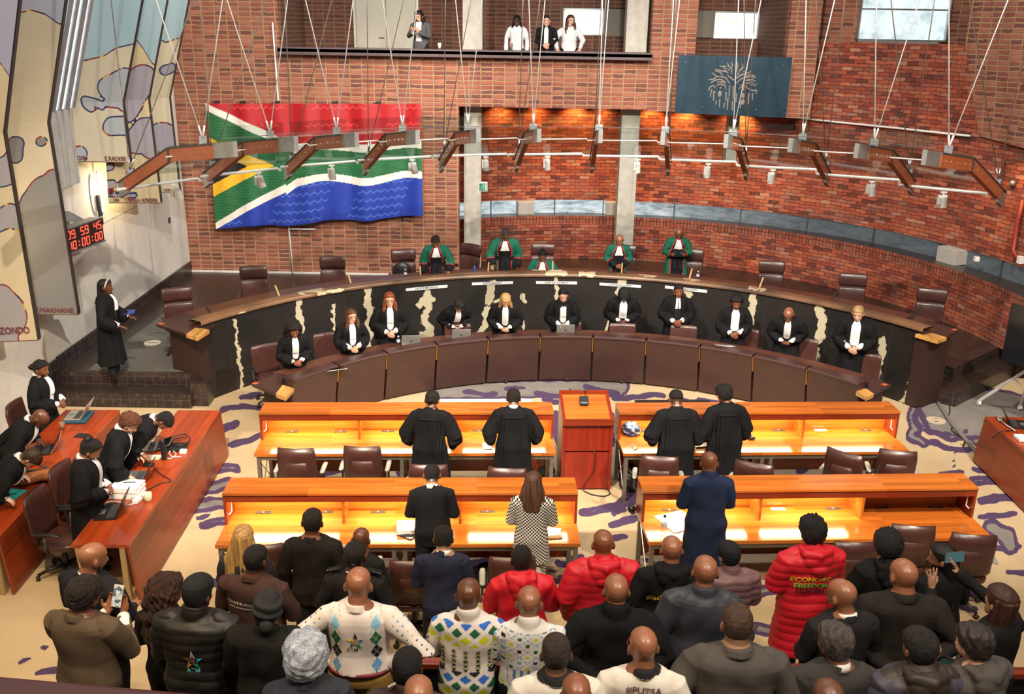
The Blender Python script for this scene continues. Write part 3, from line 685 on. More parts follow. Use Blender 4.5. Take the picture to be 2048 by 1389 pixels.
# slim conduits on the brick wall
for nm, lab, pts in (('conduit_pipe', 'thin white conduit running down the brick wall above and below the flag', [ay(545, 45, YW-.05), ay(557, 208, YW-.05), ay(577, 447, YW-.05), ay(586, 548, YW-.05)]),
                     ('conduit_stub', 'short white conduit branching sideways under the flag', [ay(577, 458, YW-.05), ay(631, 459, YW-.05)])):
    m = MB(); m.tube(pts, .018, 8); tag(m.build(nm, M['white_metal'], smooth=True), lab, 'pipe')
# exit sign
def exit_sign():
    p = ay(966, 374, YW+.55); t = thing('exit_sign', 'green emergency exit sign with a running figure beside the concrete column', 'sign', p)
    m = MB(); m.box((0, .05, 0), (.21, .14, .21)); m.build('case', M['white_metal'], t, bevel=.006)
    m = MB(); m.box((0, -.026, 0), (.17, .006, .17)); m.build('face', emis('exit_green', (.01, .28, .12), .9), t)
    w = emis('exit_white', (.9, 1, .92), .9); m = MB(); m.ell((.015, -.032, .055), (.014, .004, .014), 10, 6)
    for a, b, r in (((.008, .038), (-.01, -.01), .013), ((-.01, -.01), (-.045, -.03), .009), ((-.045, -.03), (-.06, -.065), .008), ((-.01, -.01), (.02, -.04), .009), ((.02, -.04), (.012, -.075), .008), ((.008, .03), (-.035, .022), .007), ((.008, .03), (.04, .0), .007)):
        m.tube([(a[0], -.032, a[1]), (b[0], -.032, b[1])], r, 6, flat=.4)
    m.box((.058, -.031, 0), (.022, .005, .13)); m.build('running_figure', w, t)
exit_sign()
# blue plate with the cut-out tree and people
def tree_sign():
    p = ay(1468, 170, YW-.35); t = thing('emblem_plate', 'blue metal plate with a cut-out tree sheltering figures, high on the brick wall', 'sign', p)
    TL, TR, BR, BL = [ay(x, y, YW-.35)-p for x, y in ((1358, 110), (1585, 115), (1571, 236), (1350, 226))]
    ex = (TR-TL); ez = (BL-TL)
    m = MB(); b = V(0, .03, 0); m.hexa([BL, BR, BR+b, BL+b, TL, TR, TR+b, TL+b])
    st = NT('blue_steel_plate'); n_ = st.noise(st.coord(), 1.1, 3); st.base(st.ramp(n_, [(.3, (.012, .034, .055)), (.7, (.024, .056, .088))])); st.set(Roughness=.38, Metallic=.55); m.build('plate', st.m, t)
    m = MB(); m.box((TL+TR+BL+BR)/4+V(0, .18, 0), (2.3, .32, 1.16)); m.build('back_box', M['plaster2'], t)
    def Q(x, y): # pixels of the enlarged view (2048x1260 for 260x160)
        q = ay(1340+x/7.877, 90+y/7.877, YW-.362)-p; return q
    mt = flat('pale_cutout', (.22, .18, .155), .7)
    br = [[(1010,560),(960,520),(900,480)],[(940,610),(880,520),(800,500),(740,500),(660,440)],[(740,500),(690,540),(610,548)],[(880,605),(840,560),(780,545),(700,560),(640,600)],[(880,600),(820,585),(740,585)],[(920,450),(880,410),(850,350),(780,330)],[(910,430),(820,410),(710,385)],[(830,480),(790,430),(710,410)],[(970,460),(972,380),(930,340),(900,280)],[(975,360),(985,310),(965,270)],[(905,345),(830,330)],[(940,410),(900,370)],
      [(880,700),(870,640),(800,620),(730,635)],[(720,680),(680,640),(630,665),(605,720)],[(1040,440),(1065,340),(1060,270)],[(1060,480),(1100,400),(1150,340),(1130,290)],[(1000,555),(1060,510),(1150,470),(1240,440),(1290,400)],[(1040,610),(1100,550),(1180,510),(1260,470),(1340,490)],[(1120,400),(1160,360)],[(1150,430),(1210,400),(1225,350)],[(1180,520),(1260,500),(1350,515)],[(1180,560),(1260,560),(1300,600)],[(1200,550),(1290,545),(1350,575)],[(1170,605),(1240,600),(1300,640)],[(1080,690),(1140,660),(1200,670),(1230,690)],[(1100,640),(1170,630),(1220,650)],[(1240,690),(1300,720),(1350,720)],[(1310,600),(1330,650),(1370,610)],[(1150,450),(1100,480),(1060,530)]]
    for b_ in br:
        m = MB(); k = len(b_); m.tube([Q(*q) for q in b_], [.012+.006*math.sin(PI*i/max(1, k-1)) for i in range(k)], 6, flat=.5, up=(0, 1, 0)); m.build('branch', mt, t)
    fig = [[(940,630),(930,820)],[(915,830),(900,1020)],[(885,740),(880,890)],[(860,910),(840,990)],[(1000,650),(995,860)],[(985,880),(980,1030)],[(1050,760),(1040,900)],[(655,700),(635,820)],[(690,730),(685,880)],[(735,880),(722,940)],[(785,850),(780,980)],[(1110,890),(1110,990)],[(1240,780),(1230,930)],[(1300,760),(1300,870)],[(1360,700),(1355,770)]]
    for b_ in fig: m = MB(); m.tube([Q(*q) for q in b_], [.016, .012], 6, flat=.5, up=(0, 1, 0)); m.build('trunk_or_limb', mt, t)
    for (x, y, rx, rz) in ((795, 675, .020, .024), (785, 770, .042, .07), (1155, 700, .02, .03), (1150, 800, .034, .06), (1145, 900, .045, .06), (700, 745, .02, .03), (1245, 790, .018, .05)):
        m = MB(); m.ell(Q(x, y), (rx, .006, rz), 14, 8); m.build('figure', mt, t)
    for (x, y) in ((245, 270), (585, 287), (1430, 316), (1787, 322), (185, 965), (520, 980), (1350, 1020), (1703, 1035)): m = MB(); m.ell(Q(x, y), .014, 10, 6); m.build('bolt', M['steel'], t)
tree_sign()
# warm lamps tucked under the brick parapet, washing the rough wall
for x, e in ((-.35, 60), (.55, 40), (1.5, 110), (2.15, 40), (3.35, 60), (4.15, 90), (5.35, 110)):
    yw = CB[1]+math.sqrt((RB+.6)**2-(x-CB[0])**2); light('downlight_parapet', 'SPOT', (x, yw-.30, 4.36), (x, yw-.12, 3.3), e*1.5, (1, .50, .13), .03, 130, .9)
light('downlight_right', 'SPOT', (9.1, 17.6, 4.1), (9.5, 17.9, 3.0), 90, (1, .55, .18), .05, 120, .9)
# pipe along the upper wall, fire-red pipe at right
m = MB(); pts = [oncirc(x, y, CB, RB+.52) for x, y in ((1575, 234), (1690, 246), (1800, 257), (1940, 272))]; m.tube(pts, .022, 8); tag(m.build('white_wall_pipe', M['white_metal'], smooth=True), 'white pipe running level across the rough brick wall at right', 'pipe')
m = MB(); pts = [oncirc(x, y, CB, RB+.5) for x, y in ((2048, 318), (2010, 322), (2003, 360), (1996, 390))]; m.tube(pts, .014, 8); tag(m.build('bent_conduit', M['darkgrey'], smooth=True), 'thin dark bent conduit on the lit brick at far right', 'pipe')
m = MB(); pts = [oncirc(x, y, CB, RB+.48) for x, y in ((2046, 400), (2036, 440), (2026, 500), (2036, 520))]; m.tube(pts, .045, 8); tag(m.build('red_downpipe', flat('red_paint', (.24, .03, .015), .5), smooth=True), 'dark red pipe on the brick wall at the far right edge', 'pipe')
m = MB(); p = oncirc(2025, 366, CB, RB+.5); m.ell(p, .06, 12, 8); tag(m.build('round_detector', M['galv'], smooth=True), 'small grey round detector on the lit brick at right', 'detector')
m = MB(); p = oncirc(2041, 520, CB, RB+.4); m.box(p, (.1, .1, .14)); tag(m.build('junction_box', M['white_metal'], bevel=.005), 'small white junction box beside the red pipe at right', 'box')
m = MB(); p = oncirc(1953, 518, CB, RB+.2); m.box(p, (.09, .09, .09)); tag(m.build('slit_camera', M['white_metal'], bevel=.005), 'small white box on the window sill slit at right', 'box')
# ------------------------------------------------------------------ the two curved benches
def sweep(mb, c, prof, a0, a1, n, m=0, cap=True):   # prof: closed (R,z) section
    rings = []
    for a in np.linspace(a0, a1, n): rings.append(np.array([(c[0]+R*math.cos(a), c[1]+R*math.sin(a), z) for R, z in prof]))
    mb.loft(rings, m, cap)
HIDE = [((470,640),(476,700),(484,760),(486,800),3.5),((408,800),(440,812),6),((596,600),(600,640),(606,662),6),((666,610),(668,660),3),((735,578),(738,620),(742,650),7),((738,640),(736,700),(745,720),7),((855,585),(860,598),8),((848,600),(838,612),6),((856,610),(850,640),(862,668),(846,672),8),((985,568),(980,590),(976,604),8),((990,604),(1000,600),4),((974,620),(970,650),(960,668),7),((1046,590),(1048,604),4),((1112,552),(1113,600),3),((1046,640),(1046,660),2.5),((1246,558),(1242,575),(1240,582),9),((1225,648),(1215,660),8),((1375,585),(1378,592),7),((1507,592),(1504,620),(1502,646),7),((1640,618),(1644,650),(1638,680),9),((1636,700),(1634,725),5),((1766,680),(1764,710),(1752,755),(1742,765),7),((1764,700),(1768,690),5),((1820,762),(1818,780),(1812,792),4),((1806,800),(1816,806),5),((1755,760),(1745,765),9)]
HIDE_TOP = [((870,540),(900,534),(960,530),7),((760,553),(830,545),5),((990,528),(1030,527),6),((1100,545),(1130,546),7),((1160,548),(1190,549),5),((1285,549),(1310,551),5),((1370,556),(1400,558),5),((600,585),(640,580),5),((470,640),(490,628),5),((640,588),(680,582),5),((1500,575),(1530,580),4)]
def wing(t, q, z0, z1, mt, nm='wing'):
    P = [(R*math.cos(math.radians(a)), R*math.sin(math.radians(a))) for R, a in q]
    ar = sum(P[i][0]*P[(i+1) % 4][1]-P[(i+1) % 4][0]*P[i][1] for i in range(4))
    if ar < 0: P = P[::-1]
    m = MB(); m.prism(P, z0, z1); return m.build(nm, mt, t, bevel=.004)
def bench_outer():
    t = thing('judges_bench', 'long curved judges bench faced in black cowhide with cream streaks', 'bench', (CO[0], CO[1], 0)); c = (0, 0)
    nu, nv = 560, 64; an = np.linspace(A0, A1, nu); P = []
    for z in np.linspace(0, 1.41, nv):
        for a in an: P.append((RO*math.cos(a), RO*math.sin(a), z))
    P = np.array(P); px = proj(P+V(CO[0], CO[1], 0)); f = field(px, HIDE, 3.2, .30, 11)
    tt = NT('black_cowhide'); tt.set(Roughness=.55); g = t_ = tt.noise(tt.coord(), 18, 4, .7)
    fa = tt.math('ADD', attr(tt, 'pat'), tt.math('MULTIPLY', tt.math('SUBTRACT', g, .5), 10.))
    blk = tt.ramp(tt.noise(tt.coord(), 1.4, 3), [(.3, (.007, .006, .006)), (.75, (.020, .014, .012))])
    c2 = tt.mix(tt.ramp(tt.math('MULTIPLY', fa, .1), [(.0, (0, 0, 0)), (.05, (1, 1, 1))]), blk, (.50, .44, .30))
    tt.base(c2); tt.bump(tt.noise(tt.coord(scale=(60, 60, 12)), 3, 3), .25, .004)
    o = grid_obj('cowhide_front', P, nu, nv, tt.m, t, flip=False, attrs={'pat': f}); o['label'] = 'black cowhide facing with cream streaks'
    # ledge on top, same hide; brown tones paint in its sheen under light
    prof = [(-.045, 1.37), (-.045, 1.425), (-.02, 1.44), (.21, 1.44), (.24, 1.425), (.24, 1.36)]
    P = []; nu2 = 560
    for dr, z in prof:
        for a in an: P.append(((RO+dr)*math.cos(a), (RO+dr)*math.sin(a), z))
    P = np.array(P); px = proj(P+V(CO[0], CO[1], 0)); f = field(px, HIDE_TOP, 4, .2, 5)
    tb = NT('sheen_brown_cowhide'); tb.set(Roughness=.32); g = tb.noise(tb.coord(), 9, 4, .7)
    fa = tb.math('ADD', attr(tb, 'pat'), tb.math('MULTIPLY', tb.math('SUBTRACT', g, .5), 16.))
    br = tb.ramp(tb.noise(tb.coord(), 1.1, 3), [(.3, (.07, .038, .025)), (.65, (.22, .11, .052))])
    tb.base(tb.mix(tb.ramp(tb.math('MULTIPLY', fa, .1), [(.0, (0, 0, 0)), (.1, (1, 1, 1))]), br, (.52, .42, .26))); tb.bump(g, .2, .004)
    o = grid_obj('cowhide_ledge', P, nu2, len(prof), tb.m, t, attrs={'pat': f}); o['label'] = 'cowhide ledge with its lit sheen coloured brown'
    mb = MB(); sweep(mb, c, [(RO+.005, .02), (RO+.20, .02), (RO+.20, 1.36), (RO+.005, 1.36)], A0-.001, A1+.001, 60); mb.build('carcass', M['leather2'], t)
    # panel joints: thin brass pins at the seams
    for k in range(12):
        a = A0+(A1-A0)*(k+.5)/12; r = RO-.003; m = MB(); m.tube([(r*math.cos(a), r*math.sin(a), .1), (r*math.cos(a), r*math.sin(a), 1.38)], .0045, 4); m.build('seam', flat('dark_seam', (.05, .03, .02), .5), t)
    # desk surface behind the ledge, wings past the ends
    e = .165; mb = MB(); sweep(mb, c, [(RO+.24, 1.27), (RO+.95, 1.27), (RO+.95, 1.31), (RO+.24, 1.31)], A0-.055, A1+.055, 90); mb.build('desktop', M['wood_dark'], t)
    for s, A, q4, fr in ((1, A0, ((6.74, 154.2), (7.86, 152.6), (8.06, 147.6), (RO+.05, 147.6)), (6.87, 150.9)), (-1, A1, ((7.02, 29.4), (7.86, 31.0), (7.9, 35.6), (RO+.05, 35.6)), (6.98, 32.7))):
        wing(t, q4, 1.262, 1.312, M['leather2']); f0, f1 = q4[0], q4[1]; bl = [(f0[0]-.015, f0[1]+s*.1), (f0[0]+.27, f0[1]+s*(-.25)), (fr[0]+.30, fr[1]), (fr[0]-.01, fr[1])]
        wing(t, bl, 1.252, 1.316, M['wood_light'], 'end_block')
        mb = MB(); a = math.radians(q4[1][1])-s*.006; mb.box(((7.86-.06)*math.cos(a), (7.86-.06)*math.sin(a), 1.313), (.10, .07, .006), a=a); mb.build('inlay', M['orange_inlay'], t)
        mb = MB(); sweep(mb, c, [(RO-.02, .02), (RO+.62, .02), (RO+.62, 1.26), (RO-.02, 1.26)], A-s*.02, A+s*.012, 3); mb.build('end_panel', flat('dark_end_panel', (.035, .016, .013), .5), t)
    for k in range(11):
        a = A0+(A1-A0)*(k+.5)/11+.03
        mb = MB(); r = RO+.33; mb.box((r*math.cos(a), r*math.sin(a), 1.312), (.09, .16, .006), a=a); mb.build('inlay', M['orange_inlay'], t)
bench_outer()
# name strips on the cowhide (JUSTICE ...)
for x0, x1, y0, y1, s, lab in ((812, 895, 581, 572, 'JUSTICE MHLANTLA', 'white name strip at the left end of the five on the cowhide'), (944, 1026, 570, 564, 'JUSTICE MAJIEDT', 'white name strip above the blonde clerk, second of the five'), (1072, 1154, 566, 566, 'CHIEF JUSTICE MAYA', 'white name strip at the middle of the bench above the clerk in a black headscarf'), (1199, 1282, 568, 574, 'JUSTICE KOLLAPEN', 'white name strip above the clerk with afro hair, fourth of the five'), (1330, 1414, 575, 583, 'JUSTICE MATHOPO', 'white name strip at the right end of the five, half hidden by a head')):
    a, b = oncirc(x0, y0, CO, RO-.02), oncirc(x1, y1, CO, RO-.02); mid = (a+b)/2; d = unit((b-a)*V(1, 1, 0)); ang = math.atan2(d[1], d[0]); w = np.linalg.norm(b-a)
    t = thing('name_strip', lab, 'sign', mid, ang, 'name strips on the front of the judges bench')
    m = MB(); rr = RO; k = 6
    m.box((0, .006, 0), (w, .006, .058)); m.build('strip', flat('white_card', (.70, .70, .72), .5), t)
    text_part('lettering', s, .052, M['black'], t, V(0, .0005, 0), M_FRONT, .001, .0006)

CI, RI = (1.13, 10.65), 5.37
I0, I1 = math.radians(146.9), math.radians(36.4)
def bench_inner():
    t = thing('clerks_bench', 'curved leather-clad clerks bench with eleven brown front panels', 'bench', (CI[0], CI[1], 0)); c = (0, 0)
    n = 11; da = (I1-I0)/n; g = .0035
    for k in range(n):
        a0, a1 = I0+da*k-g*(-1 if 0 else 1)*0-g, I0+da*(k+1)+g
        mb = MB(); sweep(mb, c, [(RI+.16, .03), (RI+.20, .03), (RI+.05, .86), (RI+.0, .88), (RI, .915), (RI+.02, .925), (RI+.2, .925), (RI+.2, .90), (RI+.06, .89), (RI+.06, .80), (RI+.12, .4)][:1]+[(RI+.22, .03), (RI+.22, .925), (RI+.02, .925), (RI-.002, .91), (RI, .885), (RI+.02, .86)], a0, a1, 7); mb.build('front_panel', M['leather2'], t, bevel=.004)
    mb = MB(); sweep(mb, c, [(RI+.20, .03), (RI+.26, .03), (RI+.26, .90), (RI+.20, .90)], I0, I1, 60); mb.build('carcass', M['black'], t)
    mb = MB(); sweep(mb, c, [(RI+.18, .76), (RI+.78, .76), (RI+.78, .80), (RI+.18, .80)], I0-.05, I1+.05, 80); mb.build('desktop', M['wood_dark'], t)
    for k in range(1, n):
        a = I0+da*k; mb = MB(); r = RI+.035; mb.tube([((RI+.07)*math.cos(a), (RI+.07)*math.sin(a), .62), ((RI+.03)*math.cos(a), (RI+.03)*math.sin(a), .90)], .016, 6); mb.build('panel_gap_glow', flat('brass', (.55, .30, .08), .3, 1.0), t)  # orange metal tube stands in for the glow at each slit top
        mb = MB(); r = RI+.36; mb.box((r*math.cos(a), r*math.sin(a), .802), (.10, .15, .006), a=a); mb.build('inlay', M['orange_inlay'], t)
    for s, A, q4, fr in ((1, I0, ((5.2, 150.7), (6.03, 149.3), (6.1, 143.6), (5.6, 143.6)), (5.36, 147.0)), (-1, I1, ((5.28, 34.0), (6.1, 35.4), (6.15, 40.0), (5.6, 40.0)), (5.36, 36.6))):
        wing(t, q4, .750, .803, M['leather2']); f0 = q4[0]; bl = [(f0[0]-.012, f0[1]+s*.1), (f0[0]+.22, f0[1]-s*.3), (fr[0]+.24, fr[1]), (fr[0]-.01, fr[1])]
        wing(t, bl, .738, .806, M['wood_light'], 'end_block')
        mb = MB(); a = math.radians(q4[1][1])-s*.008; mb.box((6.0*math.cos(a), 6.0*math.sin(a), .801), (.09, .08, .006), a=a); mb.build('inlay', M['orange_inlay'], t)
        mb = MB(); sweep(mb, c, [(RI+.22, .02), (RI+.60, .02), (RI+.60, .74), (RI+.22, .74)], A-s*.01, A+s*.012, 3); mb.build('end_panel', flat('dark_end_panel', (.035, .016, .013), .5), t)
bench_inner()

# ------------------------------------------------------------------ advocates' desks
STRIP = emis('warm_under_shelf_light', (1, .95, .56), 24)
def desk(label, x, y, a, L, on, sockets, cards=(), pos=(0, 1/3, 2/3, 1), clip=0):
    t = thing('advocates_desk', label, 'desk', (x, y, 0), a, 'four long advocates desks')
    H, SH, D0, D1 = .75, 1.152, .443, .813
    m = MB(); m.box((L/2, D1/2, H-.022), (L, D1, .044)); m.build('desktop', M['wood_orange'], t, bevel=.004)
    m = MB(); m.box((L/2, (D0+D1)/2, SH-.016), (L+.0, D1-D0+.02, .032)); m.build('shelf_top', M['wood_orange'], t, bevel=.004)
    m = MB(); m.box((L/2, D0+.015, SH-.075), (L-.04, .022, .085)); m.build('fascia', M['wood_red'], t)
    m = MB(); m.box((L/2, D1-.015, (H+SH)/2-.01), (L-.03, .022, SH-H-.03)); m.build('shelf_back', M['wood_orange'], t)
    for i, f in enumerate(pos):
        xx = .015+(L-.03)*f; m = MB(); m.box((xx, (D0+D1)/2, (H+SH)/2-.016), (.03, D1-D0-.01, SH-H-.032)); m.build('divider' if 0 < i < len(pos)-1 else 'shelf_end', M['wood_red'] if i in (0, len(pos)-1) else M['wood_orange'], t)
    for i in range(len(pos)-1):
        a0, a1 = L*pos[i]+.09, L*pos[i+1]-.09
        m = MB(); m.box(((a0+a1)/2, .60, SH-.135), (a1-a0, .15, .014)); m.build('light_strip', STRIP if on[i] else M['white_metal'], t)
    steel = flat('grey_desk_steel', (.20, .18, .15), .45, .6)
    m = MB(); m.box((L/2, .05, H-.075), (L-.1, .04, .06)); m.box((L/2, D1-.06, H-.075), (L-.1, .04, .06)); m.build('frame_rail', steel, t)
    for xx in (.05, L/2-.06, L/2+.06, L-.05):
        for yy in (.05, D1-.08): m = MB(); m.box((xx, yy, (H-.05)/2), (.05, .05, H-.05)); m.build('leg', steel, t)
    for xx in (.05, L-.05): m = MB(); m.tube([(xx, .05, .05), (xx, D1-.08, .62)], .006, 5); m.tube([(xx, .05, .62), (xx, D1-.08, .05)], .006, 5); m.build('brace_wire', M['steel'], t)
    m = MB(); m.box((L/2, D1-.03, .40), (L-.14, .02, .58)); m.build('modesty_panel', M['wood_red'], t)
    R = rotz(-a)
    for kind, lst in (('socket_plate', sockets), ('note_card', cards)):
        for px, py in lst:
            p = R@(az(px, py, H)-V(x, y, 0)); m = MB(); m.box((p[0], min(p[1], D1-.07), H+.003), (.17, .06, .006)); o = m.build('socket_plate' if kind == 'socket_plate' else 'socket_lid', M['darkgrey'] if kind == 'socket_plate' else M['paper'], t)
            if kind == 'socket_plate':
                for dx in (-.045, .0): m = MB(); m.lathe([(0, 0), (.017, 0), (.017, .003), (0, .003)], (p[0]+dx, min(p[1], D1-.07), H+.006), 12); m.build('socket_outlet', flat('red_socket', (.25, .05, .03), .5) if dx < 0 else M['galv'], o)
    xx = .07 if clip == 0 else L-.07; s = 1 if clip == 0 else -1
    m = MB(); m.tube([(xx, D0+.07, SH-.07), (xx, D0+.07, SH-.2), (xx+s*.0, D0+.07, SH-.27), (xx-s*.03, D0+.05, SH-.3)], .008, 6); m.build('hook', M['white_metal'], t)
    return t
desk('advocates desk at front left, in the row nearer the clerks bench', -3.384, 11.306, .048, 4.0, (1, 1, 1), [(584, 864), (681, 864), (776, 863), (957, 862)])
desk('advocates desk at back left, in the row nearer the public', -3.2, 9.001, .041, 4.0, (1, 1, 1), [(527, 1026), (651, 1025), (756, 1025), (974, 1024)])
desk('advocates desk at front right, right of the lectern', 1.518, 11.518, .056, 3.946, (1, 1, 1), [(1288, 862), (1557, 861), (1731, 861)], [(1641, 861)], clip=1, pos=(0, .34, .66, 1))
desk('advocates desk at back right, its last lamp switched off', 1.555, 9.22, .060, 3.946, (1, 1, 0), [(1339, 1021), (1666, 1018), (1763, 1016), (1871, 1015)], [(1556, 1019)], clip=1, pos=(0, .35, .66, 1))

# side tables
def side_table(label, p0, p1, w, side, legs=True):   # p0 near corner, p1 far corner of the solid-fronted edge; w = width to the other side
    d = (p1-p0)*V(1, 1, 0); L = np.linalg.norm(d); a = math.atan2(d[1], d[0])
    t = thing('side_table', label, 'table', (p0[0], p0[1], 0), a, 'long side tables with solid fronts')
    H = .75; s = side
    m = MB(); m.box((L/2, s*w/2, H-.02), (L, w, .04)); m.build('table_top', MT_SIDE, t, bevel=.003)
    m = MB(); q = .06
    m.hexa([(0, -s*q, 0.03), (L, -s*q, .03), (L, -s*q+s*.03, .03), (0, -s*q+s*.03, .03), (0, 0, H-.04), (L, 0, H-.04), (L, s*.03, H-.04), (0, s*.03, H-.04)] if s > 0 else [(0, .03, .03), (L, .03, .03), (L, .06, .03), (0, .06, .03), (0, -.03, H-.04), (L, -.03, H-.04), (L, 0, H-.04), (0, 0, H-.04)])
    m.build('front_panel', MT_SIDE2, t)
    for xx in (.04, L-.04):
        m = MB(); m.box((xx, s*.08, (H-.04)/2), (.07, .06, H-.04)); m.build('leg', flat('pale_timber_leg', (.36, .24, .11), .6), t)
        m = MB(); m.hexa([(xx-.035, s*(w-.14), 0), (xx+.035, s*(w-.14), 0), (xx+.035, s*(w-.09), 0), (xx-.035, s*(w-.09), 0), (xx-.035, s*(w-.09), H-.04), (xx+.035, s*(w-.09), H-.04), (xx+.035, s*(w-.03), H-.04), (xx-.035, s*(w-.03), H-.04)]); m.build('leg', flat('pale_timber_leg', (.36, .24, .11), .6), t)
    m = MB(); m.tube([(.04, s*(w-.12), .62), (.04, s*.06, .06)], .006, 5); m.build('brace_wire', M['steel'], t)
    return t
MT_SIDE = wood('reddish_table_top', (.34, .052, .010), (.23, .028, .006), 0, .25, .11, coat=.12)
MT_SIDE2 = wood('reddish_table_front', (.27, .046, .010), (.17, .022, .006), 0, .38, .16, coat=.04)
side_table('long side table at left nearest the desks, covered with laptops and paper', V(-4.13, 8.98, 0), V(-4.26, 12.77, 0), .62, 1)
side_table('long side table by the left wall with a brown bag and teal folder', V(-5.60, 9.10, 0), V(-5.72, 12.72, 0), .78, 1)
side_table('long side table at the right edge with cables on it', V(7.02, 9.6, 0), V(7.08, 13.03, 0), .75, -1)

def lectern():
    a = .05; t = thing('lectern', 'tall red-brown wooden lectern with a sloping top between the front desks', 'lectern', az(1120.5, 982, 0), a)
    w, d = .70, .60
    m = MB(); m.box((w/2, .03, .30), (w-.04, .03, .56)); m.build('lower_panel', M['wood_redz'], t, bevel=.003)
    m = MB(); m.box((w/2, .03, .80), (w-.04, .03, .40)); m.build('upper_panel', M['wood_redz'], t, bevel=.003)
    for x in (.02, w-.02): m = MB(); m.hexa([(x-.02, 0, 0), (x+.02, 0, 0), (x+.02, d, 0), (x-.02, d, 0), (x-.02, 0, 1.08), (x+.02, 0, 1.08), (x+.02, d, 1.24), (x-.02, d, 1.24)]); m.build('side_panel', M['wood_redz'], t)
    m = MB(); m.box((w/2, d-.02, .6), (w-.06, .03, 1.18)); m.build('back_panel', M['wood_redz'], t)
    m = MB(); m.hexa([(.03, -.02, 1.03), (w-.03, -.02, 1.03), (w-.03, d-.02, 1.19), (.03, d-.02, 1.19), (.03, -.02, 1.06), (w-.03, -.02, 1.06), (w-.03, d-.02, 1.22), (.03, d-.02, 1.22)]); m.build('sloping_top', M['wood_orange'], t, bevel=.002)
    m = MB(); m.box((w/2, -.025, 1.05), (w, .03, .09)); m.build('book_stop', M['wood_red'], t)
    m = MB(); m.box((w/2, d-.0, 1.245), (w, .03, .06)); m.build('top_rail', M['wood_red'], t)
    m = MB(); m.tube([(w*.6, .01, .62), (w*.68, -.01, .58), (w*.66, -.01, .3), (w*.5, -.01, .12), (w*.45, -.03, .01)], .006, 6); m.build('cable', M['black'], t)
    # small microphone unit on top
    q = (rotz(a)@V(w*.47, .38, 1.175))+az(1120.5, 982, 0); k = thing('microphone', 'small black microphone unit on top of the lectern', 'microphone', q)
    m = MB(); m.hexa([(-.06, -.08, -.01), (.06, -.08, -.01), (.06, .08, .04), (-.06, .08, .04), (-.06, -.08, .01), (.06, -.08, .01), (.06, .08, .07), (-.06, .08, .07)]); m.build('base', M['black'], k, bevel=.004)
    m = MB(); m.tube([(.02, .07, .05), (.02, .10, .10)], .006, 6); m.ell((.02, .11, .125), .02, 10, 6); m.build('mic_head', M['black'], k, smooth=True)
    m = MB(); m.box((0, -.055, .022), (.09, .02, .004), M=rotx(.3)); m.build('button_strip', M['galv'], k)
lectern()
# light screens lying behind the front desks (ceiling-facing monitors' edges seen as pale bars)
for (x0, x1, y, lab, mt) in ((880, 1064, 797, 'long white screen edge standing behind the front left desk', M['white_metal']), (1270, 1420, 799, 'long dark screen edge standing behind the front right desk', M['black'])):
    a, b = az(x0, y, .9), az(x1, y, .9); mid = (a+b)/2; t = thing('floor_screen', lab, 'screen', (mid[0], mid[1], 0), math.atan2(b[1]-a[1], b[0]-a[0])); w = np.linalg.norm(b-a)
    m = MB(); m.box((0, 0, .62), (w, .05, .52)); m.build('panel', mt, t, bevel=.005); m = MB(); m.box((-w*.3, 0, .18), (.06, .05, .36)); m.box((w*.3, 0, .18), (.06, .05, .36)); m.box((-w*.3, 0, .015), (.08, .4, .03)); m.box((w*.3, 0, .015), (.08, .4, .03)); m.build('stand', M['darkgrey'], t)

# television on a white-legged stand at right
def tv():
    t = thing('television', 'large black television seen edge-on at the right margin', 'television', (8.15, 14.25, 0), math.radians(-62))
    m = MB(); m.box((.45, 0, 1.62), (1.55, .06, .95)); m.build('screen', M['screen_dark'], t, bevel=.008); m = MB(); m.box((.45, .05, 1.6), (.7, .06, .5)); m.build('back_housing', M['black'], t)
    s = thing('television_stand', 'wheeled stand with splayed white legs under the black television', 'stand', (8.42, 14.9, 0))
    for q in (az(1958, 806, .06), az(2040, 815, .06), V(8.9, 14.3, .06)):
        top = V(8.44, 14.35, 1.12) if q[0] < 8.8 or q[1] > 14.5 else V(8.5, 14.3, 1.1)
        o = V(8.42, 14.9, 0); m = MB(); m.tube([top-o, q-o+V(0, 0, .04)], .028, 4); m.build('leg', M['white_metal'], s)
        m = MB(); m.lathe([(0, -.02), (.045, -.02), (.045, .02), (0, .02)], q-o, 14, M=roty(PI/2)); m.build('caster', M['white_metal'], s)
    m = MB(); m.tube([V(8.44, 14.35, 1.15)-V(8.42, 14.9, 0), V(8.44, 14.3, 1.7)-V(8.42, 14.9, 0)], .03, 6); m.build('post', M['black'], s)
tv()

# ------------------------------------------------------------------ chairs
def cushion(mb, x0, x1, pts, thick, n=10, crown=.02, m=0):
    """padded sheet: pts = (y,z) centreline from bottom to top"""
    rings = []; P = np.array(pts, float)
    for i, p in enumerate(P):
        t = unit(P[min(i+1, len(P)-1)]-P[max(i-1, 0)]); nn = V(-t[1], t[0]); e = math.sin(PI*(i+.0)/(len(P)-1)); th = thick*(.55+.45*min(1, e*2.2))
        w = (x1-x0)/2*(.93+.07*min(1, e*3)); c = (x0+x1)/2; ring = []
        for k in range(2*n):
            u = k/(2*n)*2*PI; sx = math.copysign(abs(math.cos(u))**.35, math.cos(u)); sy = math.copysign(abs(math.sin(u))**.8, math.sin(u))
            dish = .05*(sx**2)  # wings curve forward
            ring.append((c+w*sx, p[0]+nn[0]*th/2*sy+dish, p[1]+nn[1]*th/2*sy))
        rings.append(np.array(ring))
    mb.loft(rings, m)
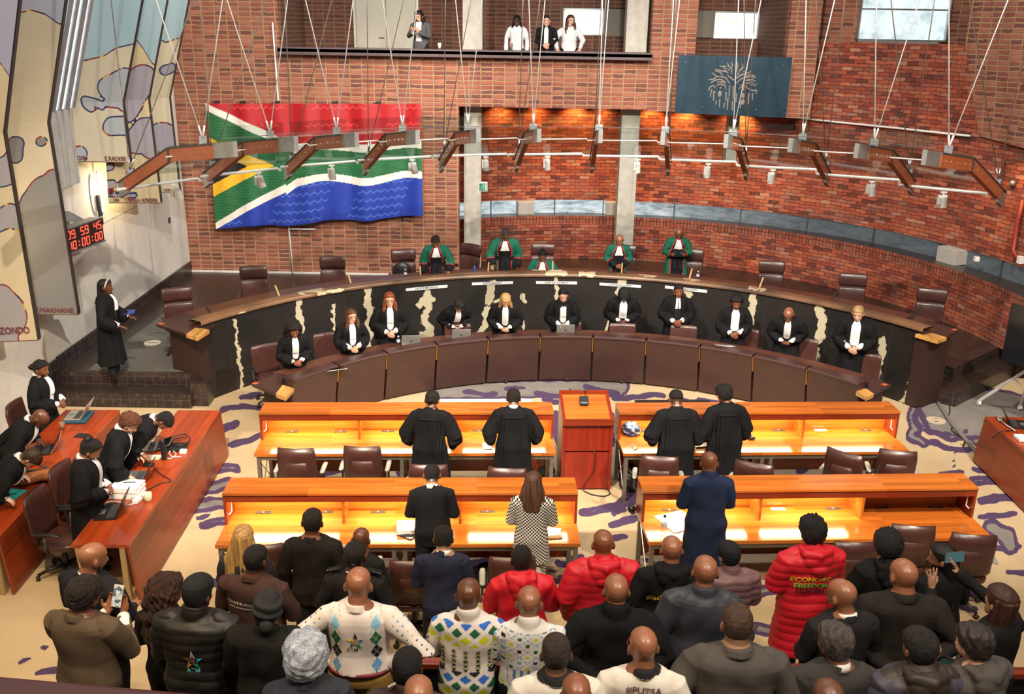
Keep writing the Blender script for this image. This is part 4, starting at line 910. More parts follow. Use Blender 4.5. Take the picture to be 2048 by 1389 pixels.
def make_chair(name, label, loc, rz, kind, group):
    t = thing(name, label, 'chair', loc, rz, group)
    dark = M['leather']; hi = kind == 'judge'
    m = MB(); rings = []
    for z, s in ((.415, .90), (.43, .98), (.47, 1), (.495, .96), (.505, .8)):
        an = np.arange(28)*2*PI/28; cx = np.sign(np.cos(an))*np.abs(np.cos(an))**.5; sy = np.sign(np.sin(an))*np.abs(np.sin(an))**.5
        rings.append(np.stack([cx*.255*s, .01+sy*.25*s, np.full(28, z)], 1))
    m.loft(rings); m.build('seat', dark, t, smooth=True)
    if hi:
        m = MB(); cushion(m, -.255, .255, [(-.20, .50), (-.225, .58), (-.235, .70), (-.25, .82), (-.262, .885)], .085); m.build('backrest', dark, t, smooth=True)
        m = MB(); cushion(m, -.265, .265, [(-.265, .895), (-.275, .95), (-.285, 1.03), (-.295, 1.11), (-.30, 1.14)], .10); m.build('headrest', dark, t, smooth=True)
        m = MB(); cushion(m, -.24, .24, [(-.265, .52), (-.28, .7), (-.30, .9), (-.315, 1.05)], .03); m.build('back_shell', M['leather2'], t, smooth=True)
    else:
        zt = 1.05 if kind != 'clerk' else .98
        m = MB(); cushion(m, -.25, .25, [(-.21, .50), (-.235, .58), (-.255, .70), (-.27, .82), (-.285, .92), (-.29, zt)], .07); m.build('backrest', dark, t, smooth=True)
        m = MB(); cushion(m, -.2, .2, [(-.262, .54), (-.285, .7), (-.31, .86)], .025); m.build('back_shell', M['leather'], t, smooth=True)
    for s in (-1, 1):
        m = MB(); m.tube([(s*.24, -.05, .42), (s*.30, -.04, .48), (s*.30, -.03, .66)], .016, 8)
        if hi: m.tube([(s*.30, -.16, .64), (s*.30, -.02, .675), (s*.295, .14, .66), (s*.29, .18, .60)], .022, 8, flat=1.5)
        m.build('armrest', M['leather'] if hi else M['darkgrey'], t, smooth=True)
        if not hi: m = MB(); m.limb([(s*.30, -.16, .675), (s*.30, .02, .685), (s*.295, .12, .67)], [.03, .034, .03], 10, flat=.5); m.build('arm_pad', flat('grey_arm_pad', (.33, .32, .27), .5) if kind == 'desk' else M['black'], t, smooth=True)
    m = MB(); m.lathe([(.02, .10), (.035, .12), (.03, .28), (.02, .30), (.02, .40), (.09, .415), (.0, .42)], n=12); m.build('column', M['black'], t, smooth=True)
    m = MB(); 
    for k in range(5):
        a = k*2*PI/5+.3; m.tube([(0, 0, .13), (.18*math.cos(a), .18*math.sin(a), .11), (.31*math.cos(a), .31*math.sin(a), .07)], [.03, .024, .018], 8)
    m.build('base', M['black'], t, smooth=True)
    for k in range(5):
        a = k*2*PI/5+.3; m = MB(); m.lathe([(0, -.022), (.028, -.02), (.028, .02), (0, .022)], (.31*math.cos(a), .31*math.sin(a), .03), 12, M=rotz(a)@roty(PI/2)); m.build('caster', M['black'], t, smooth=True)
    return t
# judges' chairs: position from the top edge of the backrest
def chair_at(px, py, ztop, floor, rz, kind):
    p = az(px, py, floor+ztop); back = V(-.28*-math.sin(rz), -.28*math.cos(rz), 0); return (p[0]-back[0], p[1]-back[1], floor)
JC = [(352, 574, 208, 'brown leather judges chair at the left tip of the bench'), (506, 531, 196, 'empty judges chair second from the left, tilted headrest by the brick wall'), (665, 512, 186, 'empty judges chair below the flag between two others'),
      (806, 498, 192, 'judges chair with a black cushion beside the judge in a bun'), (944, 487, 148, 'judges chair turned aside in front of the left concrete column'), (1086, 486, 180, 'judges chair in which the seated chief judge sits'),
      (1250, 489, 176, 'judges chair behind the bald judge with clasped hands'), (1384, 497, 170, 'judges chair behind the bald judge with folded arms'), (1545, 521, 168, 'empty judges chair right of the judge with folded arms'), (1708, 546, 164, 'empty judges chair second from the right end'), (1866, 576, 158, 'empty judges chair at the right end, catching bluish light')]
first = None
for px, py, r, lab in JC:
    rz = math.radians(r); loc = chair_at(px, py, 1.15, .5, rz, 'judge')
    if first is None: first = make_chair('judges_chair', lab, loc, rz, 'judge', 'high-backed chairs behind the judges bench')
    else: dup(first, loc, rz, lab)
m = MB(); m.limb([(0, 0, .50), (0, 0, .64)], [.15, .17], 14, flat=.35, up=(0, 1, 0)); p = chair_at(806, 498, 1.15, .5, 0, 'j'); o = m.build('cushion', M['black'], None, smooth=True); o.location = (p[0]+.0, p[1]-.56+.04, .5+.12); tag(o, 'black cushion standing in the judges chair beside the judge in a bun', 'cushion')
CC = [(527, 688, 215, 'clerks chair behind the leftmost clerk with big curly hair'), (652, 665, 205, 'clerks chair left of the bespectacled clerk with straight brown hair'), (775, 650, 195, 'clerks chair behind the red-haired clerk'), (915, 647, 190, 'clerks chair behind the bowing clerk with short black hair'), (1010, 645, 184, 'clerks chair behind the blonde clerk'),
      (1136, 642, 180, 'clerks chair behind the clerk in a black headscarf'), (1245, 646, 178, 'clerks chair behind the clerk with afro hair'), (1368, 650, 172, 'clerks chair behind the clerk with white bands'), (1492, 657, 164, 'clerks chair behind the curly-haired clerk in an open shirt'), (1608, 676, 160, 'clerks chair behind the bald bowing clerk'), (1734, 706, 155, 'clerks chair behind the blond bearded clerk')]
first = None
for px, py, r, lab in CC:
    rz = math.radians(r); loc = chair_at(px, py, .98, 0, rz, 'c')
    if first is None: first = make_chair('clerks_chair', lab, loc, rz, 'clerk', 'low-backed chairs between the two benches')
    else: dup(first, loc, rz, lab)
DC = [(590, 899, 0, 'leather chair at the left end of the front left desk'), (723, 895, 0, 'leather chair second from the left at the front left desk'), (856, 931, 0, 'chair pushed back behind the advocate with a low bun'), (1014, 938, -4, 'chair pushed back behind the second advocate at the front left desk'),
      (1320, 914, -8, 'chair behind the advocate with a short fade at the front right desk'), (1508, 927, -22, 'chair just right of the navy coat, turned to the right'), (1688, 905, -38, 'chair turned sideways near the middle of the front right desk'), (1798, 903, -12, 'chair at the right end of the front right desk'),
      (520, 1093, 8, 'chair almost hidden behind the woman with long blonde hair'), (690, 1091, 0, 'chair behind the tall man in a dark suit at the back left desk'), (825, 1124, 4, 'chair left of the man in a navy suit'), (1025, 1117, 3, 'chair behind the woman in a checked coat'),
      (1715, 1087, 0, 'chair just right of the man in the long red coat'), (1830, 1054, -6, 'tallest of the three chairs at the right end of the back right desk'), (1952, 1072, -8, 'chair at the far right end of the back right desk')]
first = None
for px, py, r, lab in DC:
    rz = math.radians(r); loc = chair_at(px, py, 1.05, 0, rz, 'd')
    if first is None: first = make_chair('office_chair', lab, loc, rz, 'desk', 'leather office chairs at the advocates desks')
    else: dup(first, loc, rz, lab)
for px, py, r, lab in [(62, 985, -92, 'swivel chair with black armrests at the near end of the left side tables'), (112, 932, -95, 'swivel chair behind the woman with a dark updo at left'), (22, 806, -88, 'swivel chair against the left wall behind the bald advocate')]:
    rz = math.radians(r); loc = chair_at(px, py, 1.05, 0, rz, 'd'); t = make_chair('swivel_chair', lab, loc, rz, 'side', 'swivel chairs at the left side tables')
# public benches (rails glimpsed between people)
for y, z, lab in ((6.08, .6, 'long dark bench with a red-brown top rail, nearer row behind the first public row'), (5.15, .9, 'long dark bench with a red-brown top rail, lowest in the frame')):
    t = thing('public_bench', lab, 'bench', (3.05, y, z), 0, 'long benches of the public gallery')
    m = MB(); m.box((0, 0, .88+.02), (11.2, .09, .05)); m.build('top_rail', M['wood_red'], t, bevel=.006)
    m = MB(); m.box((0, .02, .62), (11.3, .03, .5)); m.build('back_panel', M['black'], t); m = MB(); m.box((0, .25, .42), (11.3, .42, .05)); m.build('seat', M['black'], t, bevel=.01)
    for k in range(5): m = MB(); m.box((-5.4+2.7*k, .2, .2), (.06, .45, .4)); m.build('support', M['darkgrey'], t)
# ------------------------------------------------------------------ suspended glass canopy with rods, track and spotlights
KC = (1.09, 9.04); KR = (6.21, 7.74, 9.06); KZ = (4.61, 4.40, 3.81); K0, KD = math.radians(141.86), math.radians(-9.04)
def kp(k, i, dr=0, dz=0, R=None, Z=None):
    a = K0+KD*k; r = (KR[i] if R is None else R)+dr; return V(KC[0]+r*math.cos(a), KC[1]+r*math.sin(a), (KZ[i] if Z is None else Z)+dz)
def track_z(k): return 3.63+.24*(1-abs((k-5.5)/5.9)**1.6)
def canopy():
    t = thing('glass_canopy', 'suspended fan of glass panes on twelve timber brackets hung from steel rods', 'canopy', (KC[0], KC[1], 0)); O = V(KC[0], KC[1], 0)
    tim = wood('bracket_timber', (.36, .10, .035), (.26, .065, .022), 0, .35, 0)
    for k in range(12):
        b, n, p = kp(k, 0)-O, kp(k, 1)-O, kp(k, 2)-O; tz = V(0, 0, 1); rad = unit((p-b)*V(1, 1, 0)); w = np.cross(rad, tz)*.028; h = V(0, 0, .19)
        b2 = b+(n-b)*.28
        def slab(a, c, ww, h0, h1, m): q = w/.028*ww; m.hexa([a-q+h0, c-q+h0, c+q+h0, a+q+h0, a-q+h1, c-q+h1, c+q+h1, a+q+h1])
        m = MB(); slab(b2, n, .042, -h, 0*h, m); slab(n, p, .042, -h*.95, 0*h, m); 
        for f in (.15, .3, .5, .75, .9):
            for a, c in ((b2, n), (n, p)):
                q = a+(c-a)*f-h*.5
                for s_ in (-1, 1): m.ell(q+w/.028*.044*s_, .009, 6, 4, m=1)
        br = m.build('bracket', [tim, M['steel']], t)
        m = MB(); slab(b2, n, .055, 0*h, V(0, 0, .022), m); slab(n, p+(p-n)*.12, .055, 0*h, V(0, 0, .022), m); slab(n-unit(n-b)*.03, n+unit(p-n)*.03, .046, -h, V(0, 0, .01), m); m.build('dark_top_strip', M['darkgrey'], br)
        m = MB(); slab(b-(n-b)*.02, b2, .034, -h, V(0, 0, .02), m); m.build('end_plate', M['galv'], br)
        m = MB(); slab(p-(p-n)*.05, p+(p-n)*.14, .03, -h*1.2, V(0, 0, 0), m); m.build('tip_plate', M['galv'], br)
        a = b2+(n-b2)*.25+V(0, 0, .02); m = MB(); m.box(a+V(0, 0, .05), (.012, .12, .12), a=K0+KD*k); m.build('hanger_plate', M['galv'], br)
        a = p-(p-n)*.12+V(0, 0, .02); m = MB(); m.box(a+V(0, 0, .04), (.012, .10, .10), a=K0+KD*k); m.build('hanger_plate', M['galv'], br)
    for k in range(11):
        for i in (0, 1):
            a, b, c, d = kp(k, i, dz=.03)-O, kp(k+1, i, dz=.03)-O, kp(k+1, i+1, dz=.03)-O, kp(k, i+1, dz=.03)-O
            m = MB(); z = V(0, 0, .012); m.hexa([a, b, c, d, a+z, b+z, c+z, d+z]); m.build('glass_pane', M['glass'], t)
        a, b = kp(k, 0, .22, .05)-O, kp(k+1, 0, .22, .05)-O; a, b = a+(b-a)*.05, b-(b-a)*.05; y = unit(np.cross(b-a, (0, 0, 1)))*.01; z = V(0, 0, .15)
        m = MB(); m.hexa([a, b, b+y, a+y, a+z, b+z, b+y+z, a+y+z]); m.build('glass_upstand', M['glass'], t)
        m = MB(); q0, q1 = kp(k, 0, .25, .03)-O, kp(k+1, 0, .25, .03)-O; m.tube([q0, q1], .007, 6); m.build('edge_rail', M['darkgrey'], t)
    # white lighting track in slightly offset lengths, front and inner
    for R, Z0, r in ((KR[2]-.05, 'track', .024), (KR[1]-.1, KZ[1]-.10, .010)):
        for k in range(11):
            Z = track_z(k+.37) if Z0 == 'track' else Z0
            a, b = kp(k-.12, 0, R=R, Z=Z)-O, kp(k+.86, 0, R=R+.1, Z=Z+.015)-O; m = MB(); m.tube([a, b, kp(k+.88, 0, R=R, Z=Z-.01)-O], r, 6); m.build('light_track', M['white_metal'], t)
    # steel rods: (foot bracket, where on it, image column of the rod where it leaves the frame)
    RODS = [(0, 'b', 312), (0, 'b', 445), (0, 't', 222), (0, 't', 388), (1, 'b', 454), (1, 'b', 575), (1, 't', 399.6), (1, 't', 532), (2, 'b', 611), (2, 'b', 706), (2, 't', 570), (2, 't', 664), (3, 'b', 765), (3, 'b', 835), (3, 't', 734), (3, 't', 807),
            (4, 'b', 911), (4, 'b', 964), (4, 't', 891), (4, 't', 942), (5, 'b', 1057.6), (5, 'b', 1090), (5, 't', 1046), (5, 't', 1080), (6, 'b', 1205), (6, 'b', 1217), (6, 't', 1203), (6, 't', 1212), (7, 'b', 1347), (7, 'b', 1359), (7, 't', 1352), (7, 't', 1344),
            (8, 'b', 1477), (8, 'b', 1522), (8, 't', 1488), (8, 't', 1511), (9, 'b', 1612), (9, 'b', 1669), (9, 't', 1632), (9, 't', 1689), (10, 'b', 1753), (10, 'b', 1839), (10, 't', 1782), (10, 't', 1869), (11, 'b', 1898), (11, 'b', 2016), (11, 't', 1939), (11, 't', 2070)]
    for k, w, tx in RODS:
        b, n, p = kp(k, 0), kp(k, 1), kp(k, 2); b2 = b+(n-b)*.28
        f = (b2+(n-b2)*.25 if w == 'b' else p-(p-n)*.12)+V(0, 0, .10)
        top = ay(tx, 0, f[1]); d = top-f; e = f+d*((9.4-f[2])/d[2])
        m = MB(); m.tube([f-O, e-O], .0085, 6); u = unit(d); m.tube([f-O, f+u*.18-O], .014, 8); m.build('rod', flat('grey_rod', (.45, .45, .44), .4) if w == 'b' else M['steel'], t, smooth=True)
canopy()
def spotlight(px, py, lab, big):
    p = None
    best = None
    for k in np.arange(-.2, 11.3, .02):   # nearest place along the track
        q = kp(k, 0, R=KR[2]-.03, Z=track_z(k)); s = proj(q[None])[0]; d = abs(s[0]-px)
        if best is None or d < best[0]: best = (d, k)
    q = kp(best[1], 0, R=KR[2]-.03, Z=track_z(best[1])-.03); t = thing('track_spotlight', lab, 'spotlight', q, 0, 'white spotlights on the canopy track')
    m = MB(); m.tube([(0, 0, 0), (0, 0, -.07)], .014, 6); m.box((0, 0, -.01), (.10, .03, .03)); m.build('mount', M['white_metal'], t)
    tilt = roty(-.12 if big else 0)@rotx(.25); m = MB(); m.lathe([(.0, 0), (.045, -.0), (.052, -.02), (.062, -.17), (.066, -.20), (.052, -.20), (.05, -.18), (0, -.17)], (.02 if big else 0, 0, -.06), 18, M=tilt); m.build('lamp_head', M['white_metal'], t, smooth=False)
    m = MB(); m.box((-.05, .02, -.14), (.05, .06, .16)); m.build('driver_box', M['white_metal'], t, bevel=.004)
for i, (px, py) in enumerate([(350, 362), (515, 340), (662, 322), (825, 322), (972, 322), (1094, 315), (1275, 320), (1416, 328), (1545, 341), (1744, 364), (1887, 382)]):
    spotlight(px, py, ['leftmost spotlight on the canopy track, in front of the last banner', 'spotlight hanging over the gold stripe of the flag', 'spotlight over the green band near the middle of the flag', 'spotlight at the right edge of the flag', 'spotlight right of the flag in front of the left column', 'spotlight just left of the middle of the canopy track', 'spotlight right beside the second concrete column', 'spotlight below the left half of the blue plate', 'spotlight below the right end of the blue plate', 'spotlight second from the right end of the track', 'rightmost spotlight on the canopy track'][i], i in (0, 1, 3, 9, 10))
# ------------------------------------------------------------------ small things on the tables and benches
def laptop(lab, px, py, z, rz, w=.33, ang=105, shell=None, body=None, apple=False, off=(0, 0)):
    p = az(px, py, z)+V(off[0], off[1], 0); t = thing('laptop', lab, 'laptop', p, math.radians(rz)); shell = shell or M['silver']; body = body or shell; d = w*.68
    m = MB(); m.box((0, 0, .008), (w, d, .016)); m.build('base', body, t, bevel=.003)
    m = MB()
    for r in range(5):
        for k in range(11): m.box((-w*.40+k*w*.08, d*.05+r*d*.075, .018), (w*.065, d*.06, .004))
    m.build('keyboard', M['darkgrey'], t)
    m = MB(); m.box((0, -d*.28, .017), (w*.3, d*.28, .003)); m.build('trackpad', M['darkgrey'] if body is not shell else M['galv'], t)
    a = math.radians(ang); R = rotx(-(PI-a)) ; L = MB(); L.box((0, 0, 0), (w, .008, d)); 
    c = V(0, d/2, .012)+rotx(-(a-PI/2))@V(0, 0, d/2); m = MB(); m.box(c, (w, .009, d), M=rotx(-(a-PI/2))); m.build('lid', shell, t, bevel=.003)
    m = MB(); m.box(c+rotx(-(a-PI/2))@V(0, -.006, 0), (w*.94, .002, d*.9), M=rotx(-(a-PI/2))); m.build('screen', M['screen_dark'], t)
    if apple: m = MB(); q = c+rotx(-(a-PI/2))@V(0, .0055, 0); m.ell(q, (.022, .002, .024), 12, 8); m.ell(q+V(.006, 0, .028), (.005, .002, .009), 8, 6); m.build('logo', M['darkgrey'], t)
    return t
# on the clerks' bench, lids towards us
laptop('open silver laptop on the clerks bench below the red-haired clerk', 822, 690, .80, 188, apple=True); laptop('open silver laptop on the clerks bench below the bowing clerk', 922, 678, .80, 186, apple=True)
laptop('open silver laptop in front of the clerk in a black headscarf', 1130, 668, .80, 180, apple=True); laptop('low open laptop in front of the curly-haired clerk in an open shirt', 1448, 695, .80, 172, ang=150); laptop('laptop at the left end of the clerks bench, lid folded low', 665, 738, .80, 205, ang=160)
# left side tables
laptop('black laptop open at the near end of the left side table', 218, 1026, .755, -82, .36, 112, M['black'], M['black'])
laptop('grey laptop open behind the stack of paper', 272, 956, .755, -84, .33, 118, M['darkgrey'], M['galv']); laptop('silver laptop standing on a blue sleeve at the far end of the wall-side table', 152, 832, .80, -84, .34, 118)
laptop('laptop in front of the bald advocate at the left wall table', 85, 902, .755, -70, .33, 125, M['silver'], M['black']); laptop('slim grey laptop in front of the advocate bending at the far end', 298, 895, .755, -80, .30, 160, M['galv'], M['galv'])
laptop('grey laptop between the two advocates at the front right desk', 1408, 888, .755, 14, .33, 115, M['silver'], M['silver']); laptop('black laptop with white cables on the right side table', 2035, 850, .755, 75, .33, 120, M['black'], M['black'])
def boxthing(name, cat, lab, px, py, z, size, rz, mat, bevel=.002, part='body'):
    p = az(px, py, z); m = MB(); m.box((0, 0, size[2]/2), size); o = m.build(name, mat, None, bevel=bevel); o.location = tuple(p); o.rotation_euler = (0, 0, math.radians(rz)); return tag(o, lab, cat)
boxthing('laptop_sleeve', 'sleeve', 'dark blue padded sleeve under the silver laptop on the wall-side table', 156, 838, .752, (.40, .34, .045), -84, flat('blue_sleeve', (.012, .06, .10), .8), .015)
boxthing('closed_laptop', 'laptop', 'closed black laptop on the left side table near its far end', 351, 897, .752, (.30, .24, .03), 8, M['black'], .004)
boxthing('teal_folder', 'folder', 'teal folder with a black pen on the wall-side table', 20, 992, .752, (.24, .30, .012), -8, flat('teal_card', (.02, .36, .30), .7))
boxthing('smartphone', 'phone', 'dark phone lying above the black laptop at the left table', 226, 1011, .752, (.15, .08, .01), -10, M['screen_dark'])
boxthing('smartphone', 'phone', 'dark phone lying beside the black bottle on the left table', 312, 901, .752, (.14, .07, .01), 10, M['screen_dark'])
boxthing('black_adapter', 'adapter', 'small black power adapter behind the grey laptop', 298, 933, .752, (.13, .07, .04), -5, M['black'], .006)
boxthing('white_charger', 'adapter', 'white cube charger next to the closed black laptop', 367, 907, .752, (.085, .07, .05), 0, M['white_metal'], .006)
boxthing('illustrated_booklet', 'booklet', 'cream booklet with a small picture beside the black bottle', 306, 916, .752, (.20, .15, .008), 5, flat('cream_booklet', (.60, .56, .42), .7))
boxthing('power_strip', 'power strip', 'white power strip beside the mug on the left side table', 282, 999, .752, (.07, .26, .04), -14, M['white_metal'], .006)
boxthing('table_socket', 'socket', 'black socket pad on the wall-side table', 162, 872, .752, (.14, .14, .006), -8, M['black'])
def paperstack():
    p = az(256, 990, .752); t = thing('paper_stack', 'thick stack of white printed pages with a black pen on top', 'paper', p, math.radians(-3)); r = random.Random(3)
    for k in range(7): m = MB(); m.box((r.uniform(-.008, .008), r.uniform(-.008, .008), .011+.02*k), (.34, .25, .018), a=r.uniform(-.03, .03)); m.build('ream', M['paper'], t)
    pn = MB(); pn.tube([(-.07, -.005, 0), (.07, .015, 0)], .006, 8); o = pn.build('pen', M['black']); o.location = tuple(p+V(.02, .03, .150)); tag(o, 'black pen lying on the stack of white pages', 'pen')
paperstack()
m = MB(); m.tube([(-.05, -.02, 0), (.05, .03, 0)], .006, 8); o = m.build('pen', M['black']); o.location = tuple(az(22, 989, .775)); tag(o, 'black pen lying on the teal folder', 'pen')
def mug():
    p = az(297, 1001, .752); t = thing('mug', 'cream mug beside the white power strip', 'mug', p); m = MB(); m.lathe([(0, 0), (.04, 0), (.045, .01), (.046, .095), (.041, .095), (.04, .015), (0, .012)], n=20); m.build('body', flat('cream_glaze', (.60, .50, .33), .3), t, smooth=True)
    m = MB(); m.tube([(-.044, 0, .08), (-.075, -.01, .07), (-.075, -.01, .035), (-.044, 0, .025)], .008, 8); m.build('handle', flat('cream_glaze', (.60, .50, .33), .3), t, smooth=True)
mug()
def cup(lab, px, py, z, h=.11, col=(.22, .10, .05), lid=False):
    p = az(px, py, z) if not isinstance(z, tuple) else ay(px, py, z[0]); t = thing('paper_cup', lab, 'cup', p); m = MB(); m.lathe([(0, 0), (.028, 0), (.04, h), (.036, h), (.026, .006), (0, .006)], n=18); m.build('body', flat('cup_card', col, .7), t, smooth=True)
    if lid: m = MB(); m.lathe([(0, h), (.043, h), (.04, h+.015), (0, h+.018)], n=18); m.build('lid', M['white_metal'], t)
cup('brown paper cup on the wall-side table near the bald advocate', 125, 860, .752); cup('white paper cup standing on the upper gallery ledge', 879, 97, (YW-.05,), .10, (.60, .60, .56), True); cup('brown drink cup on the ledge in front of the woman looking down', 1022, 98, (YW-.05,), .12, (.20, .12, .07)); 
def bottle(lab, px, py, z, h=.20, mat=None, cap=None, r=.032):
    p = az(px, py, z); t = thing('bottle', lab, 'bottle', p); m = MB(); m.lathe([(0, 0), (r*.95, 0), (r, .01), (r, h*.35), (r*.88, h*.4), (r, h*.45), (r, h*.7), (r*.45, h*.88), (r*.42, h*.93), (0, h*.93)], n=18); m.build('body', mat or M['bottle'], t, smooth=True)
    m = MB(); m.lathe([(0, h*.92), (r*.5, h*.92), (r*.5, h), (0, h)], n=14); m.build('cap', cap or M['white_metal'], t)
    if mat is None: m = MB(); m.lathe([(r*1.02, h*.46), (r*1.02, h*.64)], n=18); m.loft; m.build('label_band', flat('pale_label', (.55, .6, .68), .6), t)
bottle('black drinks bottle on the left side table', 329, 919, .752, .27, flat('matt_black_steel', (.012, .012, .014), .35), M['darkgrey'], .036)
bottle('small clear water bottle on the judges bench left of the judge in a bun', 811, 558, 1.312); bottle('small clear water bottle on the judges bench right of the judge with folded arms', 1395, 561, 1.312, .19); bottle('small blue-capped bottle on the judges bench by the turned chair', 949, 545, 1.312, .14, flat('blue_plastic', (.02, .06, .30), .3), flat('blue_plastic', (.02, .06, .30), .3))
bottle('clear water bottle on the clerks bench beside the red-haired clerk', 797, 694, .80); bottle('clear water bottle with a black cap on the back right desk', 1327, 1071, .752, .25, None, M['black'], .034)
def sheet(lab, px, py, z, w, d, rz, th=.004, mat=None, name='paper_sheet', cat='paper'): return boxthing(name, cat, lab, px, py, z, (w, d, th), rz, mat or M['paper'], 0)
sheet('large loose white sheet in front of the man in the navy coat', 1356, 1044, .753, .38, .42, 24); sheet('white page by the elbow of the woman in the checked coat', 1105, 1067, .753, .16, .24, -12); sheet('white pages at the hand of the second advocate at the front left desk', 974, 893, .753, .12, .2, 6)
sheet('white paper on the judges bench beside the seated chief judge', 1112, 543, 1.313, .26, .2, 0); sheet('white paper in front of the seated chief judge', 1070, 544, 1.313, .12, .12, 0, .03); sheet('white paper beside the judge in glasses', 965, 546, 1.313, .22, .14, 4); sheet('white paper on the clerks bench right of the blonde clerk', 1088, 678, .81, .22, .10, 0); sheet('white paper on the clerks bench before the clerk with afro hair', 1260, 682, .81, .22, .1, 0); sheet('white strip of paper at the left end of the clerks bench', 706, 719, .81, .2, .12, 20)
sheet('white note card on the clerks bench at right of centre', 1392, 690, .81, .15, .08, -5)
# papers and phone beside the man in the black suit
p = az(812, 1060, .752); t = thing('book', 'thick white book with a dark cover on the back left desk', 'book', p, .1); m = MB(); m.box((0, 0, .03), (.20, .24, .05)); m.build('pages', M['paper'], t); m = MB(); m.box((0, 0, .004), (.21, .25, .008)); m.build('cover', flat('dark_cover', (.09, .02, .012), .5), t)
boxthing('smartphone', 'phone', 'dark phone beside the thick white book on the back left desk', 815, 1074, .752, (.16, .09, .012), -30, M['screen_dark']); boxthing('notebook', 'notebook', 'brown notebook under the white page near the checked coat', 1110, 1076, .752, (.16, .06, .012), 8, flat('tan_notebook', (.40, .22, .08), .7))
boxthing('tissue_pack', 'packet', 'white packet on the right side table at the frame edge', 2042, 880, .752, (.14, .18, .05), 0, M['paper'], .01)
# brown bag on the wall-side table
def bag():
    p = az(62, 965, .752); t = thing('leather_bag', 'tan leather bag lying on the wall-side table at left', 'bag', p, math.radians(15)); mt = flat('tan_leather', (.36, .12, .035), .45, var=.2); m = MB(); rings = []
    for i, q in enumerate(np.linspace(-1, 1, 11)):
        an = np.arange(16)*2*PI/16; h = .07*(1-.35*q*q)+.005; w = .13*(1-.15*abs(q)**3); ring = np.stack([np.full(16, q*.26), np.cos(an)*w+.02*math.sin(q*4), .075+np.sin(an)*h*(1 if 1 else 1)+.012*np.sin(an*3+q*5)], 1); rings.append(ring)
    m.loft(rings); m.build('body', mt, t, smooth=True); m = MB(); m.tube([(-.2, -.06, .13), (-.05, -.02, .165), (.18, .02, .14)], .012, 8); m.build('zip', M['black'], t); m = MB(); m.tube([(-.22, .05, .12), (-.1, .1, .19), (.1, .1, .18), (.22, .05, .12)], .014, 8); m.build('handle', M['black'], t, smooth=True)
bag()
def blob(name, cat, lab, p, r, mat, seed=1, amp=.25, flatb=True):
    rg = np.random.RandomState(seed); m = MB(); m.ell((0, 0, 0), (1, 1, 1), 40, 24); v = np.array(m.v); n = wob(v[:, :2]*1+v[:, 2:]*1.3, 5, seed)+wob(v[:, 1:]*1.0, 8, seed+2)*.6; v = v*(1+amp*.5*n[:, None])*np.array(r)
    if flatb: v[:, 2] = np.maximum(v[:, 2], -r[2]*.6)
    m.v = (v+V(0, 0, r[2]*.6)).tolist(); o = m.build(name, mat, None, smooth=True); o.location = tuple(p); return tag(o, lab, cat)
nv = NT('navy_patterned_bag'); nv.set(Roughness=.5); n_ = nv.noise(nv.coord(), 14, 2); nv.base(nv.ramp(n_, [(.56, (.015, .03, .09)), (.62, (.35, .40, .50))]))
blob('folded_bag', 'bag', 'crumpled navy bag with white print on the front right desk', az(1262, 868, .755), (.13, .12, .11), nv.m, 4)
blob('backpack', 'bag', 'black backpack on the floor under the left end of the front right desk', az(1258, 975, .0), (.16, .2, .22), M['black'], 7)
blob('grey_bag', 'bag', 'dark bag with a light strap on the floor between desk and lectern', az(1088, 950, .0), (.15, .12, .16), M['darkgrey'], 9)
blob('handbag', 'bag', 'black handbag on the floor beside the chair of the woman in the checked coat', az(968, 1165, 0.0), (.12, .16, .15), M['black'], 12)
blob('mouse', 'mouse', 'black computer mouse beside the advocate with glasses', az(1502, 879, .755), (.06, .035, .03), M['black'], 2, .05)
blob('desk_speaker', 'speaker', 'small round black speaker hanging at the left end of the back right desk', az(1263, 1023, .7), (.05, .05, .05), M['black'], 2, .02, False)
def keys():
    p = az(1270, 898, .755); t = thing('key_bunch', 'small bunch of keys on the front right desk', 'keys', p)
    for k in range(4): m = MB(); a = k*1.4; m.tube([(0, 0, .006), (.06*math.cos(a), .06*math.sin(a), .006)], .006, 6, flat=.4); m.ell((0.02*math.cos(a), .02*math.sin(a), .006), (.015, .015, .004), 10, 5); m.build('key', M['steel'] if k % 2 else M['darkgrey'], t)
keys()
# cables
def cable(lab, pts, r, mat, name='cable'):
    o = V(*pts[0]); P = [V(*p)-o for p in pts]; m = MB(); Q = []
    for i in range(len(P)-1):
        p0, p1, p2, p3 = P[max(i-1, 0)], P[i], P[i+1], P[min(i+2, len(P)-1)]
        for t in np.linspace(0, 1, 6, endpoint=(i == len(P)-2)): Q.append(.5*((2*p1)+(-p0+p2)*t+(2*p0-5*p1+4*p2-p3)*t*t+(-p0+3*p1-3*p2+p3)*t**3))
    m.tube(Q, r, 6); ob = m.build(name, mat, None, smooth=True); ob.location = tuple(o); return tag(ob, lab, 'cable')
def px_path(z, *pp): return [tuple(az(x, y, z)) for x, y in pp]
cable('black cable trailing over the carpet from the right steps', px_path(.012, (1895, 790), (1900, 822), (1894, 838), (1905, 850), (1904, 862), (1928, 880), (1926, 893), (1930, 885)), .010, M['black'])
cable('grey cable cover running diagonally over the right carpet', px_path(.02, (1876, 806), (1905, 850), (1940, 890), (1958, 914)), .035, flat('grey_cover', (.16, .14, .12), .8))
cable('black cable hanging over the edge of the right side table', [tuple(az(1952, 888, .12)), tuple(az(1980, 878, .5)), tuple(az(2002, 864, .77)), tuple(az(2025, 862, .765))], .007, M['black'])
cable('white cable looped on the right side table', px_path(.775, (1996, 833), (2003, 836), (1999, 842), (1996, 836), (2012, 850), (2022, 856), (2030, 862)), .007, M['white_metal'])
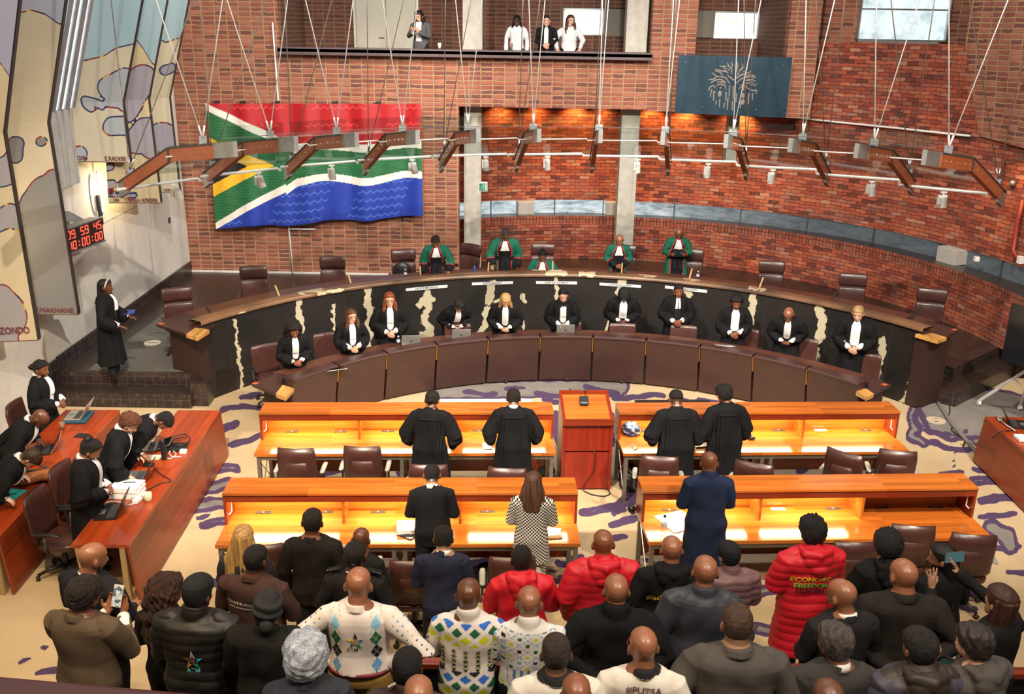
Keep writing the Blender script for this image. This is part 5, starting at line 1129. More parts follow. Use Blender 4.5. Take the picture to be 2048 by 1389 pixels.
cable('black cables coiled behind the closed laptop on the left table', px_path(.79, (335, 885), (352, 872), (372, 870), (380, 880), (365, 892), (345, 890), (350, 878), (375, 876)), .007, M['black'])
cable('white cable coiled around the black bottle', px_path(.765, (362, 914), (345, 914), (338, 906), (345, 902), (352, 910), (340, 918), (330, 915)), .006, M['white_metal'])
cable('black lead trailing from the grey laptop along the left table', px_path(.765, (308, 935), (320, 948), (342, 962), (325, 966), (305, 975), (294, 982)), .006, M['black'])
cable('white lead from the power strip to the black laptop', px_path(.77, (270, 1008), (255, 1010), (243, 1006), (228, 1003), (212, 1006)), .005, M['white_metal'])
cable('black cable curling on the carpet at the foot of the lectern', px_path(.012, (1200, 975), (1215, 980), (1220, 988), (1208, 993), (1185, 990), (1168, 983)), .009, M['black'])
cable('black cables on the small tiled step at right', px_path(.33, (1862, 748), (1875, 752), (1886, 758), (1880, 764), (1868, 758), (1855, 762)), .008, M['black'])
cable('thin black microphone lead on the back left desk', [tuple(az(1016, 1028, .76)), tuple(az(1021, 1022, .80)), tuple(az(1026, 1012, .9))], .006, M['black'])
# gooseneck microphones / upright wooden holders along the judges bench
for i, (px, py, lean, dark, lab) in enumerate([(806-374, 640, -.5, 1, 'at the left end of the judges bench, dark and slanting'), (560, 596, -.25, 0, 'second from the left, pale and slanting left'), (703, 571, -.2, 0, 'third from the left, in front of an empty chair'), (841, 555, 0, 0, 'by the hand of the judge in a bun'), (976, 547, .05, 0, 'before the judge in glasses'), (1105, 545, 0, 0, 'in front of the seated chief judge'), (1243, 549, .0, 0, 'in front of the bald judge with clasped hands'), (1378, 560, .15, 0, 'in front of the judge with folded arms'), (1518, 578, .2, 0, 'right of the judge with folded arms'), (1658, 605, .5, 1, 'dark and slanting, before the second last chair'), (1820, 638, .5, 1, 'dark and slanting, near the right end of the bench')]):
    p = az(px, py, 1.31 if not dark else 1.31); t = thing('bench_microphone', ('slim black microphone ' if dark else 'slim pale wooden microphone stick ')+lab, 'microphone', p, 0, 'microphones standing along the judges bench')
    m = MB(); m.tube([(0, 0, 0), (lean*.28, -.02, .24)], .018 if dark else .016, 6); m.build('stem', M['black'] if dark else flat('pale_stick', (.62, .44, .20), .4), t); m = MB(); m.box((0, 0, .01), (.10, .08, .02)); m.build('foot', M['black'], t)
# dark red balcony rail close to the camera
m = MB(); a, b = ay(-260, 1325, 1.25), ay(900, 1428, 1.25); dn = V(0, .02, -.6)
m.hexa([a+dn, b+dn, b+dn+V(0, -.08, 0), a+dn+V(0, -.08, 0), a, b, b+V(0, -.08, 0), a+V(0, -.08, 0)]); o = m.build('balcony_rail', flat('dark_red_rail', (.065, .008, .010), .4), None, bevel=.012); tag(o, 'dark red balcony rail crossing the lower left corner close to the viewer', 'railing')
# ------------------------------------------------------------------ people
def remesh(mb, vox, smooth=2):
    me = mb.mesh('tmp'); o = bpy.data.objects.new('tmp', me); COL.objects.link(o)
    r = o.modifiers.new('r', 'REMESH'); r.mode = 'VOXEL'; r.voxel_size = vox; r.adaptivity = 0
    if smooth: s = o.modifiers.new('s', 'SMOOTH'); s.iterations = smooth; s.factor = .5
    dg = bpy.context.evaluated_depsgraph_get(); m2 = o.evaluated_get(dg).to_mesh()
    v = np.zeros(len(m2.vertices)*3); m2.vertices.foreach_get('co', v); v = v.reshape(-1, 3)
    n = np.zeros(len(m2.vertices)*3); m2.vertices.foreach_get('normal', n); n = n.reshape(-1, 3)
    f = np.zeros(len(m2.loops), np.int32); m2.loops.foreach_get('vertex_index', f)
    st = np.zeros(len(m2.polygons), np.int32); m2.polygons.foreach_get('loop_start', st); ct = np.zeros(len(m2.polygons), np.int32); m2.polygons.foreach_get('loop_total', ct)
    bpy.data.objects.remove(o); bpy.data.meshes.remove(me)
    return v, n, f, st, ct
def mesh_np(name, v, f, st, ct, mat, cols=None, smooth=True):
    me = bpy.data.meshes.new(name); me.vertices.add(len(v)); me.vertices.foreach_set('co', v.astype(np.float32).ravel())
    me.loops.add(len(f)); me.loops.foreach_set('vertex_index', f); me.polygons.add(len(st)); me.polygons.foreach_set('loop_start', st); me.polygons.foreach_set('loop_total', ct)
    if smooth: me.polygons.foreach_set('use_smooth', np.ones(len(st), bool))
    me.update(calc_edges=True); me.materials.append(mat)
    if cols is not None:
        c = np.ones((len(v), 4), np.float32); c[:, :3] = cols; me.attributes.new('Col', 'FLOAT_COLOR', 'POINT').data.foreach_set('color', c.ravel())
    return me
def faces_np(fs):
    return np.array([i for f in fs for i in f], np.int32), np.cumsum([0]+[len(f) for f in fs[:-1]]).astype(np.int32), np.array([len(f) for f in fs], np.int32)
def n3(v, k, seed=0, st=(1, 1, 1)):   # cheap band-limited 3-d noise
    r = np.random.RandomState(seed); o = np.zeros(len(v)); v = v*np.array(st)
    for i in range(8): d = unit(r.randn(3))*k*(.6+.9*r.rand()); o += np.sin(v@d+r.rand()*6.28)
    return o/2.8
SKIN_D, SKIN_M, SKIN_B, SKIN_L, SKIN_T = (.110, .040, .020), (.19, .070, .034), (.26, .106, .056), (.56, .31, .21), (.40, .22, .13)
MSKIN = attr_mat('skin', .33, .08, 300, spec=.5); MCLOTH = attr_mat('woven_cloth', .85, .25, 420, sheen=.0, spec=.2); MSATIN = attr_mat('nylon_shell', .55, .15, 200, spec=.4)
def hair_mat(name, scale, st, strength, dist):
    t = NT(name); a = t.n('ShaderNodeAttribute'); a.attribute_name = 'Col'; t.set(Roughness=.48); n_ = t.noise(t.coord(scale=st), scale, 4, .65)
    t.base(t.mix(t.ramp(n_, [(.38, (.45, .45, .45)), (.62, (0, 0, 0))]), a.outputs['Color'], (.0, .0, .0), 'MIX')); t.b.inputs['Specular IOR Level'].default_value = .35; t.bump(n_, strength, dist); return t.m
MHAIR = hair_mat('straight_hair', 150, (1, 1, .07), .7, .006); MHAIR2 = hair_mat('curly_hair', 95, (1, 1, 1), 1.0, .014)
HZ = [-.120, -.108, -.085, -.055, -.02, .01, .04, .07, .092, .108, .117]
HW = [.016, .034, .050, .060, .067, .072, .0745, .070, .056, .035, .012]
HF = [.070, .088, .090, .087, .086, .088, .091, .083, .066, .042, .012]
HB = [.030, .005, -.035, -.066, -.086, -.098, -.103, -.096, -.078, -.050, -.016]
HZ, HW, HF, HB = [[q*1.045 for q in L] for L in (HZ, HW, HF, HB)]
def head_rings(off=0., top=None, n=30):
    rings = []
    for z, w, f, b in zip(HZ, HW, HF, HB):
        an = np.arange(n)*2*PI/n; cy = (f+b)/2; ry = (f-b)/2
        x = np.cos(an); y = np.sin(an); k = 1+.06*np.abs(x*y)
        zz = z+(off*(z-.0)/.117 if z > 0 else 0)
        rings.append(np.stack([(w+off)*x*k, cy+(ry+off)*y*k, np.full(n, zz)], 1))
    return rings
HC = V(0, .028, 1.570); KH = 1.05     # head centre in the 1.73 m rest figure
class Fig:
    def __init__(s, name, label, group=None): s.parts = []; s.name = name; s.label = label; s.group = group; s.bvh = None
P_ARMS = {  # elbow, wrist, hand direction, palm normal for the right side (x>0); mirrored for left
    'clasp': ((.255, .0, 1.13), (.075, .235, 1.035), (-.72, .45, -.5), (-.3, -.9, .1)),
    'side': ((.255, -.03, 1.12), (.255, .06, .87), (0, .15, -1), (-1, 0, 0)),
    'front': ((.24, .03, 1.12), (.13, .26, 1.02), (-.5, .85, -.15), (0, -.3, -1)),
    'back': ((.29, -.09, 1.13), (.09, -.19, .96), (-.8, -.1, -.5), (0, 1, 0)),
    'akimbo': ((.40, -.10, 1.16), (.20, -.02, .99), (-.6, .6, -.4), (-1, 0, 0)),
    'lean': ((.30, .10, 1.14), (.26, .30, .96), (-.1, .6, -.75), (0, -.6, -.8)),
    'phone': ((.24, .10, 1.12), (.07, .34, 1.20), (-.2, .6, .75), (-.3, -.9, .3)),
    'table': ((.32, .08, 1.14), (.30, .24, .95), (0, .7, -.7), (0, -.5, -.8)),
    'photo': ((.30, .18, 1.25), (.20, .42, 1.45), (-.25, .35, .9), (-.3, .8, 0)),
    'fold': ((.26, .06, 1.14), (.0, .24, 1.14), (-.95, .15, 0), (0, -1, 0)),
    'rest': ((.29, .02, 1.12), (.29, .25, .98), (-.1, .9, -.35), (0, -.3, -1)),
}
def hand(mb, w, d, n, side, curl=.5, spread=.1, sc=1.):
    d = unit(d); n = unit(np.array(n, float)-d*(np.dot(n, d))); s = np.cross(d, n)*side
    if 1: s = unit(s)
    rings = []
    for q, wd, th in ((-.01, .026, .020), (.02, .032, .018), (.05, .040, .016), (.085, .042, .013), (.095, .038, .010)):
        an = np.arange(12)*2*PI/12; c = np.asarray(w)+d*q*sc; rings.append(c+sc*(np.cos(an)[:, None]*s*wd+np.sin(an)[:, None]*n*th))
    mb.loft(rings)
    for i, (o, L) in enumerate(((.031, .070), (.011, .078), (-.010, .073), (-.030, .058))):
        dd = unit(d+s*(o/.031)*spread); p = np.asarray(w)+d*.088*sc+s*o*sc; P = [p-dd*.012]; a = 0
        for seg, k in ((.45, .35), (.32, .8), (.23, 1.0)):
            a += curl*k; P.append(P[-1]+(dd*math.cos(a)+n*math.sin(a))*L*seg*sc+(dd*.012 if len(P) == 1 else 0))
        mb.limb(P, [.0098*sc, .0090*sc, .0082*sc, .0070*sc], 8)
    tb = np.asarray(w)+d*.025*sc+s*.032*sc; t1 = tb+(s*.7+d*.6+n*.25)*.038*sc; t2 = t1+(s*.25+d*.85+n*.4*(.3+curl))*.032*sc
    mb.limb([tb-s*.01, t1, t2], [.014*sc, .0115*sc, .009*sc], 8)
TZ = [1.475, 1.45, 1.42, 1.37, 1.29, 1.20, 1.10, 1.00, .92, .85]
TW = [.060, .082, .128, .172, .172, .158, .148, .160, .172, .160]
TD = [.058, .070, .085, .102, .115, .110, .104, .112, .118, .105]
TY = [-.005, -.008, -.008, 0, .008, .006, .004, 0, -.008, -.005]
def tor(z):
    zz = TZ[::-1]; return np.interp(z, zz, TW[::-1]), np.interp(z, zz, TD[::-1]), np.interp(z, zz, TY[::-1])
def torso_rings(zs, lw, ld, wd, n=32, flare=None, belly=0.):
    rings = []
    for z in zs:
        w, d, y = tor(max(z, .85)); fl = 0 if flare is None else flare*max(0, 1.0-z)
        k = sstep(1.47, 1.38, z); w = (w+lw*k)*(1+(wd-1)*k)+fl+.012*(1-k); d = (d+ld*k)*(1+(wd-1)*.8*k)+fl*.8+.012*(1-k)
        b = belly*math.exp(-((z-1.08)/.16)**2)
        an = np.arange(n)*2*PI/n; x = np.sign(np.cos(an))*np.abs(np.cos(an))**.9; yy = np.sign(np.sin(an))*np.abs(np.sin(an))**.9
        rings.append(np.stack([w*x, y+d*yy+b*(yy > 0)*yy, np.full(n, z)], 1))
    return rings
def lerp(a, b, t): return np.asarray(a)*(1-t)+np.asarray(b)*t
def person(label, px, py, fl, h=1.73, rot=0, lean=0, nod=0, yaw=0, tilt=0, arms='front', armL=None, skin=SKIN_D, wd=1.0, outfit='suit', col=(.012, .012, .014), col2=None, hair='none', hc=(.008, .006, .005), sit=False, vox=.0085, lower=(.012, .012, .014), hem=None, extra=(), beard=0, group=None, colfn=None, twist=0, hs=1.0, belly=0., bow=0., name='person', mat=None, lips=None, foldamp=None, curl=.55, spread=.08, gb=None, eyes=True, ds=0., yp=None, hl=None, hw=None):
    if max(col) < .03 and outfit != 'gown': col = tuple(c_*.6 for c_ in col)
    F = Fig(name, label, group); out = []; curl_ = hair in ('afro', 'bigafro', 'curly', 'curlylong', 'bigcurly', 'buzz', 'fade') or (hair in ('short', 'shortwavy', 'bun', 'lowbun', 'topbun', 'updo') and skin is not SKIN_L)
    S = h/1.735; dark = sum(skin) < .3
    a = math.radians(lean); nodr = math.radians(nod); yawr = math.radians(yaw); tlr = math.radians(tilt)
    def deform(v, head=None):
        v = np.array(v, float)
        if head is None: w2 = sstep(1.455, 1.53, v[:, 2])*((np.abs(v[:, 0]) < .16) & (np.abs(v[:, 1]-.0) < .24))
        elif head == 'hair': w2 = .25+.75*sstep(1.30, 1.53, v[:, 2])
        elif head: w2 = np.ones(len(v))
        else: w2 = np.zeros(len(v))
        if nod or yaw or tilt:
            q = v-V(0, -.02, 1.49); r = q@(roty(-tlr)@rotx(-nodr)@np.eye(3)).T if 0 else q@(rotz(-yawr)@rotx(-nodr)@roty(tlr)).T
            if head == 'hair': r2 = q@(rotz(-yawr)).T; r = r; 
            v = v+(r-q)*w2[:, None]
            v[:, 1] += .0
        if lean:
            w = sstep(.88, 1.22, v[:, 2]); ang = a*w; y = v[:, 1]+.02; z = v[:, 2]-.95; zz = np.maximum(z, -.07)
            ny = y*np.cos(ang)+zz*np.sin(ang); nz = zz*np.cos(ang)-y*np.sin(ang)
            m_ = z > -.07; v[:, 1] = np.where(m_, ny-.02-.10*math.sin(a)*1, v[:, 1]-.10*math.sin(a)*np.clip(v[:, 2]/.88, 0, 1)); v[:, 2] = np.where(m_, nz+.95, v[:, 2])
        if sit: v[:, 2] -= .43
        return v
    hd = deform(HC[None], True)[0]*S; R = rotz(math.radians(rot)); zh = fl+hd[2]
    tgt = az(px, py, zh) if yp is None else ay(px, py, yp)
    if yp is not None: fl = tgt[2]-hd[2]
    org = V(tgt[0], tgt[1], 0)-(R@V(hd[0], hd[1], 0)); org[2] = fl
    t = thing(F.name, label, 'person', org, math.radians(rot), group)
    def emit(nm, v, f, st, ct, mt, cols=None, head=None, smooth=True, parent=None):
        me = mesh_np(nm, deform(v, head)*S, f, st, ct, mt, cols, smooth); o = bpy.data.objects.new(nm, me); COL.objects.link(o); o.parent = parent or t; return o
    def emit_mb(nm, mb, mt, cols=None, head=None, smooth=True, parent=None):
        f, st, ct = faces_np(mb.f); v = np.array(mb.v); c = None
        if cols is not None: c = np.tile(cols, (len(v), 1)) if not callable(cols) else cols(v)
        return emit(nm, v, f, st, ct, mt, c, head, smooth, parent)
    # --- arms
    AP = []
    for side, key in ((1, arms), (-1, armL or arms)):
        e, w, d, n = [np.array(q, float) if not isinstance(q, float) else q for q in (P_ARMS[key] if isinstance(key, str) else key)]
        m_ = V(side, 1, 1); e = e*m_; w = w*m_; d = d*m_; n = n*m_
        ww = (1+(wd-1)*.8); e[0] *= ww; sh = V(side*(.172*ww), -.005, 1.372)
        if key == 'clasp' and side < 0: w = w+V(0, .015, .02)
        AP.append((side, sh, e, w, d, n))
    # --- body: one continuous skin surface
    B = MB()
    sv = []
    for r in head_rings(): sv.append(r*np.array([hs, 1, 1])*KH+HC)
    B.loft(sv)
    hh = lambda x, y, z: V(x, y, z)*KH+HC
    B.limb([hh(0, .082, .020), hh(0, .096, -.012), hh(0, .108, -.034)], [.008, .011, .013], 10); B.ell(hh(0, .100, -.040), (.018, .012, .010), 12, 6)
    B.limb([hh(-.042, .076, .028), hh(0, .088, .028), hh(.042, .076, .028)], [.009, .010, .009], 10)
    B.ell(hh(.034, .066, -.028), (.022, .020, .022), 12, 8); B.ell(hh(-.034, .066, -.028), (.022, .020, .022), 12, 8)
    B.ell(hh(0, .086, -.063), (.024, .011, .006), 12, 6); B.ell(hh(0, .085, -.074), (.020, .011, .007), 12, 6); B.ell(hh(0, .076, -.102), (.022, .018, .014), 12, 6)
    for s in (-1, 1): B.ell(hh(s*.083*hs, -.010, -.008), (.014, .021, .034), 12, 8, M=rotz(s*.45)); 
    B.limb([hh(0, -.022, -.05), hh(0, -.03, -.11), hh(0, -.032, -.17)], [.058+.004*wd, .060*wd, .068*wd], 20)
    B.loft(torso_rings([1.47, 1.44, 1.41, 1.36, 1.28, 1.18, 1.08, .98, .90, .86], -.022, -.016, wd, 20))
    for side, sh, e, w, d, n in AP:
        B.limb([sh, lerp(sh, e, .5), e, lerp(e, w, .55), w, w+unit(d)*.02], [.040, .042, .034, .028, .024, .023], 12); hand(B, w+unit(d)*.01, d, n, side, curl, spread)
    if sit: legs = [[V(s*.09, 0, .90), V(s*.11, .42, .90), V(s*.11, .40, .52)] for s in (-1, 1)]; lr = [.085, .06, .045]
    else: legs = [[V(s*.085, 0, .88), V(s*.095, .02, .50), V(s*.10, -.01, .09)] for s in (-1, 1)]; lr = [.08, .055, .04]
    for L in legs: B.limb(L, lr, 12)
    v, n_, f, st, ct = remesh(B, vox, 2)
    base = np.tile(np.array(skin), (len(v), 1)); q = (v-HC)/KH; face = (q[:, 1] > .045) & (q[:, 2] > -.13) & (q[:, 2] < .08)
    base *= (1+.10*n3(v, 25, 3))[:, None]
    def blend(mask, c, k=1.): base[mask] = base[mask]*(1-k)+np.array(c)*k
    lipc = lips or ((skin[0]*1.05, skin[1]*.75, skin[2]*.8) if dark else (.50, .19, .16)); blend(face & ((q[:, 0]/.025)**2+((q[:, 2]+.068)/.012)**2 < 1), lipc, .8)
    for s in (-1, 1):
        dx = (q[:, 0]-s*.031); blend(face & ((dx/.017)**2+((q[:, 2]-.004)/.0085)**2 < 1), (.35, .31, .28) if not bow else skin, .7); blend(face & ((dx/.0075)**2+((q[:, 2]-.004)/.0085)**2 < 1), (.015, .008, .006)); blend(face & (np.abs(q[:, 2]-.012-.002) < .0035) & (np.abs(dx) < .018), (.02, .012, .01), .7); blend(face & (np.abs(q[:, 2]-.029) < .005) & (np.abs(dx) < .021), hc if sum(hc) < .5 else (.2, .13, .08), .75)
    if beard: blend((q[:, 2] < -.045+.05*np.clip(-q[:, 1]*6, 0, .5)) & (q[:, 1] > -.02) & (q[:, 2] > -.125) & ~((np.abs(q[:, 0]) < .022) & (np.abs(q[:, 2]+.068) < .010)), hc, beard)
    if hair in ('buzz', 'fade', 'short', 'curly', 'afro', 'shortwavy'): blend((q[:, 2] > .05+.25*np.clip(q[:, 1]-.03, 0, 1)) | ((q[:, 1] < -.015) & (q[:, 2] > -.07)), hc, .75)
    if hair == 'stubble': blend((q[:, 2] > .035+.3*np.clip(q[:, 1]-.03, 0, 1)) | ((q[:, 1] < -.02) & (q[:, 2] > -.055)), hc, .6)
    body = emit('body', v, f, st, ct, MSKIN, base)
    # --- upper garment
    kind = outfit; mt = mat or MCLOTH; gown = kind in ('gown', 'judge'); puff = kind in ('puffer', 'longpuffer')
    lw = {'gown': .035, 'judge': .04, 'suit': .022, 'coat': .03, 'puffer': .045, 'longpuffer': .05, 'shirt': .012, 'sweater': .016, 'hoodie': .03}.get(kind, .02)
    hemz = hem if hem is not None else {'gown': .42, 'judge': .30, 'suit': .82, 'coat': .42, 'puffer': .84, 'longpuffer': .62, 'shirt': .86, 'sweater': .84, 'hoodie': .84}.get(kind, .85)
    if sit: hemz = max(hemz, .86)
    flare = {'gown': .12, 'judge': .14, 'coat': .10, 'longpuffer': .06}.get(kind, .02)
    G = MB(); zs = [z for z in (1.478, 1.46, 1.445, 1.42, 1.395, 1.36, 1.31, 1.25, 1.18, 1.10, 1.02, .94, .86) if z > hemz]+([] if hemz > .8 else list(np.linspace(.80, hemz+.06, 5)))+[hemz]
    G.loft(torso_rings(zs, lw, lw*.85, wd, 36, flare, belly))
    sr = {'gown': (.088, .092, .088), 'judge': (.09, .085, .082), 'suit': (.078, .062, .046), 'coat': (.084, .068, .052), 'puffer': (.098, .086, .062), 'longpuffer': (.102, .09, .065), 'shirt': (.072, .060, .046), 'sweater': (.074, .060, .044), 'hoodie': (.085, .072, .052)}.get(kind, (.076, .06, .045))
    for side, sh, e, w, d, n in AP:
        ww = 1+(wd-1)*.7; end = lerp(e, w, .72 if kind == 'gown' else .88 if kind == 'judge' else .93)
        dr = V(side*.01, -.01, -.028) if kind == 'gown' else V(0, 0, -.012) if kind == 'judge' else V(0, 0, 0)
        if kind == 'gown': G.limb([lerp(sh, e, .55)+V(0, 0, -.06), e+V(0, -.02, -.10), lerp(e, w, .45)+V(0, -.02, -.12)], [.06, .075, .055], 14); G.limb([e+V(0, -.01, -.06), lerp(e, w, .62)+V(0, .0, -.10)], [.06, .06], 12)
        if kind == 'shortsleeve': end = lerp(e, w, .05)
        G.limb([sh+V(-side*.035, 0, .008), sh+V(side*.004, 0, -.018), lerp(sh, e, .5)+dr*.3, e+dr*.7, lerp(e, end, .6)+dr, end+dr], [sr[0]*.72*ww, sr[0]*.93*ww, lerp(sr[0], sr[1], .6)*ww, sr[1]*ww, lerp(sr[1], sr[2], .6), sr[2]], 16)
    if kind in ('suit', 'coat', 'gown', 'judge'):
        for s in (-1, 1): G.ell(V(s*.155*(1+(wd-1)*.8), -.008, 1.392), (.05, .068, .030), 14, 8)
    if kind in ('shirt', 'sweater', 'suit', 'coat', 'hoodie', 'puffer', 'longpuffer'):   # collar
        zc = {'shirt': -.01, 'sweater': .02, 'suit': -.012, 'coat': .008, 'hoodie': .01, 'puffer': .03, 'longpuffer': .03}[kind]
        G.tube([(0, -.028, 1.43), (0, -.024, 1.463+zc), (0, -.020, 1.483+zc)], [.071*max(1, wd*.93), .067*max(1, wd*.93), .063*max(1, wd*.92)], 24, flat=1.13)
    if kind in ('hoodie', 'puffer', 'longpuffer') and ('nohood' not in extra):
        G.ell(V(0, -.115, 1.40), (.13, .065, .10), 20, 12, M=rotx(-.25)); G.ell(V(0, -.145, 1.33), (.085, .05, .07), 18, 10)
        G.limb([V(.10, -.02, 1.46), V(.105, -.10, 1.45), V(0, -.15, 1.44), V(-.105, -.10, 1.45), V(-.10, -.02, 1.46)], [.03, .038, .042, .038, .03], 12)
    v, n_, f, st, ct = remesh(G, vox, 2)
    # folds
    amp = foldamp if foldamp is not None else {'gown': .013, 'judge': .011, 'suit': .008, 'coat': .009, 'shirt': .008, 'sweater': .008, 'hoodie': .010}.get(kind, .008)
    low = sstep(1.40, 1.15, v[:, 2]); sd = int(abs(px)*7+abs(py)) % 1000
    disp = amp*(n3(v, 42, sd, (1, 1, .18))*(.25+.75*low) if gown else n3(v, 24, sd, (1, 1, 1.0))*.8+n3(v, 50, sd+1, (1, 1, .5))*.35)
    if gown: # back yoke: flat above, gathered pleats below
        bk = (v[:, 1] < -.03) & (v[:, 2] < 1.315) & (np.abs(v[:, 0]) < .2); disp = disp+np.where(bk, .009*np.sin(v[:, 0]*150+1.5*np.sin(v[:, 2]*9))*sstep(1.32, 1.27, v[:, 2])*(.4+.6*sstep(.6, 1.2, v[:, 2])), 0)+np.where((v[:, 1] < -.03) & (np.abs(v[:, 2]-1.325) < .012) & (np.abs(v[:, 0]) < .14), .012, 0)
        disp += .006*np.sin(v[:, 2]*55+v[:, 1]*20)*((np.abs(v[:, 0]) > .19)*1.)*0
    if puff:
        pp = (v[:, 2]+.10*np.abs(v[:, 0])+.006*n3(v, 9, sd))/.072; disp = (.008 if col[0] < .4 or kind == 'longpuffer' else .004)*np.abs(np.sin(pp*PI))**.6-.005+amp*.7*n3(v, 30, sd)
    v = v+n_*disp[:, None]
    c0 = np.tile(np.array(col), (len(v), 1)); P0 = v
    if colfn: c0 = colfn(P0, c0)
    if kind == 'judge':
        grn = np.array((.012, .115, .072)); blk = np.array((.010, .010, .012)); red = np.array((.50, .015, .03)); c0[:] = grn
        ax_, fr = np.abs(P0[:, 0]), P0[:, 1] > .02; z = P0[:, 2]; arm = ax_ > .185*wd
        edge = .050+.075*sstep(1.44, 1.25, z)
        c0[fr & (ax_ < edge+.018) & ~arm] = red; c0[fr & (ax_ < edge) & ~arm] = blk
        # black cuffs with a red band
        for side, sh, e, w, d, n in AP:
            ed = unit(w-e); L = np.linalg.norm(w-e); q = P0-e; s_ = q@ed; near = (np.linalg.norm(q-s_[:, None]*ed, axis=1) < .13) & (P0[:, 0]*side > -.05)
            c0[near & (s_ > L*.42) & (s_ < L*1.4)] = red; c0[near & (s_ > L*.50) & (s_ < L*1.4)] = blk
        c0[(np.abs(z-1.03) < .05) & ~arm & (ax_ < .2)] = blk
    garment = emit({'gown': 'gown', 'judge': 'robe', 'suit': 'jacket', 'coat': 'coat', 'puffer': 'puffer_jacket', 'longpuffer': 'puffer_coat', 'shirt': 'shirt', 'sweater': 'sweater', 'hoodie': 'hooded_jacket'}.get(kind, 'top'), v, f, st, ct, mt, c0)
    bvh = BVHTree.FromPolygons(v.tolist(), [tuple(f[s_:s_+c_]) for s_, c_ in zip(st, ct)])
    def onto(P, side=1, off=.006):    # lay flat shapes onto the chest (side 1) or the back (-1)
        outp = []
        for p in P:
            h_ = bvh.ray_cast(Vector((p[0], 1.0*side, p[2])), Vector((0, -side, 0)))
            y = h_[0][1] if h_[0] is not None else .1*side
            outp.append((p[0], y+side*(off+p[1]), p[2]))
        return np.array(outp)
    def patch(nm, outline, side, off, colr, mtl=None, nx=17, nz=22, pleat=0., z0=None, z1=None, shell=.004):
        zs_ = np.linspace(z1, z0, nz); P = []
        for z in zs_:
            w0, w1 = outline(z)
            for u in np.linspace(w0, w1, nx): P.append((u, pleat*math.sin(u*170), z))
        Q = onto(P, side, off); m = MB(); k = nx*nz; B2 = Q.copy(); B2[:, 1] -= side*.012
        vs = np.concatenate([Q, B2]); fs = []
        for j in range(nz-1):
            for i in range(nx-1):
                a_ = j*nx+i; fs.append((a_, a_+1, a_+nx+1, a_+nx) if side < 0 else (a_+nx, a_+nx+1, a_+1, a_))
        rim = [i for i in range(nx)]+[j*nx+nx-1 for j in range(1, nz)]+[(nz-1)*nx+i for i in range(nx-2, -1, -1)]+[j*nx for j in range(nz-2, 0, -1)]
        for i in range(len(rim)): a_, b_ = rim[i], rim[(i+1) % len(rim)]; fs.append((a_, b_, b_+k, a_+k))
        m.add(vs, fs); return emit_mb(nm, m, mtl or MCLOTH, colr)
    WHT = (.72, .71, .70)
    if kind == 'gown' and 'nobib' not in extra and abs(((rot+180) % 360)-180) > 60:
        sw = .022 if 'open' not in extra else .036
        patch('shirt_front', lambda z: (-(.035+sw*max(0, sstep(1.47, 1.36, z)) - .05*sstep(1.12, .98, z)), (.035+sw*max(0, sstep(1.47, 1.36, z)) - .05*sstep(1.12, .98, z))), 1, .004, WHT if 'blackfront' not in extra else (.015, .015, .017), z0=1.04, z1=1.462)
        if 'bands' in extra:
            for s in (-1, 1): patch('white_band', lambda z, s=s: sorted((s*(.004+.03*(1.45-z)), s*(.036+.08*(1.45-z)))), 1, .014, WHT, z0=1.26, z1=1.46, nx=5)
        elif 'plain' not in extra: patch('pleated_bib', lambda z: (-.030-.022*sstep(1.46, 1.2, z), .030+.022*sstep(1.46, 1.2, z)), 1, .012, WHT, z0=1.17, z1=1.46, pleat=.004, nx=25)
    if kind == 'judge':
        patch('white_jabot', lambda z: (-.030-.30*max(0, 1.455-z), .030+.30*max(0, 1.455-z)), 1, .012, WHT, z0=1.24, z1=1.462, pleat=.005, nx=31)
        m = MB(); m.limb([V(.03, .155*wd, 1.03), V(.05, .17*wd, .93), V(.035, .18*wd, .80)], [.045, .05, .06], 12, flat=.3, up=(0, 1, 0)); m.limb([V(-.02, .155*wd, 1.03), V(-.06, .17*wd, .90), V(-.08, .17*wd, .76)], [.04, .05, .055], 12, flat=.3, up=(0, 1, 0)); emit_mb('black_sash', m, MCLOTH, (.010, .010, .012))
    if kind in ('gown',) or 'collar' in extra:
        if 'nocollar' not in extra:
            zc_ = .008 if abs(((rot+180) % 360)-180) > 60 else -.004; m = MB(); m.tube([(0, -.024, 1.44+zc_), (0, -.021, 1.464+zc_), (0, -.019, 1.475+zc_)], [.078, .0715, .069], 22); emit_mb('white_collar', m, MCLOTH, WHT)
    if kind == 'gown' or 'cuffs' in extra:
        if 'nocuffs' not in extra:
            for side, sh, e, w, d, n in AP: m = MB(); m.tube([lerp(e, w, .58), lerp(e, w, .80), w+unit(d)*.01], [.044, .046, .043], 14); emit_mb('white_cuff', m, MCLOTH, WHT)
    if kind == 'suit' and abs(((rot+180) % 360)-180) < 60 and not sit:
        m = MB(); P = onto([(-.002, 0, z) for z in np.linspace(.98, hemz+.01, 10)], -1, .002); m.tube(list(P), .003, 4); emit_mb('vent', m, MCLOTH, tuple(c_*.3 for c_ in col))
    # --- lower garment
    LG = MB()
    if sit: paths = [[V(s*.09, 0, .92), V(s*.115, .43, .91), V(s*.115, .42, .50)] for s in (-1, 1)]; rr = [.115*wd, .095*wd, .07]
    else: paths = [[V(s*.085*wd, -.005, .93), V(s*.10*wd, .015, .52), V(s*.105, -.005, .07)] for s in (-1, 1)]; rr = [.105*wd, .082*wd, .068]
    for pth in paths: LG.limb([pth[0], lerp(pth[0], pth[1], .5), pth[1], lerp(pth[1], pth[2], .5), pth[2]], [rr[0], lerp(rr[0], rr[1], .5), rr[1], lerp(rr[1], rr[2], .5), rr[2]], 16)
    if not gown: LG.loft(torso_rings([1.02, .96, .90, .85], .004, .004, wd, 24, None, belly))
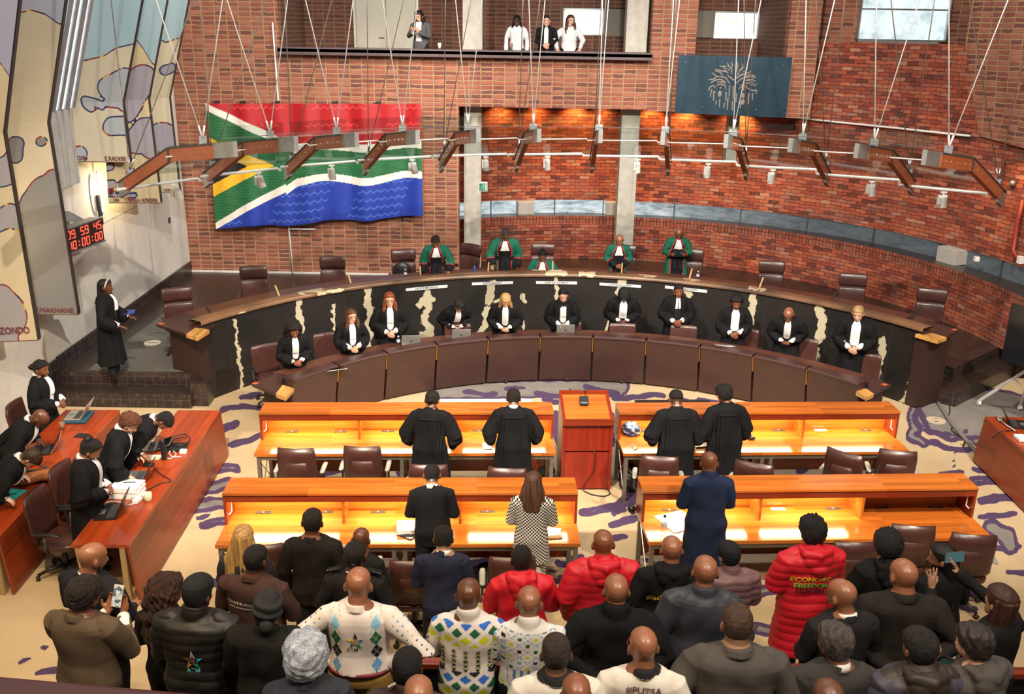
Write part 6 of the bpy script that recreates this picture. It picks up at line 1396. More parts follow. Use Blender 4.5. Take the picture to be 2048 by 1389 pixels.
    v2, n2, f2, s2, c2 = remesh(LG, .012, 2); v2 = v2+n2*(.005*n3(v2, 26, sd+3))[:, None]
    emit('trousers', v2, f2, s2, c2, MCLOTH, np.tile(np.array(lower), (len(v2), 1)))
    if not (hemz < .4):
        for s in (-1, 1):
            m = MB(); b_ = paths[0 if s < 0 else 1][2]; b_ = V(s*.105, b_[1], .04+(.43 if sit else 0)); m.limb([b_+V(0, -.07, 0), b_+V(0, .03, .005), b_+V(0, .15, -.012)], [.042, .044, .034], 12, flat=.8); emit_mb('shoe', m, flat('black_shoe', (.012, .01, .01), .3))
    # --- hair and headwear
    def cap(nm, off, zf=.062, zs_=-.005, zb=-.075, amp=0., k=60, colr=hc, mtl=(MHAIR2 if curl_ else MHAIR), seed=1, bulk=None, vx=None):
        n = 72; rings = []; src = head_rings(0, n=n)
        # rebuild with more rings
        ZZ = np.linspace(-.10, .117, 46); R_ = []
        for z in ZZ:
            w_, f_, b_ = np.interp(z, HZ, HW), np.interp(z, HZ, HF), np.interp(z, HZ, HB); an = np.arange(n)*2*PI/n; cy, ry = (f_+b_)/2, (f_-b_)/2; x, y = np.cos(an), np.sin(an); kk = 1+.06*np.abs(x*y)
            R_.append(np.stack([w_*x*kk*hs, cy+ry*y*kk, np.full(n, z)], 1))
        vv = np.concatenate(R_); dirn = vv-V(0, -.005, .0); dirn[:, 2] = np.where(dirn[:, 2] < 0, dirn[:, 2]*.3, dirn[:, 2]); ln = np.linalg.norm(dirn, axis=1)[:, None]; dirn = dirn/np.maximum(ln, 1e-6)
        yy = vv[:, 1]; line = np.where(yy > .0, np.interp(yy, [0, .035, .075, .09], [zs_, .028, zf-.008, zf]), np.interp(yy, [-.10, -.05, 0], [zb, zb+.01, zs_]))
        inside = sstep(-.006, .016, vv[:, 2]-line); o_ = off if bulk is None else off*bulk(vv)
        dd = (o_*(.35+.65*inside)+amp*n3(vv, k, seed)*inside)*inside-.012*(1-inside)
        vv = vv+dirn*dd[:, None]; m = MB(); fs = []
        for j in range(45):
            for i in range(n): fs.append((j*n+i, j*n+(i+1) % n, (j+1)*n+(i+1) % n, (j+1)*n+i))
        fs.append(tuple(45*n+i for i in range(n))); m.add(vv*KH+HC, fs)
        cc = (lambda v_: np.array(colr)*(1+.22*n3(v_, 140, 4))[:, None]) if mtl in (MHAIR, MHAIR2) else colr
        return emit_mb(nm, m, mtl, cc, True)
    def strands(nm, M_, colr, kz=(1, 1, .08), k=150, am=.004, vx=.008, head='hair'):
        v_, n__, f_, s_, c_ = remesh(M_, vx, 2); nz_ = n3(v_, k, 9, kz); v_ = v_+n__*(am*nz_)[:, None]; emit(nm, v_, f_, s_, c_, MHAIR2 if curl_ else MHAIR, np.array(colr)*(1+.25*nz_+.15*n3(v_, 20, 2))[:, None].clip(.3, 3), head)
    H_ = lambda x, y, z: V(x, y, z)*KH+HC
    if hair == 'buzz': cap('hair', .005, amp=.0008, k=200)
    elif hair == 'fade': cap('hair', .010, amp=.002, k=150, zs_=.03, zb=-.02)
    elif hair == 'short': cap('hair', .013, amp=.0015, k=150)
    elif hair == 'shortwavy': cap('hair', .020, amp=.005, k=130)
    elif hair == 'curly': cap('hair', .028, amp=.006, k=190)
    elif hair == 'afro': cap('hair', .038, amp=.003, k=200, zb=-.06)
    elif hair == 'bigafro': cap('hair', .052, amp=.008, k=180, zb=-.085, zs_=-.03)
    elif hair in ('long', 'longfront', 'bob', 'curlylong', 'bigcurly', 'braids'):
        big = {'long': .016, 'longfront': .016, 'bob': .018, 'curlylong': .045, 'bigcurly': .055, 'braids': .012}[hair]
        cap('hair_top', big, zf=.066, zs_=-.02, zb=-.09, amp=.010 if 'curly' in hair else .002, k=150 if 'curly' in hair else 60)
        Ln = {'long': -.42, 'longfront': -.24, 'bob': -.20, 'curlylong': -.34, 'bigcurly': -.20, 'braids': -.42}[hair] if hl is None else hl
        ws = {'long': .125, 'longfront': .100, 'bob': .095, 'curlylong': .14, 'bigcurly': .15, 'braids': .080}[hair] if hw is None else hw
        M_ = MB(); rings = []; NN = 9
        for i, z in enumerate(np.linspace(.06, Ln, NN)):
            u = i/(NN-1); w_ = (.072+big)*(1-min(1, u*2.5))+ws*min(1, u*2.5); w_ = w_*(1-.25*max(0, u-.75)*4*(1 if hair in ('long', 'longfront', 'braids') else .3)); dd = (.075+big*.6)*(1-.25*u); cy = -.035-big*.3-(.055*u if hair != 'bob' else .01*u)
            an = np.arange(26)*2*PI/26; rings.append(np.stack([w_*np.cos(an), cy+dd*np.sin(an), np.full(26, z)], 1)*KH+HC)
        M_.loft(rings)
        if hair == 'longfront' or hair == 'bigcurly':
            for s in (-1, 1): M_.limb([H_(s*.070, .02, .03), H_(s*.088, .03, -.06), H_(s*.095, .05, -.17), H_(s*.085, .07, Ln-.02)], [.024, .034, .038, .024], 12)
        if 'curly' in hair: strands('hair_length', M_, hc, (1, 1, .7), 120, .014)
        else: strands('hair_length', M_, hc, (1, 1, .12 if hair != 'bob' else .05), 120 if hair != 'braids' else 230, .007 if hair != 'braids' else .006, .007)
    elif hair in ('bun', 'topbun', 'lowbun', 'updo'):
        cap('hair', .012, zf=.06, amp=.003, k=80, bulk=(lambda v_: 1+1.2*sstep(.02, .1, v_[:, 2])) if hair == 'updo' else None)
        m = MB(); c_ = {'bun': H_(0, -.135, -.01), 'topbun': H_(0, -.03, .145), 'lowbun': H_(0, -.125, -.035), 'updo': H_(0, -.07, .12)}[hair]; r_ = {'bun': .052, 'topbun': .034, 'lowbun': .042, 'updo': .062}[hair]; m.ell(c_, (r_, r_*.85, r_*.9), 20, 12); vv = np.array(m.v); vv += unit_rows(vv-c_)*(.004*n3(vv, 120, 3))[:, None]; m.v = vv.tolist(); emit_mb('hair_bun', m, MHAIR, hc, True)
    elif hair == 'ponytail': cap('hair', .008, amp=.002); M_ = MB(); M_.limb([H_(0, -.11, .03), H_(0, -.15, .0), H_(0, -.14, -.06)], [.02, .026, .016], 12); strands('ponytail', M_, hc)
    elif hair == 'hijab':
        M_ = MB(); 
        for r, z_ in zip(head_rings(.020), range(99)): pass
        rr_ = []
        for z, w_, f_, b_ in ((.135, .02, .02, -.03), (.125, .055, .05, -.07), (.10, .078, .075, -.10), (.06, .092, .082, -.122), (.0, .096, .060, -.125), (-.05, .092, .050, -.115), (-.10, .088, .075, -.10), (-.13, .098, .085, -.10), (-.17, .135, .10, -.12), (-.20, .155, .11, -.12), (-.22, .150, .105, -.115)):
            an = np.arange(26)*2*PI/26; rr_.append(np.stack([w_*np.cos(an), (f_+b_)/2+(f_-b_)/2*np.sin(an), np.full(26, z)], 1)*KH+HC)
        M_.loft(rr_); M_.limb([H_(-.07, .03, -.10), H_(0, .085, -.135), H_(.08, .03, -.12)], [.03, .035, .03], 10); v_, n__, f_, s_, c_ = remesh(M_, .009, 2); v_ = v_+n__*(.004*n3(v_, 60, 9, (1, 1, .5)))[:, None]; emit('headscarf', v_, f_, s_, c_, MCLOTH, np.tile(hc, (len(v_), 1)), None)
    if 'beanie' in extra: cap('beanie', .014, zf=.045, zs_=-.02, zb=-.055, amp=.0, mtl=MCLOTH, colr=(.013, .014, .015), bulk=lambda v_: 1+.9*sstep(.03, .11, v_[:, 2])+.12*np.sin(np.arctan2(v_[:, 0], v_[:, 1])*30))
    if 'wrap' in extra: cap('headwrap', .024, zf=.05, zs_=-.02, zb=-.075, amp=.004, k=40, mtl=MCLOTH, colr=(.02, .021, .022), bulk=lambda v_: 1+.35*np.sin(v_[:, 2]*110+v_[:, 0]*30)); m = MB(); m.ell(H_(.02, -.12, -.05), (.05, .04, .05), 14, 8); emit_mb('wrap_knot', m, MCLOTH, (.02, .021, .022), True)
    if 'headband' in extra: m = MB(); m.tube([H_(.094*math.sin(a_)*1.0, .02+.03*math.cos(a_)*1, .03+.10*math.cos(a_)) for a_ in np.linspace(-1.9, 1.9, 13)], .010, 8, flat=1.6); emit_mb('headband', m, flat('grey_band', (.45, .43, .40), .5), None, True)
    if 'glasses' in extra or 'redglasses' in extra or 'headglasses' in extra:
        g_ = flat('red_frame', (.5, .02, .02), .3) if 'redglasses' in extra else flat('dark_frame', (.03, .018, .012), .3); m = MB(); up = .0 if 'headglasses' not in extra else .075; yb = .0 if 'headglasses' not in extra else -.015
        for s in (-1, 1): m.tube([H_(s*.033+.024*math.cos(a_), .099+yb, .002+up+.018*math.sin(a_)) for a_ in np.linspace(0, 2*PI, 13)], .0028, 5); m.tube([H_(s*.057, .098+yb, .006+up), H_(s*.082, .05+yb, .008+up), H_(s*.084, -.02, .0+up*.9)], .0026, 5)
        m.tube([H_(-.009, .101+yb, .004+up), H_(.009, .101+yb, .004+up)], .0026, 5); emit_mb('glasses', m, g_, None, True)
    if 'earrings' in extra:
        for s in (-1, 1): m = MB(); m.ell(H_(s*.082, -.005, -.048), .007, 8, 6); emit_mb('earring', m, M['steel'], None, True)
    if 'epaulettes' in extra:
        for s in (-1, 1):
            m = MB(); P = onto([(s*x_, 0, 0) for x_ in ()] or [(0, 0, 0)], -1)
            m.box(V(s*.15*wd, -.01, 1.470), (.13, .06, .012), M=roty(s*.28)); o_ = emit_mb('epaulette', m, MCLOTH, (.010, .010, .012), smooth=False)
            for k_ in range(6): m = MB(); m.ell(V(s*(.10+.02*k_)*wd, -.03, 1.486-.0058*k_), .006, 6, 4); emit_mb('epaulette_stud', m, M['steel'], parent=o_)
    F.t = t; F.onto = onto; F.emit_mb = emit_mb; F.patch = patch; F.AP = AP; F.S = S; F.R = R; F.org = org; F.deform = deform
    return F
def unit_rows(v): return v/np.maximum(1e-9, np.linalg.norm(v, axis=1))[:, None]
def back_text(F, body, z, size, colr, x=0., arc=0., mat=None, nm='lettering', side=-1):
    vs, fs = text_mesh(body, size, 0, extra=size*.012); ang = 0
    P = np.stack([vs[:, 0]*(-side)*-1*(-1 if side < 0 else 1)*(1), np.zeros(len(vs)), vs[:, 1]], 1)
    P[:, 0] = vs[:, 0]; P[:, 2] += z-arc*(vs[:, 0]**2); P[:, 0] += x
    if side > 0: P[:, 0] = -P[:, 0]
    Q = F.onto(P, side, .008); m = MB(); m.add(Q, fs); return F.emit_mb(nm, m, flat('print_%d_%d_%d' % tuple(int(q*99) for q in colr), colr, .6), smooth=False)
def back_poly(F, polys, colr, nm='print_mark', side=-1, off=.007):
    m = MB()
    for pl in polys:
        # densify through a centre fan so that it follows the cloth
        c = np.mean(pl, axis=0); n = len(pl); pts = [(c[0], 0, c[1])]+[(p[0], 0, p[1]) for p in pl]; Q = F.onto(pts, side, off); m.add(Q, [(0, 1+i, 1+(i+1) % n) for i in range(n)])
    return F.emit_mb(nm, m, flat('print_%d_%d_%d' % tuple(int(q*99) for q in colr), colr, .6), smooth=False)
def star_logo(F, cx, cz, r, txt='ATM', white=False):
    def pt(a, q): return (cx+q*math.sin(a), cz+q*math.cos(a))
    cols = [(.01, .01, .012) if not white else (.7, .7, .7), (.03, .35, .65), (.01, .22, .08), (.55, .22, .02) if white else (.03, .12, .05), (.60, .50, .02) if not white else (.60, .30, .03)]
    for k in range(5):
        a = k*2*PI/5; b = a+PI/5; d = a-PI/5; q = .45*r
        back_poly(F, [[pt(a, r*(1.25 if k in (0, 2) else 1.05)), pt(b, q), pt(b, q*.62), pt(a, r*.62), pt(d, q*.72)]], cols[k])
    back_poly(F, [[pt(k*PI/5, (.36 if k % 2 == 0 else .15)*r) for k in range(10)]], (.50, .24, .05), 'small_star', off=.009)
    back_text(F, txt, cz-r*1.05, r*.62, (.02, .06, .05) if not white else (.1, .45, .5), x=cx-(.35*r if not white else 0))
BLK = (.0055, .0055, .0065); G_CL = None
# ---- the judges, green robes
JK = dict(outfit='judge', fl=.5, vox=.009)
person('judge in a green robe with hair in a low bun, hand on the chair arm', 871, 484, h=1.70, rot=184, lean=14, nod=20, yaw=8, arms='side', armL='lean', skin=SKIN_M, hair='lowbun', wd=1.02, **JK)
person('judge in a green robe and glasses looking down beside the turned chair', 1011, 470, h=1.80, rot=180, lean=14, nod=20, yaw=-6, arms='lean', armL='side', skin=SKIN_M, hair='buzz', wd=1.05, extra=('glasses',), hc=(.04, .035, .03), **JK)
person('seated chief judge in a green robe with glasses and a small topknot', 1085, 512, h=1.74, rot=180, lean=10, nod=12, arms='rest', skin=SKIN_M, hair='topbun', sit=True, extra=('glasses',), **JK)
person('bald grey judge in a green robe with hands clasped before the second column', 1239, 481, h=1.66, rot=180, lean=8, nod=14, arms='clasp', skin=SKIN_B, hair='none', wd=.98, **JK)
person('bald judge in a green robe with folded arms, right of the second column', 1358, 468, h=1.74, rot=178, lean=8, nod=20, arms='fold', skin=SKIN_M, hair='none', **JK)
# ---- the clerks, black gowns, between the two benches
CK = dict(outfit='gown', fl=0, col=BLK, vox=.009)
person('clerk with very big dark curly hair and glasses at the left end of the row', 588, 662, h=1.62, rot=205, lean=8, nod=12, arms='clasp', skin=SKIN_B, hair='bigcurly', hc=(.012, .006, .004), extra=('glasses',), **CK)
person('clerk with straight brown hair and round glasses, second from the left', 703, 633, h=1.62, rot=200, lean=2, nod=0, yaw=-10, arms='clasp', skin=SKIN_L, hair='longfront', hc=(.10, .035, .015), extra=('glasses',), **CK)
person('upright clerk with wavy red hair and glasses, third from the left', 779, 600, h=1.74, rot=190, nod=4, arms='clasp', skin=SKIN_L, hair='longfront', hc=(.22, .045, .012), extra=('glasses',), wd=1.05, **CK)
person('clerk with short black hair bowing low over the laptop', 918, 612, h=1.68, rot=200, lean=34, nod=16, arms='clasp', skin=SKIN_T, hair='shortwavy', **CK)
person('clerk with wavy blonde hair, head bowed', 1011, 602, h=1.72, rot=182, lean=14, nod=24, arms='clasp', skin=SKIN_L, hair='longfront', hc=(.46, .27, .10), extra=('plain',), **CK)
person('clerk in a black headscarf at the middle of the row', 1127, 592, h=1.70, rot=180, lean=6, nod=14, arms='clasp', skin=SKIN_L, hair='hijab', hc=(.009, .009, .011), wd=1.03, **CK)
person('clerk with a black afro, head bowed deeply', 1248, 592, h=1.74, rot=178, lean=18, nod=32, arms='clasp', skin=SKIN_D, hair='afro', hc=(.006, .006, .007), extra=('plain', 'open'), wd=1.05, **CK)
person('clerk with cropped hair and long white bands, standing upright', 1357, 582, h=1.76, rot=178, nod=8, lean=2, arms='clasp', skin=SKIN_M, hair='buzz', extra=('bands', 'blackfront'), wd=1.02, **CK)
person('clerk with curly black hair in an open white shirt under the gown', 1473, 606, h=1.74, rot=172, lean=4, nod=14, arms='clasp', skin=SKIN_M, hair='afro', extra=('plain', 'open', 'nocollar'), **CK)
person('bald clerk bowing forward, second from the right', 1577, 630, h=1.78, rot=162, lean=24, nod=18, yaw=8, arms='clasp', skin=SKIN_M, hair='none', extra=('plain', 'nocollar'), wd=1.06, **CK)
person('tall blond bearded clerk at the right end of the row', 1716, 628, h=1.84, rot=158, lean=2, nod=14, yaw=4, arms='clasp', skin=SKIN_L, hair='ponytail', hc=(.42, .25, .11), beard=.45, extra=('plain', 'open', 'nocollar'), wd=1.04, **CK)
# ---- advocates standing at the front desks, seen from behind
AK = dict(outfit='gown', fl=0, col=BLK, hem=.30)
person('advocate in a black gown with dark pinned hair, left one at the front left desk', 864, 802, h=1.72, rot=-6, lean=12, nod=22, arms='rest', skin=SKIN_M, hair='lowbun', wd=1.10, extra=('nocollar', 'earrings', 'nobib', 'nocuffs'), **AK)
person('advocate in a black gown with a white collar, standing beside the lectern', 1027, 798, h=1.72, rot=2, lean=12, nod=20, arms='rest', skin=SKIN_B, hair='short', wd=1.10, extra=('nobib', 'nocuffs'), **AK)
person('advocate with a short fade and black gown at the front right desk', 1352, 800, h=1.74, rot=4, lean=12, nod=22, arms='rest', skin=SKIN_B, hair='fade', wd=1.10, extra=('nocollar', 'nobib', 'nocuffs'), **AK)
person('advocate with short curly hair and glasses in a black gown at the front right desk', 1448, 791, h=1.74, rot=10, lean=8, nod=16, yaw=-15, arms='rest', skin=SKIN_M, hair='curly', wd=1.06, extra=('nocollar', 'nobib', 'glasses', 'nocuffs'), **AK)
# ---- standing at the back desks
person('man in a black suit with cropped hair, standing at the back left desk', 864, 952, 0, h=1.72, rot=4, lean=8, nod=26, arms='front', skin=SKIN_T, hair='buzz', outfit='suit', wd=1.04, extra=('collar',), hem=.78)
hound = NT('black_and_white_check'); hound.set(Roughness=.9); tc = hound.coord(scale=(1, 0, 1)); ck = hound.n('ShaderNodeTexChecker'); ck.inputs['Scale'].default_value = 54; hound.l(tc, ck.inputs['Vector']); ck.inputs['Color1'].default_value = (.66, .63, .58, 1); ck.inputs['Color2'].default_value = (.015, .014, .014, 1); hound.base(ck.outputs['Color'])
Fh = person('woman with long brown hair in a black and white checked coat', 1066, 968, 0, h=1.68, rot=-4, lean=4, nod=12, arms='front', skin=SKIN_L, hair='long', hl=-.27, foldamp=.003, hc=(.085, .038, .022), outfit='coat', wd=.96, mat=hound.m, hem=.66, lower=(.4, .38, .35))
for o in COL.objects:
    if o.parent == Fh.t and o.name.startswith('trousers'): o.data.materials[0] = hound.m
person('bald man in a long navy overcoat at the back right desk', 1418, 928, 0, h=1.84, rot=0, lean=4, nod=14, arms='front', skin=SKIN_D, hair='none', outfit='coat', col=(.009, .017, .045), wd=1.06, hem=.30)
# ---- the public
person('woman with very long blonde hair at the left end behind the back left desk', 487, 1078, 0, h=1.70, rot=2, nod=2, arms='front', skin=SKIN_L, hair='long', hl=-.52, hw=.17, hc=(.50, .29, .10), outfit='sweater', col=(.03, .025, .03))
person('tall man in a dark suit with cropped hair at the back left desk', 625, 1046, 0, h=1.86, rot=-2, nod=8, arms='side', skin=SKIN_M, hair='buzz', outfit='suit', col=(.018, .014, .012), wd=1.08, hc=(.015, .01, .008))
person('bald man in a black top in front of the uniformed officer', 722, 1081, 0, h=1.66, rot=-12, lean=8, nod=10, yaw=-8, arms='front', skin=SKIN_D, hair='none', outfit='sweater', col=(.014, .013, .014), wd=1.1)
person('officer in a dark uniform with studded epaulettes', 710, 1114, .45, h=1.72, rot=-4, nod=4, arms='side', skin=SKIN_D, hair='fade', outfit='suit', col=(.016, .014, .014), wd=1.10, extra=('epaulettes', 'collar'))
person('man in a navy suit with short dark hair, head bowed', 887, 1080, .0, h=1.74, rot=2, lean=6, nod=24, arms='front', skin=SKIN_T, hair='short', outfit='suit', col=(.016, .018, .040), wd=1.08, extra=('collar',))
F = person('heavily built man in a brown work jacket with white lettering', 512, 1122, .55, h=1.74, rot=-10, nod=8, yaw=14, arms='front', skin=SKIN_D, hair='buzz', outfit='shirt', col=(.045, .022, .018), wd=1.28, belly=.05, foldamp=.008)
back_text(F, 'CONSTITUTION HILL', 1.27, .036, (.5, .48, .45), x=-.02); back_text(F, 'www.constitutionhill.org.za', 1.235, .026, (.5, .48, .45), x=-.02)
person('bald man in a dark blue suit looking right, by the end of the side table', 186, 1118, .6, h=1.76, rot=-22, nod=8, yaw=22, arms='front', skin=SKIN_B, hair='none', outfit='suit', col=(.020, .018, .028), wd=1.24, extra=('collar',))
person('woman with long reddish-brown curls', 332, 1188, .55, h=1.68, rot=-6, yaw=14, nod=6, arms='front', skin=SKIN_M, hair='curlylong', hc=(.045, .016, .009), outfit='sweater', col=(.012, .011, .013))
F = person('person in a tweed jacket filming with a phone at the lower left', 170, 1194, .85, h=1.72, rot=-12, nod=14, yaw=16, arms='phone', skin=SKIN_M, hair='curly', hc=(.020, .012, .009), outfit='suit', col=(.085, .060, .038), wd=1.20, extra=('glasses', 'cuffs'), vox=.008)
def held(F, nm, lab, cat, w, hgt, mats, px, py, d=None, rot=0., tiltx=.5, zoff=0.):
    """a thing held in the hand of a figure, placed at the mean of its hands"""
    H = [V(*ap[3])+unit(ap[4])*.10 for ap in F.AP]; p = (H[0]+H[1])/2 if d is None else H[d]; p = F.deform(p[None], False)[0]*F.S; p = F.R@p+F.org
    ang = math.atan2(F.R[1][0], F.R[0][0]); t = thing(nm, lab, cat, p+V(0, 0, zoff), ang+rot); Mx = rotx(-tiltx)
    m = MB(); m.box((0, 0, 0), (w, .009, hgt), M=Mx); m.build('case', mats[0], t, bevel=.003); m = MB(); m.box(Mx@V(0, -.006, 0), (w*.9, .002, hgt*.92), M=Mx); m.build('screen', mats[1], t); return t, Mx
scr = NT('lit_phone_screen'); scr.base((0, 0, 0)); n_ = scr.noise(scr.coord(scale=(1, 1, 1)), 30, 2); scr.l(scr.ramp(n_, [(.38, (.10, .14, .12)), (.46, (.75, .72, .62)), (.56, (.55, .25, .08)), (.62, (.7, .68, .66))], 'CONSTANT'), scr.b.inputs['Emission Color']); scr.b.inputs['Emission Strength'].default_value = .9
held(F, 'smartphone', 'phone with a lit screen held up by the person in the tweed jacket', 'phone', .078, .16, (flat('pale_phone_case', (.62, .58, .48), .4), scr.m), 0, 0, zoff=.05)
F = person('man in a black beanie and quilted jacket with a star emblem on its back', 397, 1190, .75, h=1.76, rot=-4, nod=6, yaw=18, arms='front', skin=SKIN_D, hair='none', extra=('beanie', 'nohood'), outfit='puffer', col=(.014, .012, .011), wd=1.22, mat=MSATIN)
star_logo(F, .02, 1.17, .075, 'ATM', True)
person('person in a dark headwrap and black jacket beside the white shirt with the star', 537, 1222, .85, h=1.66, rot=-4, nod=4, arms='front', skin=SKIN_D, hair='none', extra=('wrap', 'nohood'), outfit='hoodie', col=(.012, .011, .010), wd=1.28)
def argyle(P, c):
    x, y, z = P.T; c[:] = (.66, .60, .57); bk = y < .02; arm = np.abs(x) > .235
    for s in (-1, 1):
        X = x-s*.135-.0; 
        for zc, colr, r in ((1.365, (.20, .50, .72), .055), (1.255, (.01, .13, .045), .062), (1.145, (.010, .012, .02), .062), (1.04, (.10, .30, .55), .055), (.95, (.01, .13, .045), .05)): c[(np.abs(X)/.62+np.abs(z-zc) < r) & ~arm] = colr
        for o in (-.033, .033): c[(np.abs(np.abs(X)/.62+np.abs(((z-1.20)+.055) % .11-.055)-.055) < .0035) & ~arm & (np.abs(X) < .05)] = (.35, .36, .34)
    st = arm & (np.sin(x*95)*np.sin(z*95+y*40) > .80); c[st] = np.where((np.sin(x*31+z*47)[st] > 0)[:, None], (.02, .05, .12), np.where((np.cos(z*53)[st] > .2)[:, None], (.5, .45, .05), (.10, .25, .45))); return c
F = person('bald man in a white argyle shirt and khaki trousers, star emblem on his back', 717, 1172, .80, h=1.80, rot=-2, nod=8, arms='akimbo', skin=SKIN_B, hair='none', outfit='shirt', wd=1.22, colfn=argyle, lower=(.34, .20, .06), hem=.965, belly=.03, vox=.007, beard=.0)
star_logo(F, .0, 1.24, .062)
m = MB(); m.loft(torso_rings([.985, .955], .016, .016, 1.22, 36)); F.emit_mb('belt', m, flat('patterned_belt', (.16, .02, .03), .6))
person('person with grey-white curly hair lit brightly, at the bottom', 612, 1318, 1.15, h=1.68, rot=8, nod=2, yaw=6, arms='front', skin=SKIN_M, hair='bigafro', hc=(.50, .52, .56), outfit='suit', col=(.025, .026, .032), wd=1.12, hem=.9)
F = person('woman with dark parted hair held by two pearl clips, at the bottom', 815, 1338, 1.10, h=1.62, rot=-2, nod=2, arms='front', skin=SKIN_M, hair='short', hc=(.010, .008, .008), outfit='sweater', col=(.05, .03, .032), wd=1.05, hem=.9)
for s in (-1, 1): m = MB(); [m.ell(HC+V(s*(.070+.012*k), -.085+.006*k, -.055-.012*k), .011, 8, 6) for k in range(4)]; F.emit_mb('pearl_clip', m, flat('pearl', (.65, .60, .52), .25), None, True)
YEL, BLU, NVY, GRN = (.50, .55, .015), (.03, .13, .50), (.02, .02, .035), (.012, .10, .045)
def harlequin(P, c):
    x, y, z = P.T; c[:] = (.66, .61, .57)
    c_w = z > 1.425; a, b = .125, .105; up = z > 1.26; lo = z < 1.06
    u = x/a+z/b; w = x/a-z/b; iu, iw = np.floor(u/1.0), np.floor(w/1.0); fu, fw = u-iu, w-iw; ins = (fu > .17) & (fu < .83) & (fw > .17) & (fw < .83)
    pal = np.array([YEL, BLU, (.66, .61, .57), YEL, NVY, (.66, .61, .57), GRN, BLU]); k = ((iu*3+iw*5) % 8).astype(int); m = (up | lo) & ins & (np.abs(x) < .27); c[m] = pal[k[m]]; c[c_w] = (.66, .61, .57)
    mid = ~up & ~lo & (np.abs(x) < .23)
    for x0 in (-.165, -.085, 0.0, .085, .165): q = np.abs(x-x0)+.018*np.abs(((z/.018) % 1)-.5)*1.6; c[mid & (q < .020) & (z < 1.235)] = NVY; c[mid & (np.abs(x-x0) < .007) & (((z/.036) % 1) < .4) & (z < 1.23)] = YEL
    arm = np.abs(x) > .27; c[arm & (((np.floor(z/.025)+np.floor(y/.025)) % 2) == 0)] = (.02, .02, .03); return c
person('bald man in a white sweater with yellow, blue and black diamonds', 937, 1193, .8, h=1.74, rot=-4, nod=6, arms='front', skin=SKIN_D, hair='none', outfit='sweater', wd=1.14, colfn=harlequin, vox=.007, belly=.03, foldamp=.007)
def trellis(P, c):
    x, y, z = P.T; c[:] = (.66, .63, .60); a, b = .115, .095; u = x/a+z/b; w = x/a-z/b; fu, fw = u-np.floor(u), w-np.floor(w)
    dots = np.sin(z*330) > -.2; line = ((np.abs(fu-.5) < .045) | (np.abs(fw-.5) < .045)) & dots; c[line & (np.abs(x) < .3)] = (.10, .28, .52)
    u2, w2 = u+.5, w+.5; iu, iw = np.floor(u2), np.floor(w2); q = np.abs(u2-iu-.5)+np.abs(w2-iw-.5); pal = np.array([YEL, (.012, .11, .04), (.02, .012, .02), (.10, .33, .60), (.012, .11, .04), YEL]); k = ((iu*2+iw*3) % 6).astype(int); m = q < .26; c[m] = pal[k[m]]; c[z > 1.42] = (.66, .63, .60)
    lo = (z < 1.13) & (z > 1.03); c[lo] = (.66, .63, .60); c[lo & (np.sin(x*120) > .35) & (np.abs(x) < .14)] = (.08, .20, .42); return c
person('bald man in a white sweater with a blue dotted trellis', 1058, 1208, .8, h=1.72, rot=-2, nod=6, arms='front', skin=SKIN_B, hair='none', outfit='sweater', wd=1.12, colfn=trellis, vox=.007, belly=.03, foldamp=.007)
RED = (.52, .010, .022)
person('man with cropped black hair in a red padded jacket with a hanging hood', 1043, 1122, .3, h=1.68, rot=4, nod=16, arms='front', skin=SKIN_D, hair='short', outfit='hoodie', col=RED, wd=1.20, mat=MSATIN)
F = person('bald man in a bright red puffer jacket with its hood folded sideways', 1206, 1090, .35, h=1.80, rot=4, nod=8, arms='side', skin=SKIN_M, hair='none', outfit='puffer', col=RED, wd=1.20, mat=MSATIN)
person('bald man in a plain black sweater, hands behind his back', 1232, 1184, .85, h=1.74, rot=0, nod=4, yaw=0, arms='back', skin=SKIN_B, hair='none', outfit='sweater', col=(.010, .010, .012), wd=1.34, belly=.03)
F = person('bald man in a black hooded jacket with gold script lettering', 1343, 1102, .55, h=1.72, rot=0, nod=4, arms='side', skin=SKIN_B, hair='none', outfit='hoodie', col=(.012, .011, .012), wd=1.18)
back_text(F, 'Black Label', 1.235, .062, (.75, .45, .04), x=-.06, arc=3.0); back_poly(F, [[(-.05, 1.13), (0, 1.15), (.03, 1.12), (-.01, 1.105)]], (.01, .25, .06)); back_text(F, 'No. 1', 1.07, .035, (.50, .30, .03))
person('bald man in a slate-blue zip jacket', 1410, 1146, .85, h=1.76, rot=-4, nod=2, arms='side', skin=SKIN_B, hair='none', outfit='hoodie', extra=('nohood',), col=(.035, .037, .050), wd=1.20, mat=MSATIN)
person('person in a black beanie and mauve quilted jacket', 1457, 1114, .35, h=1.64, rot=8, nod=4, yaw=-16, arms='front', skin=SKIN_B, hair='none', extra=('beanie', 'nohood', 'earrings'), outfit='puffer', col=(.16, .085, .095), wd=1.10, mat=MSATIN)
F = person('person in a long bright red puffer coat with printed lettering', 1624, 1066, .35, h=1.84, rot=10, nod=4, arms='front', skin=SKIN_T, hair='curly', hc=(.010, .009, .010), outfit='longpuffer', col=RED, wd=1.12, mat=MSATIN, hem=.50)
back_text(F, 'ECONOMIC', 1.25, .062, (.85, .68, .04), x=-.05, arc=.8); back_text(F, 'FREEDOM', 1.19, .062, (.12, .50, .06), x=-.05, arc=.8); back_text(F, 'FIGHTERS', 1.135, .054, (.01, .01, .01), x=-.05, arc=.8)
person('young man with a dense black afro cut in a black hooded top', 1775, 1094, .55, h=1.72, rot=2, nod=4, arms='front', skin=SKIN_B, hair='afro', hc=(.010, .010, .012), outfit='hoodie', col=(.012, .011, .012), wd=1.10)
